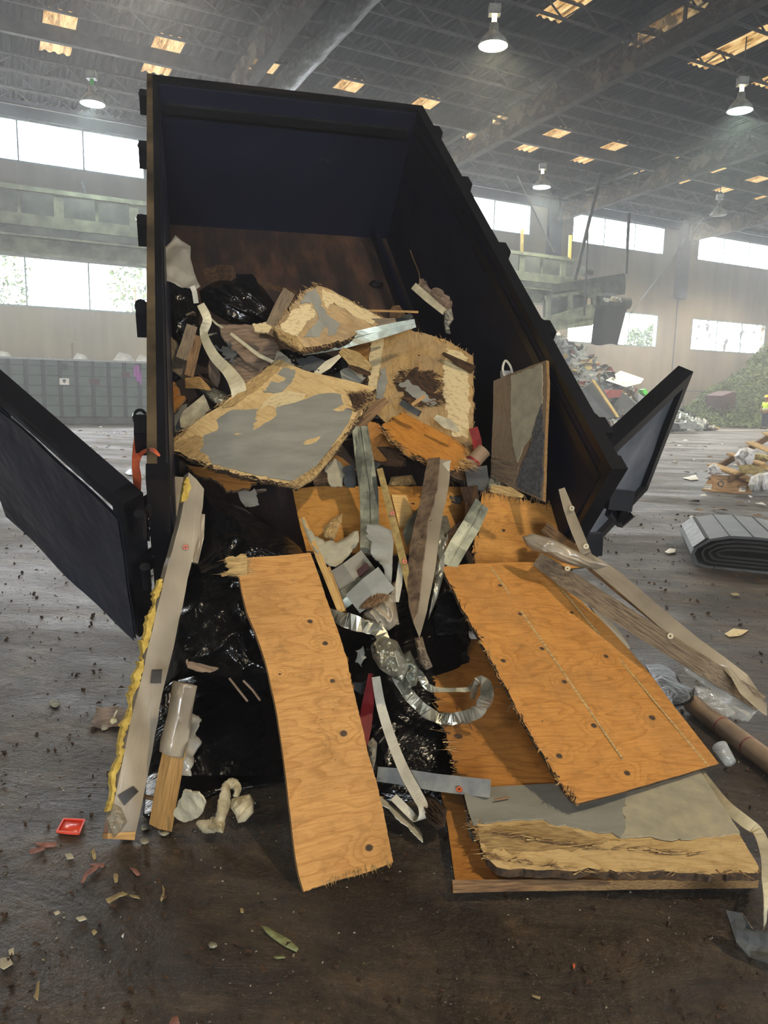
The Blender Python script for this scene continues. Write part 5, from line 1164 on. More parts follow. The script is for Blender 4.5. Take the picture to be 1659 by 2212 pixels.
# grey scraps left of the channel
slab('felt_scrap', [(702, 1012), (722, 990), (745, 1010), (740, 1050), (715, 1050)], [(702, 1012, 3.95), (745, 1010, 4.0), (715, 1050, 3.85)], .006, M['pale_grey_skin'], 'pale mottled scrap between the big grey panel and the steel channel', 'scrap', torn='all')
slab('felt_scrap', [(742, 1010), (768, 1005), (768, 1052), (745, 1050)], [(742, 1010, 3.93), (768, 1005, 3.95), (745, 1050, 3.85)], .006, M['felt_dark'], 'darker grey scrap just left of the steel channel', 'scrap', torn='all')
strip('wood_splinter', [(700, 980, 4.1), (730, 1000, 4.05), (765, 1020, 4.0)], [.03, .06, .03], M['ply_b'], 'reddish splinter above the pale mottled scrap', 'splinter', kind='box', h=.02, rough=.014)
# steel channel
e = strip('steel_channel', [(777, 920, 3.98), (786, 985, 3.85), (797, 1060, 3.68), (799, 1130, 3.52), (797, 1195, 3.4)], [.085, .095, .095, .09, .085], M['galv'], 'long bent galvanised steel channel standing upright in the middle of the spill', 'channel', kind='chan', tw=[10, -5, 8, 0, 0])
# nailed stick
e = strip('nailed_stick', [(820, 1012, 3.72), (845, 1110, 3.5), (872, 1215, 3.28), (893, 1312, 3.1)], [.03, .034, .034, .02], M['stick'], 'yellowish nailed batten with two orange washers leaning in the middle of the spill', 'batten', kind='box', h=.014)
for (x, y, Y) in ((848, 1109, 3.49), (874, 1213, 3.27)):
    c = P(x, y, Y) + (C0 - P(x, y, Y)).normalized() * .002; ax = (C0 - c).normalized(); MB().lathe(c, [(.004, .004), (.011, .004), (.012, 0), (.004, 0)], 14, ax).build('washer', M['orange'], e)
# tall angle trim
PA = [(950, 990, 3.72), (905, 1375, 2.95), (965, 1050, 3.62)]
o = slab('angle_trim', [(925, 990), (950, 988), (945, 1050), (925, 1130), (912, 1230), (902, 1320), (893, 1345), (883, 1310), (879, 1240), (885, 1180), (900, 1110)], [(937, 990, 3.72), (893, 1345, 3.0), (885, 1180, 3.36)], .006, M['rusty'], 'tall rusty-sided sheet metal corner trim in the middle of the spill', 'trim', wav=.004)
slab('tan_flange', [(948, 992), (973, 994), (970, 1045), (955, 1120), (940, 1230), (922, 1320), (906, 1378), (893, 1345), (902, 1300), (915, 1220), (926, 1130), (940, 1060)], [(948, 992, 3.715), (906, 1378, 2.95), (955, 1120, 3.42)], .004, M['film'], parent=o)
slab('white_flap', [(957, 1000), (974, 993), (970, 1028), (956, 1030)], [(957, 1000, 3.69), (974, 993, 3.69), (956, 1030, 3.63)], .003, M['strip_white'], parent=o, torn='all', amp=.005)
rnd = random.Random(4)
for q in range(16):
    y = 1050 + q * 16; x = 925 - (y - 1050) * .17 + rnd.uniform(-10, 12); c = P(x, y, 3.62 - (y - 1040) * .0022); MB().cyl(c, c + V((rnd.uniform(-.03, .03), -.03, rnd.uniform(-.01, .03))), .0012, 5).build('nail', M['nail'], o)
blob('metal_crumple', [(945, 1120), (965, 1112), (975, 1145), (965, 1180), (962, 1230), (945, 1290), (925, 1340), (932, 1280), (938, 1200)], SO(-.22), .05, M['foil'], 'crumpled cream metal sheet pressed against the right of the corner trim', 'flashing', folds=.8, fs_=5, seed=7)
strip('steel_channel', [(1042, 1088, 3.62), (1018, 1135, 3.5), (990, 1180, 3.4), (968, 1222, 3.3)], [.085, .09, .09, .08], M['galv'], 'short ribbed galvanised channel leaning to the right of the corner trim', 'channel', kind='chan', tw=[20, 10, 5, 0])
slab('felt_scrap', [(880, 1125), (902, 1098), (895, 1150), (878, 1180), (870, 1150)], [(880, 1125, 3.6), (902, 1098, 3.65), (878, 1180, 3.45)], .004, M['galv'], 'greenish steel scrap left of the corner trim', 'scrap')
strip('wood_splinter', [(965, 1160, 3.45), (990, 1145, 3.5), (1008, 1130, 3.5)], [.02, .05, .02], M['wood_rot'], 'dark rotten splinter beneath the leaning ribbed channel', 'splinter', kind='box', h=.02, rough=.014)
slab('felt_scrap', [(935, 1330), (960, 1270), (1000, 1290), (1012, 1370), (980, 1372), (940, 1372)], [(935, 1330, 3.35), (1000, 1290, 3.4), (980, 1372, 3.3)], .006, M['bag_dull'], 'black plastic scrap in the gap left of the wide plywood board', 'scrap', torn='all')
# crescent and grey flap
slab('roofing_crescent', [(650, 1115), (662, 1140), (680, 1158), (700, 1166), (728, 1172), (752, 1160), (774, 1145), (776, 1165), (760, 1190), (742, 1205), (724, 1225), (700, 1212), (680, 1190), (664, 1160)], [(650, 1115, 3.6), (776, 1150, 3.48), (724, 1225, 3.32)], .008, M['pale_grey_skin'], 'crescent of pale grey roofing felt left of the steel channel', 'scrap', torn=(0, 1, 2, 3, 4, 5, 7, 8, 9, 10), amp=.007, wav=.012, smooth=True)
blob('frayed_chunk', [(698, 1140), (718, 1120), (740, 1108), (738, 1128), (728, 1150), (722, 1168), (700, 1160)], SO(-.18), .02, M['peel'], 'frayed cream wood chip standing behind the felt crescent', 'splinter', folds=1.2, fs_=10, seed=19)
slab('roofing_flap', [(792, 1130), (820, 1134), (846, 1142), (850, 1170), (848, 1210), (845, 1262), (832, 1245), (818, 1215), (800, 1190), (790, 1160)], [(792, 1130, 3.36), (850, 1170, 3.3), (832, 1250, 3.15)], .008, M['felt'], 'torn bluish grey felt flap hanging below the steel channel', 'scrap', torn=(5, 6, 7, 8, 9), amp=.014, wav=.014, smooth=True)
strip('cream_strip', [(846, 1178, 3.3), (845, 1215, 3.24), (842, 1255, 3.17)], .012, M['strip_cream'], 'thin beaded cream edging on the right of the bluish felt flap', 'strip')
strip('strip_scrap', [(866, 1210, 3.32), (862, 1260, 3.22), (858, 1300, 3.15)], [.02, .03, .015], M['strip_white'], 'narrow whitish strip between felt flap and yellowish batten', 'strip')
# blocks
strip('board_offcut', [(722, 1258, 3.28), (755, 1238, 3.26), (795, 1208, 3.3)], .10, M['felt_warm'], 'grey board offcut with ragged end below the felt crescent', 'board', kind='box', h=.03, rough=.006)
strip('board_offcut', [(735, 1300, 3.2), (770, 1272, 3.22), (812, 1240, 3.22)], .08, M['galv'], 'folded pale metal offcut below the grey board offcut', 'flashing', kind='angle', h=.03)
o = strip('insulation_block', [(762, 1305, 3.12), (800, 1275, 3.12), (835, 1248, 3.14)], [.10, .12, .12], M['felt'], 'pale grey wrapped block with a furry brown end', 'block', kind='box', h=.07)
blob('furry_end', [(775, 1315), (800, 1282), (825, 1258), (846, 1262), (842, 1295), (815, 1312), (790, 1316)], SO(-.24), .03, M['wood_old'], parent=o, folds=.8, fs_=16, seed=3)
slab('felt_scrap', [(770, 1232), (790, 1215), (796, 1228), (775, 1246)], [(770, 1232, 3.2), (790, 1215, 3.2), (775, 1246, 3.18)], .02, M['maroon'], 'small reddish brown chip between the grey offcuts', 'scrap')
# sticks
for (a, b, w_, mt, lab) in (((652, 1118), (690, 1205), .028, 'lumber_pale', 'upper pale split stick beside the felt crescent'), ((688, 1200), (738, 1322), .032, 'lumber_pale', 'yellow split stick running down beside the left plywood board'), ((708, 1225), (742, 1318), .022, 'lumber', 'pinkish split stick right of the yellow one')):
    strip('split_stick', [(a[0], a[1], s_(-.22)), (b[0], b[1], s_(-.22))], w_, M[mt], lab, 'stick', kind='box', h=.015)
blob('metal_crumple', [(785, 1325), (810, 1300), (845, 1262), (858, 1250), (855, 1300), (862, 1345), (840, 1362), (805, 1360)], SO(-.2), .05, M['film'], 'crumpled tan metal skin twisted above the foil tangle', 'flashing', folds=.9, fs_=4, fdir=60, seed=11)
strip('wood_splinter', [(785, 1340, 3.25), (815, 1330, 3.2), (842, 1328, 3.2)], [.04, .06, .05], M['peel'], 'pale layered wood edge showing behind the foil tangle', 'splinter', kind='box', h=.02, rough=.01)
# foil tangle
strip('foil_tape', [(705, 1325, 3.1), (735, 1335, 3.05), (755, 1342, 3.0), (785, 1352, 3.0), (812, 1360, 3.0), (826, 1378, 3.0)], [.05, .06, .07, .06, .055, .03], M['foil'], 'shiny folded foil flashing at the top of the tangle', 'flashing', n=3, tw=[0, 30, -25, 30, -20, 0], h=.002)
strip('foil_tape', [(812, 1350, 3.02), (835, 1395, 2.95), (850, 1440, 2.92), (872, 1485, 2.9), (905, 1525, 2.88), (945, 1550, 2.86), (985, 1552, 2.84), (1018, 1545, 2.8), (1040, 1528, 2.76), (1052, 1500, 2.74), (1045, 1475, 2.78), (1030, 1478, 2.82), (1020, 1510, 2.84)], [.05, .06, .05, .045, .05, .045, .05, .05, .055, .055, .05, .04, .02], M['foil'], 'long loop of crumpled foil flashing curling out to the right with bent nails', 'flashing', n=4, tw=[0, 40, -30, 35, -20, 30, -25, 20, -40, 30, 10, 60, 0], h=.002, rag=.25)
strip('foil_tape', [(880, 1440, 2.95), (905, 1455, 2.93), (925, 1485, 2.9), (950, 1490, 2.88), (985, 1490, 2.86), (1015, 1488, 2.85), (1032, 1470, 2.8)], [.03, .035, .03, .02, .018, .02, .03], M['foil'], 'thin upper ribbon of the foil loop crossing the brown sheet', 'flashing', n=3, tw=[0, 30, -20, 20, 30, 0, 0], h=.002)
blob('metal_crumple', [(800, 1395), (825, 1372), (858, 1385), (870, 1410), (885, 1440), (870, 1475), (845, 1462), (820, 1445), (805, 1420)], SO(-.3), .06, M['foil'], 'crumpled foil sheet at the heart of the tangle', 'flashing', folds=1.0, fs_=4.5, seed=13)
blob('metal_crumple', [(860, 1420), (885, 1405), (905, 1440), (900, 1480), (875, 1490), (862, 1460)], SO(-.24), .05, M['galv'], 'darker crumpled metal sheet right of the foil heart', 'flashing', folds=1.0, fs_=5, seed=15)
slab('felt_scrap', [(768, 1405), (785, 1395), (792, 1420), (782, 1440), (768, 1430)], [(768, 1405, 3.1), (792, 1420, 3.1), (768, 1440, 3.05)], .005, M['felt'], 'ragged light grey felt scrap left of the foil heart', 'scrap', torn='all', amp=.012)
slab('plywood_scrap', [(735, 1410), (752, 1420), (758, 1455), (765, 1490), (748, 1470)], [(735, 1410, 3.05), (758, 1440, 3.05), (748, 1475, 3.0)], .012, MX('ply_b'), 'sliver of orange plywood behind the left plywood board', 'plywood', torn='all', amp=.016)
blob('twisted_trim', [(895, 1378), (912, 1375), (922, 1410), (935, 1440), (920, 1448), (905, 1430)], SO(-.25), .03, M['wood_grey'], 'brown twisted lower end of the corner trim', 'trim', folds=1, fs_=8, seed=5)
rnd = random.Random(12)
tangle = [o for o in bpy.data.objects if o.name.startswith('foil_tape')][1]
for (x, y) in ((890, 1500), (925, 1535), (940, 1560), (970, 1562), (1000, 1560), (1030, 1540), (1052, 1520), (1058, 1488), (1045, 1470), (1010, 1555), (960, 1545), (905, 1530)):
    c = P(x, y, 2.82); d = V((rnd.uniform(-1, 1), rnd.uniform(-.4, .2), rnd.uniform(-1, .4))).normalized() * rnd.uniform(.03, .05); MB().cyl(c - d * .3, c + d, .0013, 5).build('nail', M['nail'], tangle)
# white strap etc.
strip('strap', [(812, 1462, 2.93), (822, 1520, 2.86), (838, 1575, 2.8), (856, 1625, 2.72), (878, 1675, 2.62), (900, 1715, 2.55), (914, 1742, 2.5), (914, 1765, 2.48), (900, 1772, 2.5), (880, 1752, 2.53), (850, 1722, 2.58)], [.035, .038, .04, .04, .042, .042, .04, .04, .038, .032, .03], M['strip_white'], 'long dusty white metal strap curling down to the floor in the centre', 'strap', n=4, tw=[0, 8, -5, 5, 0, 10, 20, 40, 120, 160, 170], h=.002)
slab('white_flashing', [(815, 1715), (838, 1733), (862, 1752), (882, 1768), (905, 1790), (912, 1802), (914, 1818), (900, 1805), (882, 1785), (866, 1775), (840, 1745), (822, 1735)], [(815, 1715, 2.62), (912, 1802, z_(.02)), (866, 1775, z_(.06))], .004, M['strip_white'], 'torn white flashing with pointed end below the curled strap', 'flashing', torn=(6, 7, 8, 9, 10), amp=.008)
strip('red_strip', [(801, 1455, 2.98), (795, 1520, 2.9), (788, 1570, 2.82), (786, 1612, 2.76)], [.02, .05, .055, .03], M['red'], 'dark red plastic strip behind the white strap', 'strip', kind='box', h=.006)
strip('steel_scrap', [(755, 1485, 3.05), (780, 1488, 3.03), (800, 1482, 3.0)], .05, M['felt_dark'], 'dark grey bar behind the red strip', 'bar', kind='box', h=.02)
o = strip('trim_board', [(815, 1672, 2.72), (870, 1678, 2.66), (940, 1690, 2.58), (1054, 1703, 2.48)], [.055, .06, .062, .062], M['trim_grey'], 'grey coated trim board with an orange washer lying level under the white strap', 'trim', kind='box', h=.025)
c = P(992, 1706, 2.52) + (C0 - P(992, 1706, 2.52)).normalized() * .004; MB().lathe(c, [(.004, .004), (.012, .004), (.013, 0), (.004, 0)], 14, (C0 - c).normalized() * .4 + V((0, 0, .7))).build('washer', M['orange'], o)
blob('frayed_chunk', [(792, 1605), (805, 1592), (815, 1605), (812, 1640), (806, 1665), (796, 1640)], SO(-.15), .03, M['felt_warm'], 'frayed grey end piece beside the right edge of the left plywood board', 'scrap', folds=1, fs_=8, seed=25)
blob('timber_offcut', [(915, 1712), (938, 1722), (965, 1748), (962, 1785), (945, 1792), (925, 1775), (908, 1745)], lambda x, y: Z(x, y, .07), .06, M['wood_rot'], 'rotten dark wood chunk on the floor right of the curled strap', 'timber', folds=.8, fs_=10, fdir=50, seed=27, back=.8)
for (a, b, lab, mt) in (((858, 1565), (885, 1600), 'small grey torn scrap in the dark behind the white strap', 'felt_dark'), ((845, 1630), (890, 1610), 'brown wood end in the dark right of the white strap', 'wood_old'), ((850, 1560), (870, 1545), 'small pale scrap in the dark under the foil loop', 'felt_warm')):
    strip('dark_scrap', [(a[0], a[1], s_(-.05)), (b[0], b[1], s_(0))], .05, M[mt], lab, 'scrap', kind='box', h=.012, rough=.012)
slab('dark_gap_sheet', [(640, 1230), (760, 1215), (900, 1240), (1020, 1250), (1015, 1390), (1010, 1560), (1000, 1712), (930, 1725), (820, 1722), (760, 1640), (720, 1500), (680, 1360)], [(640, 1230, 3.62), (1020, 1250, 3.62), (860, 1722, z_(.03))], .004, M['bag'], 'added black sheet painting the dark of the gap between the two plywood boards', 'gap_filler', wav=.04, smooth=True, torn='all', amp=.01)  # filler sheet added behind the debris so the gap looks dark
# brown sheets under right board
P3_ = [(985, 1415, 3.28), (1000, 1702, z_(.155)), (1235, 1700, z_(.155))]
slab('plywood_sheet', [(925, 1385), (1000, 1380), (1100, 1380), (1150, 1440), (1240, 1600), (1300, 1690), (1150, 1700), (1000, 1702), (985, 1665), (968, 1600), (950, 1540), (935, 1470)], P3_, .018, MX('ply_b', 'edge_dark'), 'brown plywood sheet sloping down in the shadow under the right plywood board', 'plywood', torn=(0, 7, 8, 9, 10, 11), amp=.014, plyargs=dict(dark='#7c4c1c', lite='#b37a38', dirt=.4), knots=[(990, 1590, .02), (935, 1450, .012)], grain=((940, 1500), (1200, 1520)))
splinters(bpy.data.objects[[q.name for q in bpy.data.objects if q.name.startswith('plywood_sheet')][-1]], [(925, 1385), (950, 1540), (985, 1665), (1000, 1702)], P3_, 90, .05, 10, .5, seed=22, mat=[M['wood_rot'], M['lumber']])
strip('paper_tape', [(968, 1580, 2.93), (1050, 1583, 2.93), (1140, 1588, 2.93)], .03, M['wood_old'], 'reddish brown tape band across the brown plywood sheet', 'tape', h=.001, lift=.012, rough=.001)
P4_ = [(920, 1600, 3.05), (985, 1925, z_(.045)), (1040, 1925, z_(.045))]
slab('plywood_strip', [(922, 1600), (968, 1600), (1000, 1702), (1010, 1790), (1050, 1895), (1100, 1912), (985, 1912), (968, 1790), (950, 1700)], P4_, .016, MX('ply_a', 'edge_dark'), 'orange plywood lying lowest, its left part showing beside the grey-topped board', 'plywood', torn=(0,), amp=.006, plyargs=dict(dark='#8f5c24', lite='#bd8440'), knots=[])
# ---- lower right stack
PS = [(1000, 1702, z_(.155)), (1050, 1870, z_(.115)), (1640, 1885, z_(.115))]
o = slab('roofing_board', [(1000, 1702), (1070, 1700), (1250, 1690), (1400, 1678), (1512, 1666), (1555, 1735), (1600, 1808), (1645, 1885), (1560, 1886), (1400, 1884), (1250, 1880), (1092, 1876), (1068, 1868), (1050, 1850), (1025, 1790), (1012, 1750)], PS, .03, (M['ply_pale'], M['edge_dark']), 'wide grey-topped roofing board lying on the floor at the lower right, peeled along its front', 'board', torn=(7, 8, 9, 10, 11, 12, 13, 14), amp=.006, wav=.003, grain=((1050, 1880), (1640, 1888)))
slab('grey_membrane', [(1000, 1704), (1070, 1702), (1250, 1692), (1385, 1681), (1352, 1720), (1345, 1760), (1352, 1790), (1340, 1812), (1320, 1800), (1290, 1800), (1250, 1790), (1200, 1785), (1175, 1772), (1130, 1772), (1080, 1775), (1022, 1785), (1010, 1750)], PS, .004, M['felt'], parent=o, torn=tuple(range(4, 15)), amp=.009, lift=.006)
slab('cream_membrane', [(1380, 1681), (1512, 1668), (1555, 1735), (1598, 1800), (1560, 1808), (1500, 1812), (1450, 1818), (1400, 1808), (1340, 1812), (1352, 1790), (1345, 1760), (1352, 1720)], PS, .004, M['pale_grey_skin'], parent=o, torn=(3, 4, 5, 6, 7, 8, 9, 10, 11), amp=.008, lift=.0055)
slab('peeled_front', [(1028, 1795), (1080, 1782), (1175, 1778), (1250, 1800), (1340, 1818), (1230, 1840), (1100, 1842), (1050, 1845)], PS, .003, M['peel'], parent=o, torn='all', amp=.012, lift=.003, grain=((1050, 1880), (1640, 1888)))
splinters(o, [(1012, 1750), (1050, 1850), (1250, 1880), (1640, 1886)], PS, 160, .04, 2, .4, seed=19)
splinters(o, [(1050, 1800), (1250, 1830), (1500, 1845)], PS, 120, .06, 2, .15, seed=20, lift=.006)
slab('plywood_sheet', [(985, 1908), (1090, 1905), (1300, 1903), (1500, 1900), (1640, 1898), (1610, 1820), (1400, 1800), (1150, 1800), (1020, 1820)], [(985, 1908, z_(.05)), (1640, 1898, z_(.05)), (1150, 1800, z_(.06))], .035, MX('ply_b', 'edge'), 'bottom plywood sheet flat on the floor under the grey-topped board', 'plywood', grain=((985, 1908), (1640, 1898)))
strip('edge_batten', [(978, 1915, z_(.055)), (1150, 1912, z_(.05)), (1318, 1906, z_(.045))], [.035, .03, .012], M['wood_old'], 'split batten along the front edge of the bottom plywood sheet', 'batten', kind='box', h=.03, rough=.004)
strip('thin_stick', [(1068, 1728, z_(.165)), (1100, 1722, z_(.165))], .008, M['wood_old'], 'tiny brown splinter on the grey-topped board', 'splinter', h=.003)
# ---- the two big plywood boards
PLB = [(657, 1924, z_(.012)), (850, 1862, z_(.012)), (590, 1208, 3.12)]
o = slab('plywood_board', [(520, 1210), (560, 1206), (620, 1202), (669, 1197), (685, 1245), (702, 1300), (722, 1360), (742, 1425), (758, 1500), (775, 1570), (792, 1640), (812, 1700), (828, 1760), (850, 1862), (790, 1885), (720, 1903), (657, 1926), (645, 1890), (632, 1820), (620, 1730), (605, 1620), (588, 1520), (570, 1440), (548, 1375), (530, 1330), (520, 1285), (514, 1245)], PLB, .018, (M['ply_a'], M['edge']),
         'long narrow orange plywood board leaning down from the bed to the floor, left of centre', 'plywood', torn=(4, 5, 6, 7, 8, 9, 10, 11, 12, 13, 14, 15), amp=.0025, grain=((570, 1440), (745, 1420)), wav=.003, bend=lambda x, y: .035 * sin((y + .65) * 2.2), res=20,
         knots=[(666, 1350, .014), (698, 1398, .014), (713, 1480, .013), (737, 1592, .017), (797, 1832, .016), (600, 1465, .007), (650, 1725, .004)], plyargs=dict(dark='#94622a', lite='#c49254', dirt=.3, ringn=12))
slab('splintered_corner', [(483, 1216), (500, 1210), (528, 1206), (532, 1245), (515, 1248), (485, 1246), (500, 1235), (484, 1230)], PLB, .01, M['peel'], parent=o, torn='all', amp=.012, lift=.03, grain=((483, 1230), (530, 1228)))
splinters(o, [(483, 1218), (530, 1212), (530, 1246), (485, 1244)], PLB, 90, .05, 178, .25, seed=15, lift=.02, mat=[M['lumber'], M['peel']])
splinters(o, [(700, 1906), (745, 1890), (790, 1878), (848, 1862)], PLB, 90, .02, 80, .3, seed=16, mat=[M['lumber'], M['peel']])
splinters(o, [(720, 1350), (775, 1570), (812, 1700), (846, 1850)], PLB, 60, .02, 0, .5, seed=17, mat=[M['lumber'], M['wood_rot']])
PRB = [(1248, 1733, z_(.20)), (1553, 1650, z_(.20)), (1060, 1220, 3.38)]
o = slab('plywood_board', [(953, 1224), (1010, 1218), (1080, 1216), (1150, 1214), (1185, 1228), (1230, 1272), (1290, 1330), (1340, 1385), (1400, 1450), (1460, 1530), (1510, 1595), (1553, 1650), (1500, 1665), (1400, 1695), (1320, 1718), (1250, 1735), (1232, 1722), (1210, 1690), (1170, 1625), (1130, 1560), (1090, 1480), (1050, 1405), (1000, 1320), (975, 1265)], PRB, .018, (M['ply_a'], M['edge_dark']),
         'wide orange plywood board with rows of dark knots, leaning down to the right', 'plywood', torn=(1, 15, 16, 17, 18, 19, 20, 21, 22, 23), amp=.0035, grain=((975, 1265), (1230, 1272)), wav=.003, res=18,
         knots=[(1080, 1265, .012), (1123, 1327, .012), (1171, 1401, .013), (1219, 1473, .014), (1283, 1567, .015), (1355, 1670, .015), (1236, 1322, .012), (1309, 1418, .013), (1409, 1550, .017), (1087, 1427, .014), (1042, 1377, .009), (1208, 1633, .015), (1172, 1558, .005)], plyargs=dict(dark='#8f5a20', lite='#c08742', dirt=.35, ringn=13))
for a, b in (((1060, 1225), (1345, 1640)), ((1178, 1232), (1530, 1655))):
    q = [isect(a[0] + (b[0] - a[0]) * t / 5, a[1] + (b[1] - a[1]) * t / 5, pt(PRB[0]), (pt(PRB[1]) - pt(PRB[0])).cross(pt(PRB[2]) - pt(PRB[0])).normalized()) for t in range(6)]
    nrm = (pt(PRB[1]) - pt(PRB[0])).cross(pt(PRB[2]) - pt(PRB[0])).normalized(); nrm = nrm if nrm.dot(C0 - q[0]) > 0 else -nrm
    mb = MB()
    for i in range(5): mb.bar(q[i] + nrm * .0012, q[i + 1] + nrm * .0012, .010, .001, up=nrm)
    mb.build('glue_line', M['peel'], o)
rnd = random.Random(9)
splinters(o, [(975, 1265), (1050, 1405), (1130, 1560), (1210, 1690), (1250, 1735)], PRB, 170, .03, 70, .9, seed=18, mat=[M['wood_rot'], M['lumber']])
for (x, y) in ((1008, 1330), (1060, 1425), (1085, 1480), (1105, 1520), (1135, 1565), (1160, 1610), (1180, 1640), (1205, 1690)):
    c = isect(x, y, pt(PRB[0]), nrm); MB().cyl(c, c + V((-.025 + rnd.uniform(-.01, .01), -.01, rnd.uniform(-.03, .01))), .0013, 5).build('nail', M['nail'], o)
slab('felt_scrap', [(1262, 1290), (1300, 1320), (1340, 1365), (1362, 1400), (1350, 1405), (1300, 1345)], [(1262, 1290, 3.38), (1340, 1365, 3.3), (1350, 1405, 3.2)], .008, M['felt_warm'], 'grey backing strip showing behind the right edge of the wide plywood board', 'scrap')
# ---- big black bags, left
blob('black_plastic_bag', [(440, 1066), (480, 1078), (530, 1100), (575, 1132), (620, 1158), (648, 1182), (662, 1205), (655, 1235), (600, 1300), (520, 1330), (440, 1290), (405, 1260), (420, 1200), (436, 1130)], SO(-.18), .16, M['bag'], 'glossy black plastic bag draped over the rear edge of the bed at the left', 'bag', folds=.42, fs_=1.5, seed=2, rings=26, nang=110)
blob('black_plastic_bag', [(420, 1225), (470, 1200), (540, 1215), (590, 1300), (610, 1400), (612, 1480), (560, 1500), (480, 1485), (420, 1460), (360, 1475), (345, 1500), (352, 1400), (375, 1310), (395, 1262)], SO(-.2), .17, M['bag'], 'bulging knotted black plastic bag between the wrapped plank and the left plywood board', 'bag', folds=.30, fs_=1.3, seed=5, rings=26, nang=110)
blob('black_plastic_bag', [(350, 1480), (420, 1460), (500, 1480), (600, 1470), (625, 1600), (615, 1690), (560, 1700), (470, 1712), (400, 1745), (345, 1775), (308, 1765), (312, 1700), (330, 1600)], lambda x, y: Z(x, y, max(.015, .25 - (y - 1480) * .0012)), .07, M['bag'], 'lower black plastic bag lying on the floor in the shade behind the short wrapped post', 'bag', folds=.25, fs_=.7, fdir=150, seed=9, rings=24, nang=100)
slab('plastic_tail', [(345, 1500), (385, 1465), (392, 1520), (385, 1560), (368, 1590), (358, 1580), (350, 1540)], [(345, 1500, 2.72), (392, 1520, 2.7), (365, 1590, 2.6)], .004, M['bag'], 'twisted tail of black plastic hanging beside the wrapped plank', 'bag', wav=.02, smooth=True)
slab('card_scrap', [(402, 1425), (425, 1432), (472, 1443), (455, 1452), (430, 1450), (405, 1442)], [(402, 1425, 2.72), (472, 1443, 2.72), (430, 1452, 2.68)], .003, M['card_dirty'], 'torn brown flap across the knot of the black bag', 'scrap', torn='all', amp=.008)
strip('thin_stick', [(495, 1465, 2.75), (515, 1490, 2.7), (535, 1515, 2.68)], .008, M['card_dirty'], 'narrow brown shred on the black bag, nearer the knot', 'scrap')
strip('thin_stick', [(525, 1470, 2.72), (545, 1490, 2.7), (562, 1513, 2.66)], .008, M['card_dirty'], 'narrow brown shred on the black bag, nearer the left plywood board', 'scrap')
# ---- wrapped lumber, left
PWL = [(422, 1035, 3.22), (262, 1812, z_(.03)), (290, 1800, z_(.03))]
o = slab('wrapped_plank', [(408, 1020), (425, 1035), (441, 1056), (438, 1095), (425, 1165), (405, 1250), (375, 1400), (350, 1500), (330, 1620), (312, 1710), (290, 1815), (232, 1812), (242, 1750), (262, 1660), (280, 1570), (305, 1470), (330, 1360), (355, 1250), (372, 1190), (392, 1110), (400, 1060)], PWL, .045, (M['film'], M['film']), 'long plank wrapped in tan plastic, leaning from bed corner to floor at left', 'plank', wav=.0015, smooth=False, res=22, jit=.002, grain=((405, 1060), (262, 1790)))
slab('bare_end', [(232, 1800), (292, 1796), (290, 1815), (232, 1812)], PWL, .047, M['lumber'], parent=o, lift=.004)
slab('foam_edge', [(242, 1750), (260, 1660), (278, 1570), (303, 1470), (328, 1360), (353, 1250), (345, 1250), (318, 1360), (292, 1470), (268, 1570), (250, 1650), (234, 1745)], PWL, .03, M['foam'], parent=o, torn='all', amp=.012, lift=-.004, tstep=.01)
slab('foam_edge', [(396, 1060), (403, 1030), (410, 1040), (406, 1075), (392, 1085)], PWL, .02, M['foam'], parent=o, torn='all', amp=.012, lift=.003)
slab('tape_patch', [(254, 1718), (286, 1698), (298, 1710), (268, 1740)], PWL, .001, M['tape'], parent=o, lift=.005)
slab('tape_patch', [(327, 1447), (349, 1446), (347, 1476), (324, 1476)], PWL, .001, M['tape'], parent=o, lift=.005)
blob('torn_film', [(244, 1735), (262, 1745), (275, 1775), (262, 1795), (246, 1812), (235, 1790), (229, 1770), (236, 1760)], lambda x, y: isect(x, y, pt(PWL[0]), (pt(PWL[1]) - pt(PWL[0])).cross(pt(PWL[2]) - pt(PWL[0])).normalized()), .02, M['film_loose'], parent=o, folds=1.1, fs_=9, seed=4)
c = isect(401, 1182, pt(PWL[0]), (pt(PWL[1]) - pt(PWL[0])).cross(pt(PWL[2]) - pt(PWL[0])).normalized()); c += (C0 - c).normalized() * .008
MB().lathe(c, [(.004, .004), (.011, .004), (.012, 0), (.004, 0)], 14, (C0 - c).normalized()).build('washer', M['orange'], o)
strip('wrapped_batten', [(387, 1030, 3.62), (382, 1090, 3.52), (370, 1150, 3.42), (368, 1172, 3.38)], [.04, .045, .045, .04], M['film'], 'short narrow wrapped batten left of the top of the long wrapped plank', 'batten', kind='box', h=.02, n=2)
strip('timber_offcut', [(350, 1112, 3.55), (362, 1120, 3.52), (372, 1135, 3.5)], .05, M['lumber_pale'], 'small pale square timber end at the bed corner', 'timber', kind='box', h=.03)
strip('wrapped_batten', [(436, 1110, 3.45), (430, 1160, 3.38), (418, 1215, 3.3)], [.03, .045, .04], M['film'], 'narrow wrapped batten between the long wrapped plank and the black bag', 'batten', kind='box', h=.015)
slab('felt_scrap', [(335, 1310), (345, 1293), (347, 1312), (338, 1322)], [(335, 1310, 3.3), (347, 1293, 3.3), (338, 1322, 3.28)], .01, M['wood_old'], 'small brown scrap caught beside the left door hinge', 'scrap', torn='all')
PW2 = [(405, 1480, 2.55), (357, 1790, z_(.03)), (375, 1780, z_(.03))]
o = slab('wrapped_post', [(397, 1480), (421, 1482), (414, 1530), (402, 1620), (388, 1700), (371, 1797), (341, 1790), (350, 1735), (368, 1640), (384, 1550)], PW2, .05, (M['lumber'], M['lumber']), 'short timber post half wrapped in tan plastic, left of the cream flake', 'post', grain=((357, 1790), (405, 1480)))
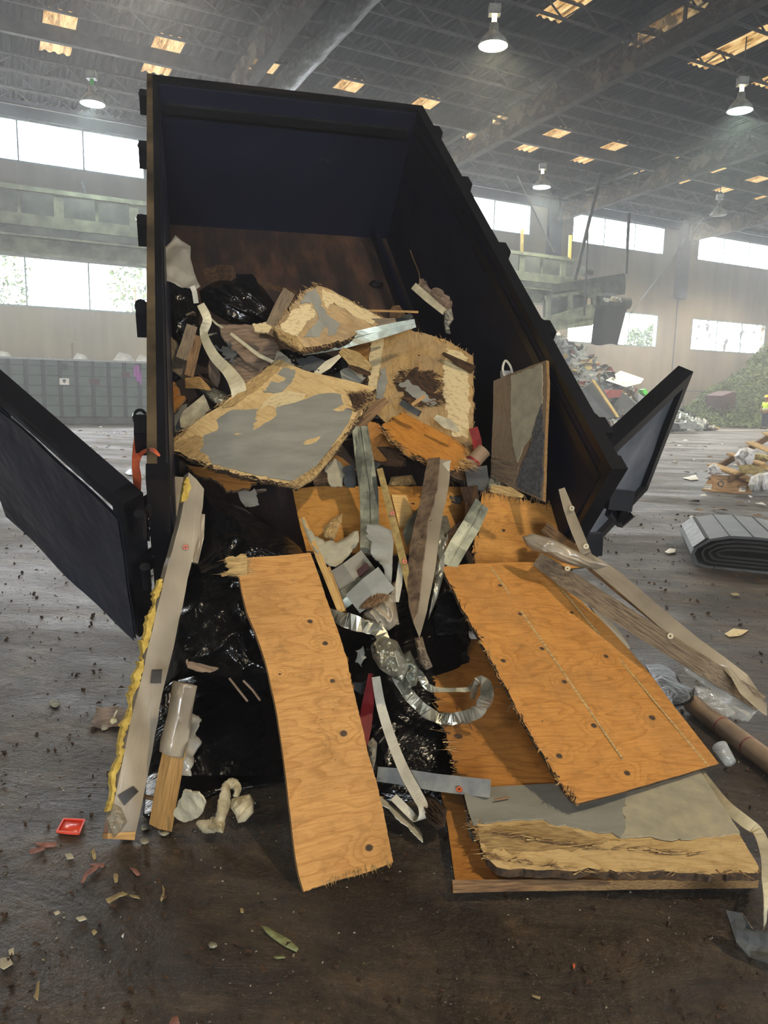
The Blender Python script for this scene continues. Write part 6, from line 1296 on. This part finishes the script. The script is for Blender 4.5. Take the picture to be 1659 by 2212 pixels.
slab('plastic_wrap', [(395, 1478), (422, 1480), (415, 1530), (404, 1600), (393, 1637), (364, 1632), (368, 1610), (382, 1550)], PW2, .06, M['film'], parent=o, lift=.006, wav=.004, smooth=True)
slab('film_flap', [(415, 1540), (430, 1545), (436, 1555), (424, 1590), (434, 1605), (420, 1640), (412, 1678), (395, 1672), (392, 1640), (405, 1590)], [(415, 1540, 2.66), (436, 1555, 2.66), (400, 1675, 2.5)], .002, M['poly_grey'], 'torn grey-brown film flap hanging right of the short wrapped post', 'film', torn='all', amp=.008, wav=.014, smooth=True)
strip('thin_stick', [(308, 1720, z_(.08)), (330, 1724, z_(.08)), (350, 1730, z_(.08))], [.016, .018, .012], M['wood_old'], 'small wood splinter bridging long wrapped plank and short wrapped post', 'splinter', kind='box', h=.008)
slab('plaster_flake', [(392, 1722), (398, 1706), (412, 1712), (428, 1712), (440, 1732), (438, 1752), (428, 1766), (402, 1776), (386, 1772), (374, 1762), (380, 1745)], [(392, 1722, z_(.17)), (440, 1740, z_(.16)), (386, 1776, z_(.06))], .008, M['flake'], 'round cream plaster flake lying between short post and rag', 'flake', torn='all', amp=.007, wav=.006)
e = strip('dirty_rag', [(508, 1722, z_(.10)), (513, 1704, z_(.12)), (503, 1693, z_(.13)), (490, 1697, z_(.13)), (486, 1712, z_(.12)), (484, 1735, z_(.09)), (478, 1760, z_(.07)), (468, 1780, z_(.05)), (448, 1785, z_(.04)), (432, 1780, z_(.03))], [.02, .02, .022, .024, .035, .05, .05, .055, .05, .02], M['cloth'], 'dirty white twisted rag on the floor at the foot of the lower black bag', 'rag', kind='round', h=.04, n=5, rough=.006, smooth=True, tw=[0, 40, 80, 120, 160, 200, 260, 300, 330, 360])
blob('rag_fold', [(455, 1765), (480, 1762), (487, 1778), (482, 1800), (462, 1796), (448, 1788)], lambda x, y: Z(x, y, .05), .025, M['cloth'], parent=e, folds=.8, fs_=8, seed=3)
blob('dirty_rag', [(500, 1725), (520, 1720), (540, 1715), (549, 1730), (548, 1755), (530, 1775), (514, 1778), (508, 1760), (498, 1745)], lambda x, y: Z(x, y, .03 + max(.01, (1785 - y) * .0011)), .025, M['cloth'], 'open folded end of dirty white cloth right of the twisted rag', 'rag', folds=.8, fs_=6, fdir=120, seed=6)
# ---- right: timbers, film, bag, tube, cup
o = strip('timber_post', [(1160, 1207, 3.40), (1240, 1262, 3.25), (1380, 1352, 3.05), (1520, 1440, 2.9), (1645, 1520, 2.82)], [.07, .085, .085, .08, .07], M['wood_grey'], 'lower of two long weathered timbers sloping right over the wide plywood board', 'timber', kind='box', h=.055, rough=.003)
for (x, y, Y) in ((1226, 1228, 3.28), (1448, 1374, 2.985)):
    c = P(x, y, Y); MB().lathe(c, [(.004, .004), (.012, .004), (.013, 0), (.004, 0)], 14, (C0 - c).normalized()).build('washer', M['strip_cream'], o)
o = strip('timber_post', [(1176, 1138, 3.62), (1240, 1190, 3.52), (1330, 1265, 3.4), (1480, 1385, 3.18), (1585, 1462, 3.05)], [.055, .055, .05, .05, .05], M['wood_old'], 'long square timber behind and above the lower one, partly wrapped', 'timber', kind='box', h=.05, rough=.003)
strip('wrap_sheet', [(1262, 1200, 3.46), (1330, 1250, 3.36), (1400, 1310, 3.26), (1500, 1395, 3.12), (1600, 1470, 2.98), (1645, 1530, 2.9)], [.05, .075, .07, .075, .08, .03], M['film'], parent=o, n=2, h=.002, tw=[10, 12, 5, 10, 20, 0])
blob('film_wrap', [(1128, 1160), (1150, 1152), (1190, 1162), (1235, 1185), (1275, 1205), (1315, 1223), (1290, 1230), (1250, 1225), (1215, 1215), (1180, 1195), (1150, 1190), (1138, 1180)], lambda x, y: P(x, y, 3.32), .035, M['film'], 'crumpled tan film wrap round the upper ends of the two timbers', 'film', folds=.7, fs_=3.5, fdir=25, seed=8)
slab('film_wrap', [(1464, 1418), (1510, 1440), (1560, 1478), (1610, 1510), (1640, 1530), (1615, 1560), (1585, 1555), (1560, 1520), (1520, 1480), (1480, 1450)], [(1464, 1418, 2.98), (1640, 1530, 2.85), (1560, 1520, 2.86)], .002, M['film_clear'], 'clear hazy film hanging below the lower timber', 'film', wav=.03, smooth=True, torn=(5, 6, 7, 8, 9), amp=.008)
blob('film_wrap', [(1500, 1480), (1530, 1488), (1560, 1510), (1590, 1540), (1570, 1550), (1535, 1530), (1508, 1505)], lambda x, y: Z(x, y, .1), .03, M['film_clear'], 'crumpled clear film bunched on the floor by the cardboard tube', 'film', folds=1.4, fs_=7, seed=12)
slab('film_wrap', [(1560, 1428), (1575, 1440), (1610, 1480), (1656, 1522), (1659, 1545), (1640, 1540), (1600, 1495), (1580, 1465)], [(1560, 1428, 2.9), (1659, 1545, 2.72), (1600, 1495, 2.78)], .002, M['film_loose'], 'loose tan film wrapped at the low end of the lower timber', 'film', wav=.02, smooth=True)
o = strip('wrapped_batten', [(1213, 1055, 3.55), (1228, 1100, 3.48), (1245, 1145, 3.4), (1266, 1195, 3.32)], [.03, .045, .05, .045], M['film'], 'upright wrapped batten in front of the right barn door corner', 'batten', kind='box', h=.03, n=2)
for (x, y, Y) in ((1235, 1098, 3.46), (1266, 1180, 3.32)):
    c = P(x, y, Y); MB().lathe(c, [(.004, .004), (.012, .004), (.013, 0), (.004, 0)], 14, (C0 - c).normalized()).build('washer', M['strip_cream'], o)
blob('black_plastic_bag', [(1393, 1436), (1420, 1433), (1440, 1438), (1462, 1455), (1470, 1475), (1500, 1490), (1498, 1512), (1475, 1525), (1455, 1530), (1430, 1500), (1408, 1465)], lambda x, y: Z(x, y, .10), .07, M['bag_dull'], 'small black plastic bag on the floor right of the wide plywood board', 'bag', folds=.2, fs_=1.2, seed=17, back=.6)
a, b = Z(1495, 1520, .05), Z(1720, 1690, .05)
o = empty('cardboard_tube', (a + b) / 2, 'long brown cardboard tube with red bands lying on the floor at the right edge', 'tube')
mb = MB(); mb.cyl(a, b, .047, 28); mb.build('tube_wall', M['tube'], o)
for q in (.34, .60): c = a + (b - a) * q; MB().cyl(c, c + (b - a).normalized() * .008, .0475, 28).build('red_band', M['red'], o)
c0 = Z(1578, 1648, .035); ax = V((-.1, .6, .25)).normalized()
o = empty('plastic_cup', c0, 'clear ribbed plastic cup lying on the floor against the wide plywood board', 'cup')
MB().lathe(c0, [(0, .0), (.025, .0), (.028, .02), (.031, .05), (.034, .085), (.036, .09), (.034, .092), (.031, .05), (.026, .004), (0, .004)], 28, -ax * -1).build('cup_wall', M['cup'], o, smooth=True)
strip('edge_strip', [(1513, 1668, z_(.16)), (1535, 1700, z_(.15)), (1568, 1740, z_(.15)), (1610, 1775, z_(.14)), (1640, 1800, z_(.13)), (1656, 1850, z_(.13)), (1659, 1900, z_(.15)), (1655, 1960, z_(.16)), (1650, 2005, z_(.05)), (1625, 2010, z_(.02)), (1600, 1972, z_(.05))], [.03, .038, .04, .045, .04, .035, .035, .02, .018, .018, .01], M['strip_cream'], 'cream coated metal edge strip curling along the right side of the grey-topped board', 'strip', n=4, tw=[0, 0, 10, 20, 30, 10, 0, 60, 80, 60, 40], h=.002)
slab('metal_sheet', [(1566, 1968), (1602, 1972), (1625, 2005), (1650, 2015), (1700, 2010), (1720, 2090), (1670, 2090), (1620, 2066), (1590, 2035)], [(1566, 1968, z_(.10)), (1700, 2010, z_(.08)), (1640, 2080, z_(.02))], .003, M['felt_dark'], 'bent dark grey sheet scrap at the lower right corner', 'sheet', wav=.012)
# ---- orange strap on the left post
strip('tie_strap', [(298, 940, 3.12), (300, 965, 3.1), (293, 1000, 3.06), (296, 1030, 3.03), (297, 1066, 3.0)], [.03, .05, .03, .035, .025], M['strap'], 'orange webbing strap hanging from the left rail', 'strap', n=3, h=.004, tw=[0, 20, -10, 10, 0])
strip('tie_strap', [(300, 985, 3.08), (312, 975, 3.04), (330, 972, 2.86), (345, 985, 2.84)], [.02, .015, .018, .008], M['strap'], 'thin orange strap end looped round the left rail', 'strap', n=3, h=.003)
# ================================================================ floor litter, belt roll, pallet group
def flat(name, px, mat, label, cat, h=.006, curl=.004, torn=(), thick=.0015, parent=None, up=0.0):
    return slab(name, px, [(px[0][0], px[0][1], z_(h)), (px[0][0] + 20, px[0][1], z_(h)), (px[0][0], px[0][1] + 20, z_(h))], thick, mat, label, cat, wav=curl, torn=torn, amp=.003, smooth=True, res=6, tstep=.006, parent=parent)
o = flat('plastic_tray', [(138, 1769), (183, 1771), (171, 1800), (123, 1796)], M['lid'], 'coral red square plastic tray lid on the floor at the left', 'lid', h=.012, curl=0, thick=.008)
for a, b in (((138, 1769), (183, 1771)), ((183, 1771), (171, 1800)), ((171, 1800), (123, 1796)), ((123, 1796), (138, 1769))):
    MB().bar(Z(*a, .014), Z(*b, .014), .006, .005).build('rim', M['lid'], o)
o = flat('card_scrap', [(208, 1530), (245, 1527), (285, 1533), (286, 1570), (230, 1570), (193, 1572)], M['card_dirty'], 'dirty grey cardboard scrap left of the long wrapped plank, a bone lying on it', 'scrap', h=.012, curl=.008, torn='all', thick=.003)
e = empty('bone', Z(248, 1550, .03), 'small pale bone lying on the cardboard scrap', 'bone')
mb = MB(); a, b = Z(244, 1558, .03), Z(253, 1536, .035); mb.cyl(a, b, .008, 12, .006); mb.build('shaft', M['bone'], e, smooth=True)
for q, r in ((a, .014), (a + V((.01, .004, 0)), .011), (b, .008)):
    MB().lathe(q - V((0, 0, r)), [(0, 0), (r * .7, r * .3), (r, r), (r * .7, r * 1.7), (0, r * 2)], 12).build('knob_end', M['bone'], e, smooth=True)
L = [('dry_leaf', [(75, 2148), (80, 2128), (86, 2118), (84, 2140), (82, 2162), (72, 2155)], 'dryleaf', 'curled pale dry leaf at the lower left'),
     ('dry_leaf', [(228, 1945), (250, 1930), (265, 1925), (278, 1930), (258, 1940), (235, 1950)], 'dryleaf', 'long pale dry leaf below the long wrapped plank'),
     ('dry_leaf', [(278, 1932), (298, 1932), (302, 1940), (285, 1940)], 'dryleaf', 'brown dry leaf just right of the long pale one'),
     ('dry_leaf', [(350, 1912), (356, 1922), (355, 1935), (348, 1945), (346, 1940), (352, 1928)], 'dryleaf', 'narrow curved leaf right of the long pale leaf'),
     ('dry_leaf', [(246, 1888), (256, 1890), (254, 1903), (248, 1905), (245, 1896)], 'dryleaf', 'small yellowish leaf above the long pale leaf'),
     ('dry_leaf', [(174, 1903), (182, 1890), (200, 1872), (218, 1868), (208, 1880), (190, 1892), (180, 1905)], 'pinkleaf', 'long pinkish brown leaf left of the small yellowish one'),
     ('dry_leaf', [(192, 1868), (212, 1864), (228, 1862), (222, 1870), (200, 1872)], 'pinkleaf', 'pinkish leaf above the long pinkish brown one'),
     ('dry_leaf', [(280, 1875), (295, 1876), (303, 1886), (296, 1890), (285, 1882)], 'pinkleaf', 'small curled pinkish leaf right of the yellowish one'),
     ('dry_leaf', [(62, 1840), (75, 1832), (92, 1828), (98, 1834), (80, 1840), (66, 1848)], 'pinkleaf', 'rusty brown leaf below the coral red lid'),
     ('dry_leaf', [(72, 1820), (100, 1816), (125, 1818), (118, 1824), (88, 1826)], 'pinkleaf', 'brown twiggy leaf nearest the coral red lid'),
     ('dry_leaf', [(196, 1842), (204, 1836), (208, 1850), (202, 1852)], 'dryleaf', 'small grey leaf between coral lid and long wrapped plank'),
     ('dry_leaf', [(365, 2212), (372, 2196), (384, 2192), (388, 2212)], 'pinkleaf', 'brown leaf cut by the bottom edge of the picture'),
     ('green_chip', [(565, 2002), (580, 2003), (600, 2014), (625, 2030), (645, 2048), (640, 2054), (615, 2042), (590, 2026), (575, 2014)], 'greenchip', 'greenish crumbly strip on the floor below the left plywood board'),
     ('green_chip', [(590, 2066), (612, 2064), (616, 2068), (596, 2070)], 'greenchip', 'tiny greenish sliver below the greenish strip'),
     ('pale_chip', [(163, 1982), (180, 1976), (188, 1984), (172, 1990)], 'flake', 'pale flat chip on the floor at the left below the leaves'),
     ('pale_chip', [(116, 1972), (126, 1966), (130, 1970), (120, 1976)], 'flake', 'tiny pale chip left of the pale flat chip'),
     ('pale_chip', [(197, 2012), (204, 2008), (210, 2012), (202, 2018)], 'dryleaf', 'small straw-coloured chip below the pale flat chip'),
     ('pale_chip', [(262, 2022), (268, 2014), (266, 2024)], 'paper', 'tiny bright white chip on the floor at the lower left'),
     ('pale_chip', [(1148, 2148), (1154, 2150), (1168, 2152), (1166, 2156), (1150, 2152)], 'dryleaf', 'pale sliver on the floor near the bottom right'),
     ('pale_chip', [(1236, 2085), (1240, 2078), (1243, 2084), (1240, 2092)], 'orange', 'tiny orange chip on the floor below the grey-topped board'),
     ('pale_chip', [(518, 1962), (526, 1962), (526, 1970), (520, 1970)], 'dryleaf', 'tiny straw chip left of the foot of the left plywood board'),
     ('pale_chip', [(0, 2072), (20, 2066), (28, 2082), (8, 2095), (0, 2090)], 'pale_grey_skin', 'pale bluish flat scrap at the left edge of the picture'),
     ('pale_chip', [(18, 2052), (30, 2048), (30, 2060), (20, 2062)], 'flake', 'pale chip above the bluish scrap at the left edge'),
     ('pale_chip', [(140, 1845), (155, 1842), (160, 1852), (146, 1856)], 'pale_grey_skin', 'grey crumb below the coral red lid'),
     ('litter_scrap', [(1565, 1368), (1585, 1358), (1617, 1360), (1600, 1372), (1575, 1375)], 'cream', 'pinkish white crumpled packet on the floor right of the timbers'),
     ('litter_scrap', [(1436, 1192), (1446, 1184), (1460, 1186), (1458, 1193), (1444, 1195)], 'paper', 'small white twisted scrap on the floor left of the rolled belt'),
     ('litter_scrap', [(1475, 1032), (1492, 1028), (1503, 1026), (1510, 1036), (1492, 1037)], 'paper', 'white paper scrap on the floor left of the cardboard box'),
     ('litter_scrap', [(1578, 1282), (1592, 1280), (1598, 1285), (1584, 1287)], 'dryleaf', 'small tan chip on the floor below the rolled belt'),
     ('litter_scrap', [(270, 1022), (280, 1012), (288, 1014), (288, 1026), (278, 1026)], 'tape', 'dark grey wedge on the floor behind the left rail'),
     ('litter_scrap', [(1572, 1475), (1590, 1478), (1585, 1486), (1574, 1484)], 'strip_cream', 'pale chip on the floor right of the clear film'),
     ]
for nm, px, mt, lab in L:
    far = px[0][1] < 1300
    flat(nm, px, M[mt], lab, 'leaf' if 'leaf' in nm else 'litter', h=.02 if far else .010, curl=.008 if 'leaf' in nm else .003, thick=.003)
for (x, y, r, lab) in ((740 / 2.37, 1600 + 515 / 2.37, .016, 'small cream stone at the foot of the long wrapped plank'), (838 / 2.37, 1600 + 470 / 2.37, .02, 'rounded stone under the foot of the short wrapped post'), (740 / 2.37, 1600 + 445 / 2.37, .012, 'tiny pale stone between plank and post'), (118, 1520, .02, 'dark stone on the floor left of the dirty cardboard scrap'), (226, 1572, .012, 'pale pebble just below the dirty cardboard scrap'), (1090 / 2.37, 1600 + 1048 / 2.37, .015, 'dark stone on the floor left of the greenish strip')):
    c = Z(x, y, r * .5); blob('stone', [(x - 11 * r / .016, y - 2), (x - 4, y - 9 * r / .016), (x + 8 * r / .016, y - 6), (x + 11 * r / .016, y + 2), (x + 2, y + 7 * r / .016), (x - 7, y + 6)], lambda a, b, hh=r * .5: Z(a, b, hh), r * .7, M['stone'], lab, 'stone', folds=.3, seed=int(x), rings=6, nang=16, back=.8)
# crumbs: uncountable grit over the mud
rnd = random.Random(21); mb = MB()
for i in range(6500):
    q = rnd.random(); y = 1.3 + 9 * q ** 1.8; x = rnd.uniform(-.62, .62) * (y + .6)
    s = rnd.choice((.0015, .002, .003, .003, .005, .008)) * (1 + y * .22); R = Matrix.Rotation(rnd.random() * 6.3, 3, V((rnd.uniform(-1, 1), rnd.uniform(-1, 1), rnd.uniform(-1, 1))).normalized())
    k = rnd.choice((0,) * 40 + (1,) * 14 + (2, 3)); s = min(s, .0035 * (1 + y * .1)) if k else s; p = V((x, y, s * .5))
    mb.add([p + R @ V(v) * s for v in ((-1, -.4, 0), (.8, -.6, .1), (1, .5, 0), (-.5, .7, .2), (0, 0, .8))], [(0, 1, 4), (1, 2, 4), (2, 3, 4), (3, 0, 4), (3, 2, 1, 0)], k)
tag(mb.build('floor_grit', [M['wood_rot'], M['stone'], M['dryleaf'], M['flake']]), 'crumbs, grit and dirt specks strewn over the muddy floor', 'grit', kind='stuff')
rnd = random.Random(33); mb = MB()
for i in range(420):
    y = rnd.uniform(9, 28); x = rnd.uniform(-.5, .52) * y; s = rnd.uniform(.03, .10); R = Matrix.Rotation(rnd.random() * 6.3, 3, 'Z') @ Matrix.Rotation(rnd.uniform(-.4, .4), 3, 'X')
    mb.add([V((x, y, .03)) + R @ V(v) * s for v in ((-1, -.5, 0), (1, -.3, .1), (.8, .5, 0), (-.6, .6, .2), (0, 0, .4))], [(0, 1, 4), (1, 2, 4), (2, 3, 4), (3, 0, 4)], rnd.choice((0, 0, 0, 1, 2)))
tag(mb.build('distant_litter', [M['trash_b'], M['trash_w'], M['trash_d']]), 'small scattered scraps over the far floor', 'litter', kind='stuff')
# foot of the leftover small debris under the mouth of the bed (buried rubble seen in the gaps)
rnd = random.Random(8)
mats_ = ['felt_dark', 'wood_rot', 'wood_old', 'felt', 'card_dirty', 'wood_grey']
for i in range(70):
    y = rnd.uniform(640, 1060) if i < 38 else rnd.uniform(1060, 1690)
    if i < 38: x = rnd.uniform(370 + (y - 640) * 0, 860 + (y - 640) * .45)
    else: x = rnd.uniform(690, 960)
    Yb = SY(x, y) + rnd.uniform(.12, .3); c = P(x, y, Yb)
    if c.z < .04: c.z = .04
    s = rnd.uniform(.04, .11); w_ = s * rnd.uniform(.3, .8); mb = MB()
    R = Matrix.Rotation(rnd.random() * 6.3, 3, V((rnd.uniform(-1, 1), rnd.uniform(-1, 1), rnd.uniform(-1, 1))).normalized())
    n_ = 9; top = []
    for k in range(n_):
        t = 2 * pi * k / n_; rr = 1 + rnd.uniform(-.35, .3); top.append(c + R @ V((s * cos(t) * rr, w_ * sin(t) * rr, 0)))
    bot = [p - R @ V((0, 0, .012)) for p in top]
    mb.add(top + bot, [tuple(range(n_)), tuple(range(n_, 2 * n_))[::-1]] + [(k, (k + 1) % n_, n_ + (k + 1) % n_, n_ + k) for k in range(n_)])
    g = 'buried scraps inside the bed' if i < 38 else 'buried scraps below the mouth of the bed'
    tag(mb.build('buried_scrap', M[mats_[i % 6]]), 'small broken scrap buried in the shade of the heap inside the bed' if i < 38 else 'small broken scrap buried in the dark gap below the mouth of the bed', 'scrap', g)

# rolled conveyor belt / mat, right
def zz(x, y, h): return Z(x, y, h)
o = empty('rolled_belt', Z(1570, 1230, 0), 'thick flattened roll of grey rubber belting lying on the floor at the right', 'belt')
fr0 = [(1494, 1206), (1490, 1192), (1516, 1183), (1560, 1184), (1600, 1188), (1640, 1205), (1675, 1222), (1700, 1240)]
# near edge line on the floor from (1505,1222) to (1659,1240)
A = Z(1500, 1224, 0); Bv = Z(1700, 1245, 0); Far = Z(1472, 1160, 0)
ex = (Bv - A); ex.z = 0; wid = ex.length; ex.normalize(); dep = V((Far.x - A.x, Far.y - A.y, 0)); dep_l = 1.35; dep.normalize()
sec = [(-.04, .12), (.0, .02), (.08, .0), (.5, .0), (.95, .0), (1.2, .05), (1.3, .12), (1.22, .20), (1.0, .27), (.75, .33), (.5, .34), (.28, .33), (.10, .28), (-.02, .18)]
mb = MB(); n_ = len(sec); th = .022
def ring_(off, sh=0): return [A + ex * (a * 1.0 + .0) + V((0, 0, z)) + dep * off for a, z in sec]
inner = []
cx_, cz_ = .6, .16
ins = [(a + (cx_ - a) * .05 * (1 if True else 0), z + (cz_ - z) * .14) for a, z in sec]
r0 = [A + ex * a + V((0, 0, z)) for a, z in sec]; r1 = [p + dep * dep_l for p in r0]
i0_ = [A + ex * a + V((0, 0, z)) for a, z in ins]; i1_ = [p + dep * dep_l for p in i0_]
vs = r0 + r1 + i0_ + i1_; fs = []
for k in range(n_):
    k2 = (k + 1) % n_
    fs += [(k, k2, n_ + k2, n_ + k), (2 * n_ + k, 3 * n_ + k, 3 * n_ + k2, 2 * n_ + k2), (k, 2 * n_ + k, 2 * n_ + k2, k2), (n_ + k, n_ + k2, 3 * n_ + k2, 3 * n_ + k)]
mk('outer_wrap', vs, fs, M['mat'], o)
for lay, (sx, sz) in enumerate(((.86, .74), (.76, .52), (.66, .3))):
    mb = MB(); q = [(cx_ + (a - cx_) * sx, cz_ + (z - cz_) * sz) for a, z in sec]; q2 = [(cx_ + (a - cx_) * (sx - .03), cz_ + (z - cz_) * (sz - .12)) for a, z in sec]
    vs = [A + ex * a + V((0, 0, z)) + dep * .02 for a, z in q]; vs += [p + dep * (dep_l - .05) for p in vs]; w2 = [A + ex * a + V((0, 0, z)) + dep * .02 for a, z in q2]; vs += w2 + [p + dep * (dep_l - .05) for p in w2]
    mk('inner_layer', vs, fs, M['rubber'], o)
mb = MB()
for q in (.28, .48, .68, .9, 1.1):
    import bisect
    zt = {.28: .332, .48: .342, .68: .337, .9: .305, 1.1: .24}[q]; mb.bar(A + ex * q + V((0, 0, zt)), A + ex * q + V((0, 0, zt)) + dep * dep_l, .008, .006)
mb.build('seam_lines', M['rubber'], o)
mb = MB(); mb.bar(A + ex * .09 + V((0, 0, .285)), A + ex * .09 + V((0, 0, .285)) + dep * dep_l, .03, .012); mb.build('edge_groove', M['rubber'], o)
vs = [A + ex * -.03 + V((0, 0, .185)), A + ex * .075 + V((0, 0, .279))]; vs += [p + dep * dep_l for p in vs]; nn_ = V((-.6, 0, .8)) * .006; vs += [p + nn_ for p in vs]
mk('light_edge_band', vs, [(4, 5, 7, 6), (0, 1, 5, 4), (2, 3, 7, 6), (0, 2, 6, 4), (1, 3, 7, 5)], M['mat_edge'], o)

# pallet with cardboard box and bags
g0 = Z(1520, 1062, 0)
PBX = [(1520, 1058, z_(.02)), (1610, 1064, z_(.02)), (1535, 1024, z_(.235))]
o = slab('cardboard_box', [(1516, 1058), (1536, 1026), (1570, 1027), (1598, 1027), (1615, 1030), (1625, 1062), (1590, 1066), (1550, 1062)], PBX, .3, M['card'], 'brown cardboard box with a printed round logo in front of the wooden pallet', 'box')
slab('shipping_label', [(1519, 1056), (1525, 1046), (1538, 1047), (1536, 1058)], PBX, .002, M['paper'], parent=o, lift=.004)
slab('shipping_label', [(1598, 1052), (1611, 1050), (1610, 1062), (1596, 1062)], PBX, .002, M['paper'], parent=o, lift=.004)
n_ = (pt(PBX[1]) - pt(PBX[0])).cross(pt(PBX[2]) - pt(PBX[0])).normalized(); n_ = n_ if n_.dot(C0 - pt(PBX[0])) > 0 else -n_
for k_, (cx_, cy_, rr) in enumerate(((1557, 1045.5, 7.2), (1532, 1035, 2.6))):
    vs = []; fs = []
    for q in range(25):
        t = 2 * pi * q / 24
        for r_ in (rr, rr * .62): vs.append(isect(cx_ + r_ * cos(t) * .95, cy_ + r_ * sin(t), pt(PBX[0]), n_) + n_ * .008)
        if q and (q not in (8, 16)): fs.append((2 * q - 2, 2 * q, 2 * q + 1, 2 * q - 1))
    mk('printed_ring', vs, fs, M['ink'], o)
for (a, b) in (((1549, 1036), (1573, 1036)), ((1580, 1059), (1594, 1060)), ((1521, 1053), (1536, 1054)), ((1522, 1049), (1536, 1050)), ((1600, 1055), (1609, 1054)), ((1600, 1059), (1609, 1058))):
    p, q = isect(*a, pt(PBX[0]), n_) + n_ * .009, isect(*b, pt(PBX[0]), n_) + n_ * .009; MB().bar(p, q, .012, .002, up=n_).build('printed_line', M['ink'], o)
# pallet: tilted slatted frame
PP = [(1530, 1028, 13.0), (1659, 940, 15.4), (1659, 1010, 13.2)]
pa, pb, pc_ = [pt(q) for q in PP]; pn = (pb - pa).cross(pc_ - pa).normalized(); pn = pn if pn.dot(C0 - pa) > 0 else -pn
def pq(x, y, l=0): return isect(x, y, pa, pn) + pn * l
o = empty('wooden_pallet', pa, 'tilted wooden pallet propped up behind the cardboard box at the right edge', 'pallet')
for (a, b) in (((1536, 1012), (1668, 935)), ((1575, 1030), (1690, 965)), ((1640, 1040), (1700, 1005))):
    MB().bar(pq(*a, -.05), pq(*b, -.05), .05, .12, up=pn).build('stringer', M['wood_old'], o)
for (a, b, w_) in (((1536, 1006), (1594, 1026), .16), ((1574, 983), (1650, 1006), .11), ((1618, 958), (1680, 985), .16), ((1652, 938), (1690, 955), .12)):
    MB().bar(pq(*a, .03), pq(*b, .03), w_, .03, up=pn).build('deck_board', M['pallet'], o)
for (a, b) in (((1566, 1000), (1640, 1030)), ((1606, 975), (1670, 1002))):
    MB().bar(pq(*a, -.12), pq(*b, -.12), .2, .02, up=pn).build('lower_deck_board', M['pallet'], o)
blob('plastic_bag', [(1586, 985), (1598, 970), (1615, 966), (1632, 972), (1630, 990), (1622, 1008), (1600, 1012), (1590, 1002)], lambda x, y: P(x, y, 13.0), .14, M['whitebag'], 'white crinkled plastic bag lying on the wooden pallet', 'bag', folds=.5, fs_=8, seed=2)
blob('plastic_bag', [(1622, 980), (1640, 978), (1665, 985), (1665, 995), (1640, 994), (1624, 992)], lambda x, y: P(x, y, 13.2), .08, M['yellowbag'], 'yellowish cloth bundle right of the white bag on the pallet', 'bag', folds=.7, fs_=8, seed=3)
blob('plastic_bag', [(1616, 1048), (1622, 1030), (1640, 1022), (1662, 1020), (1668, 1040), (1666, 1062), (1640, 1063), (1622, 1062)], lambda x, y: P(x, y, 12.4), .16, M['whitebag'], 'straw-filled whitish bag on the floor right of the cardboard box', 'bag', folds=.5, fs_=8, fdir=95, seed=4, back=.8)
blob('plastic_bag', [(1528, 1022), (1530, 1008), (1542, 1000), (1556, 1010), (1560, 1024), (1540, 1027)], lambda x, y: P(x, y, 13.1), .08, M['whitebag'], 'small white bag poking up behind the left of the cardboard box', 'bag', folds=.7, fs_=10, seed=5)
strip('straw_bundle', [(1596, 1012, 12.9), (1620, 1014, 12.8), (1650, 1020, 12.7)], [.1, .14, .1], M['yellowbag'], 'bundle of straw between pallet and whitish bag', 'straw', kind='box', h=.08, rough=.04)
slab('flat_card', [(1640, 1208), (1665, 1210), (1668, 1222), (1650, 1216)], [(1640, 1208, z_(.02)), (1665, 1210, z_(.02)), (1650, 1216, z_(.02))], .01, M['card'], 'flat cardboard piece on the floor behind the rolled belt', 'cardboard')
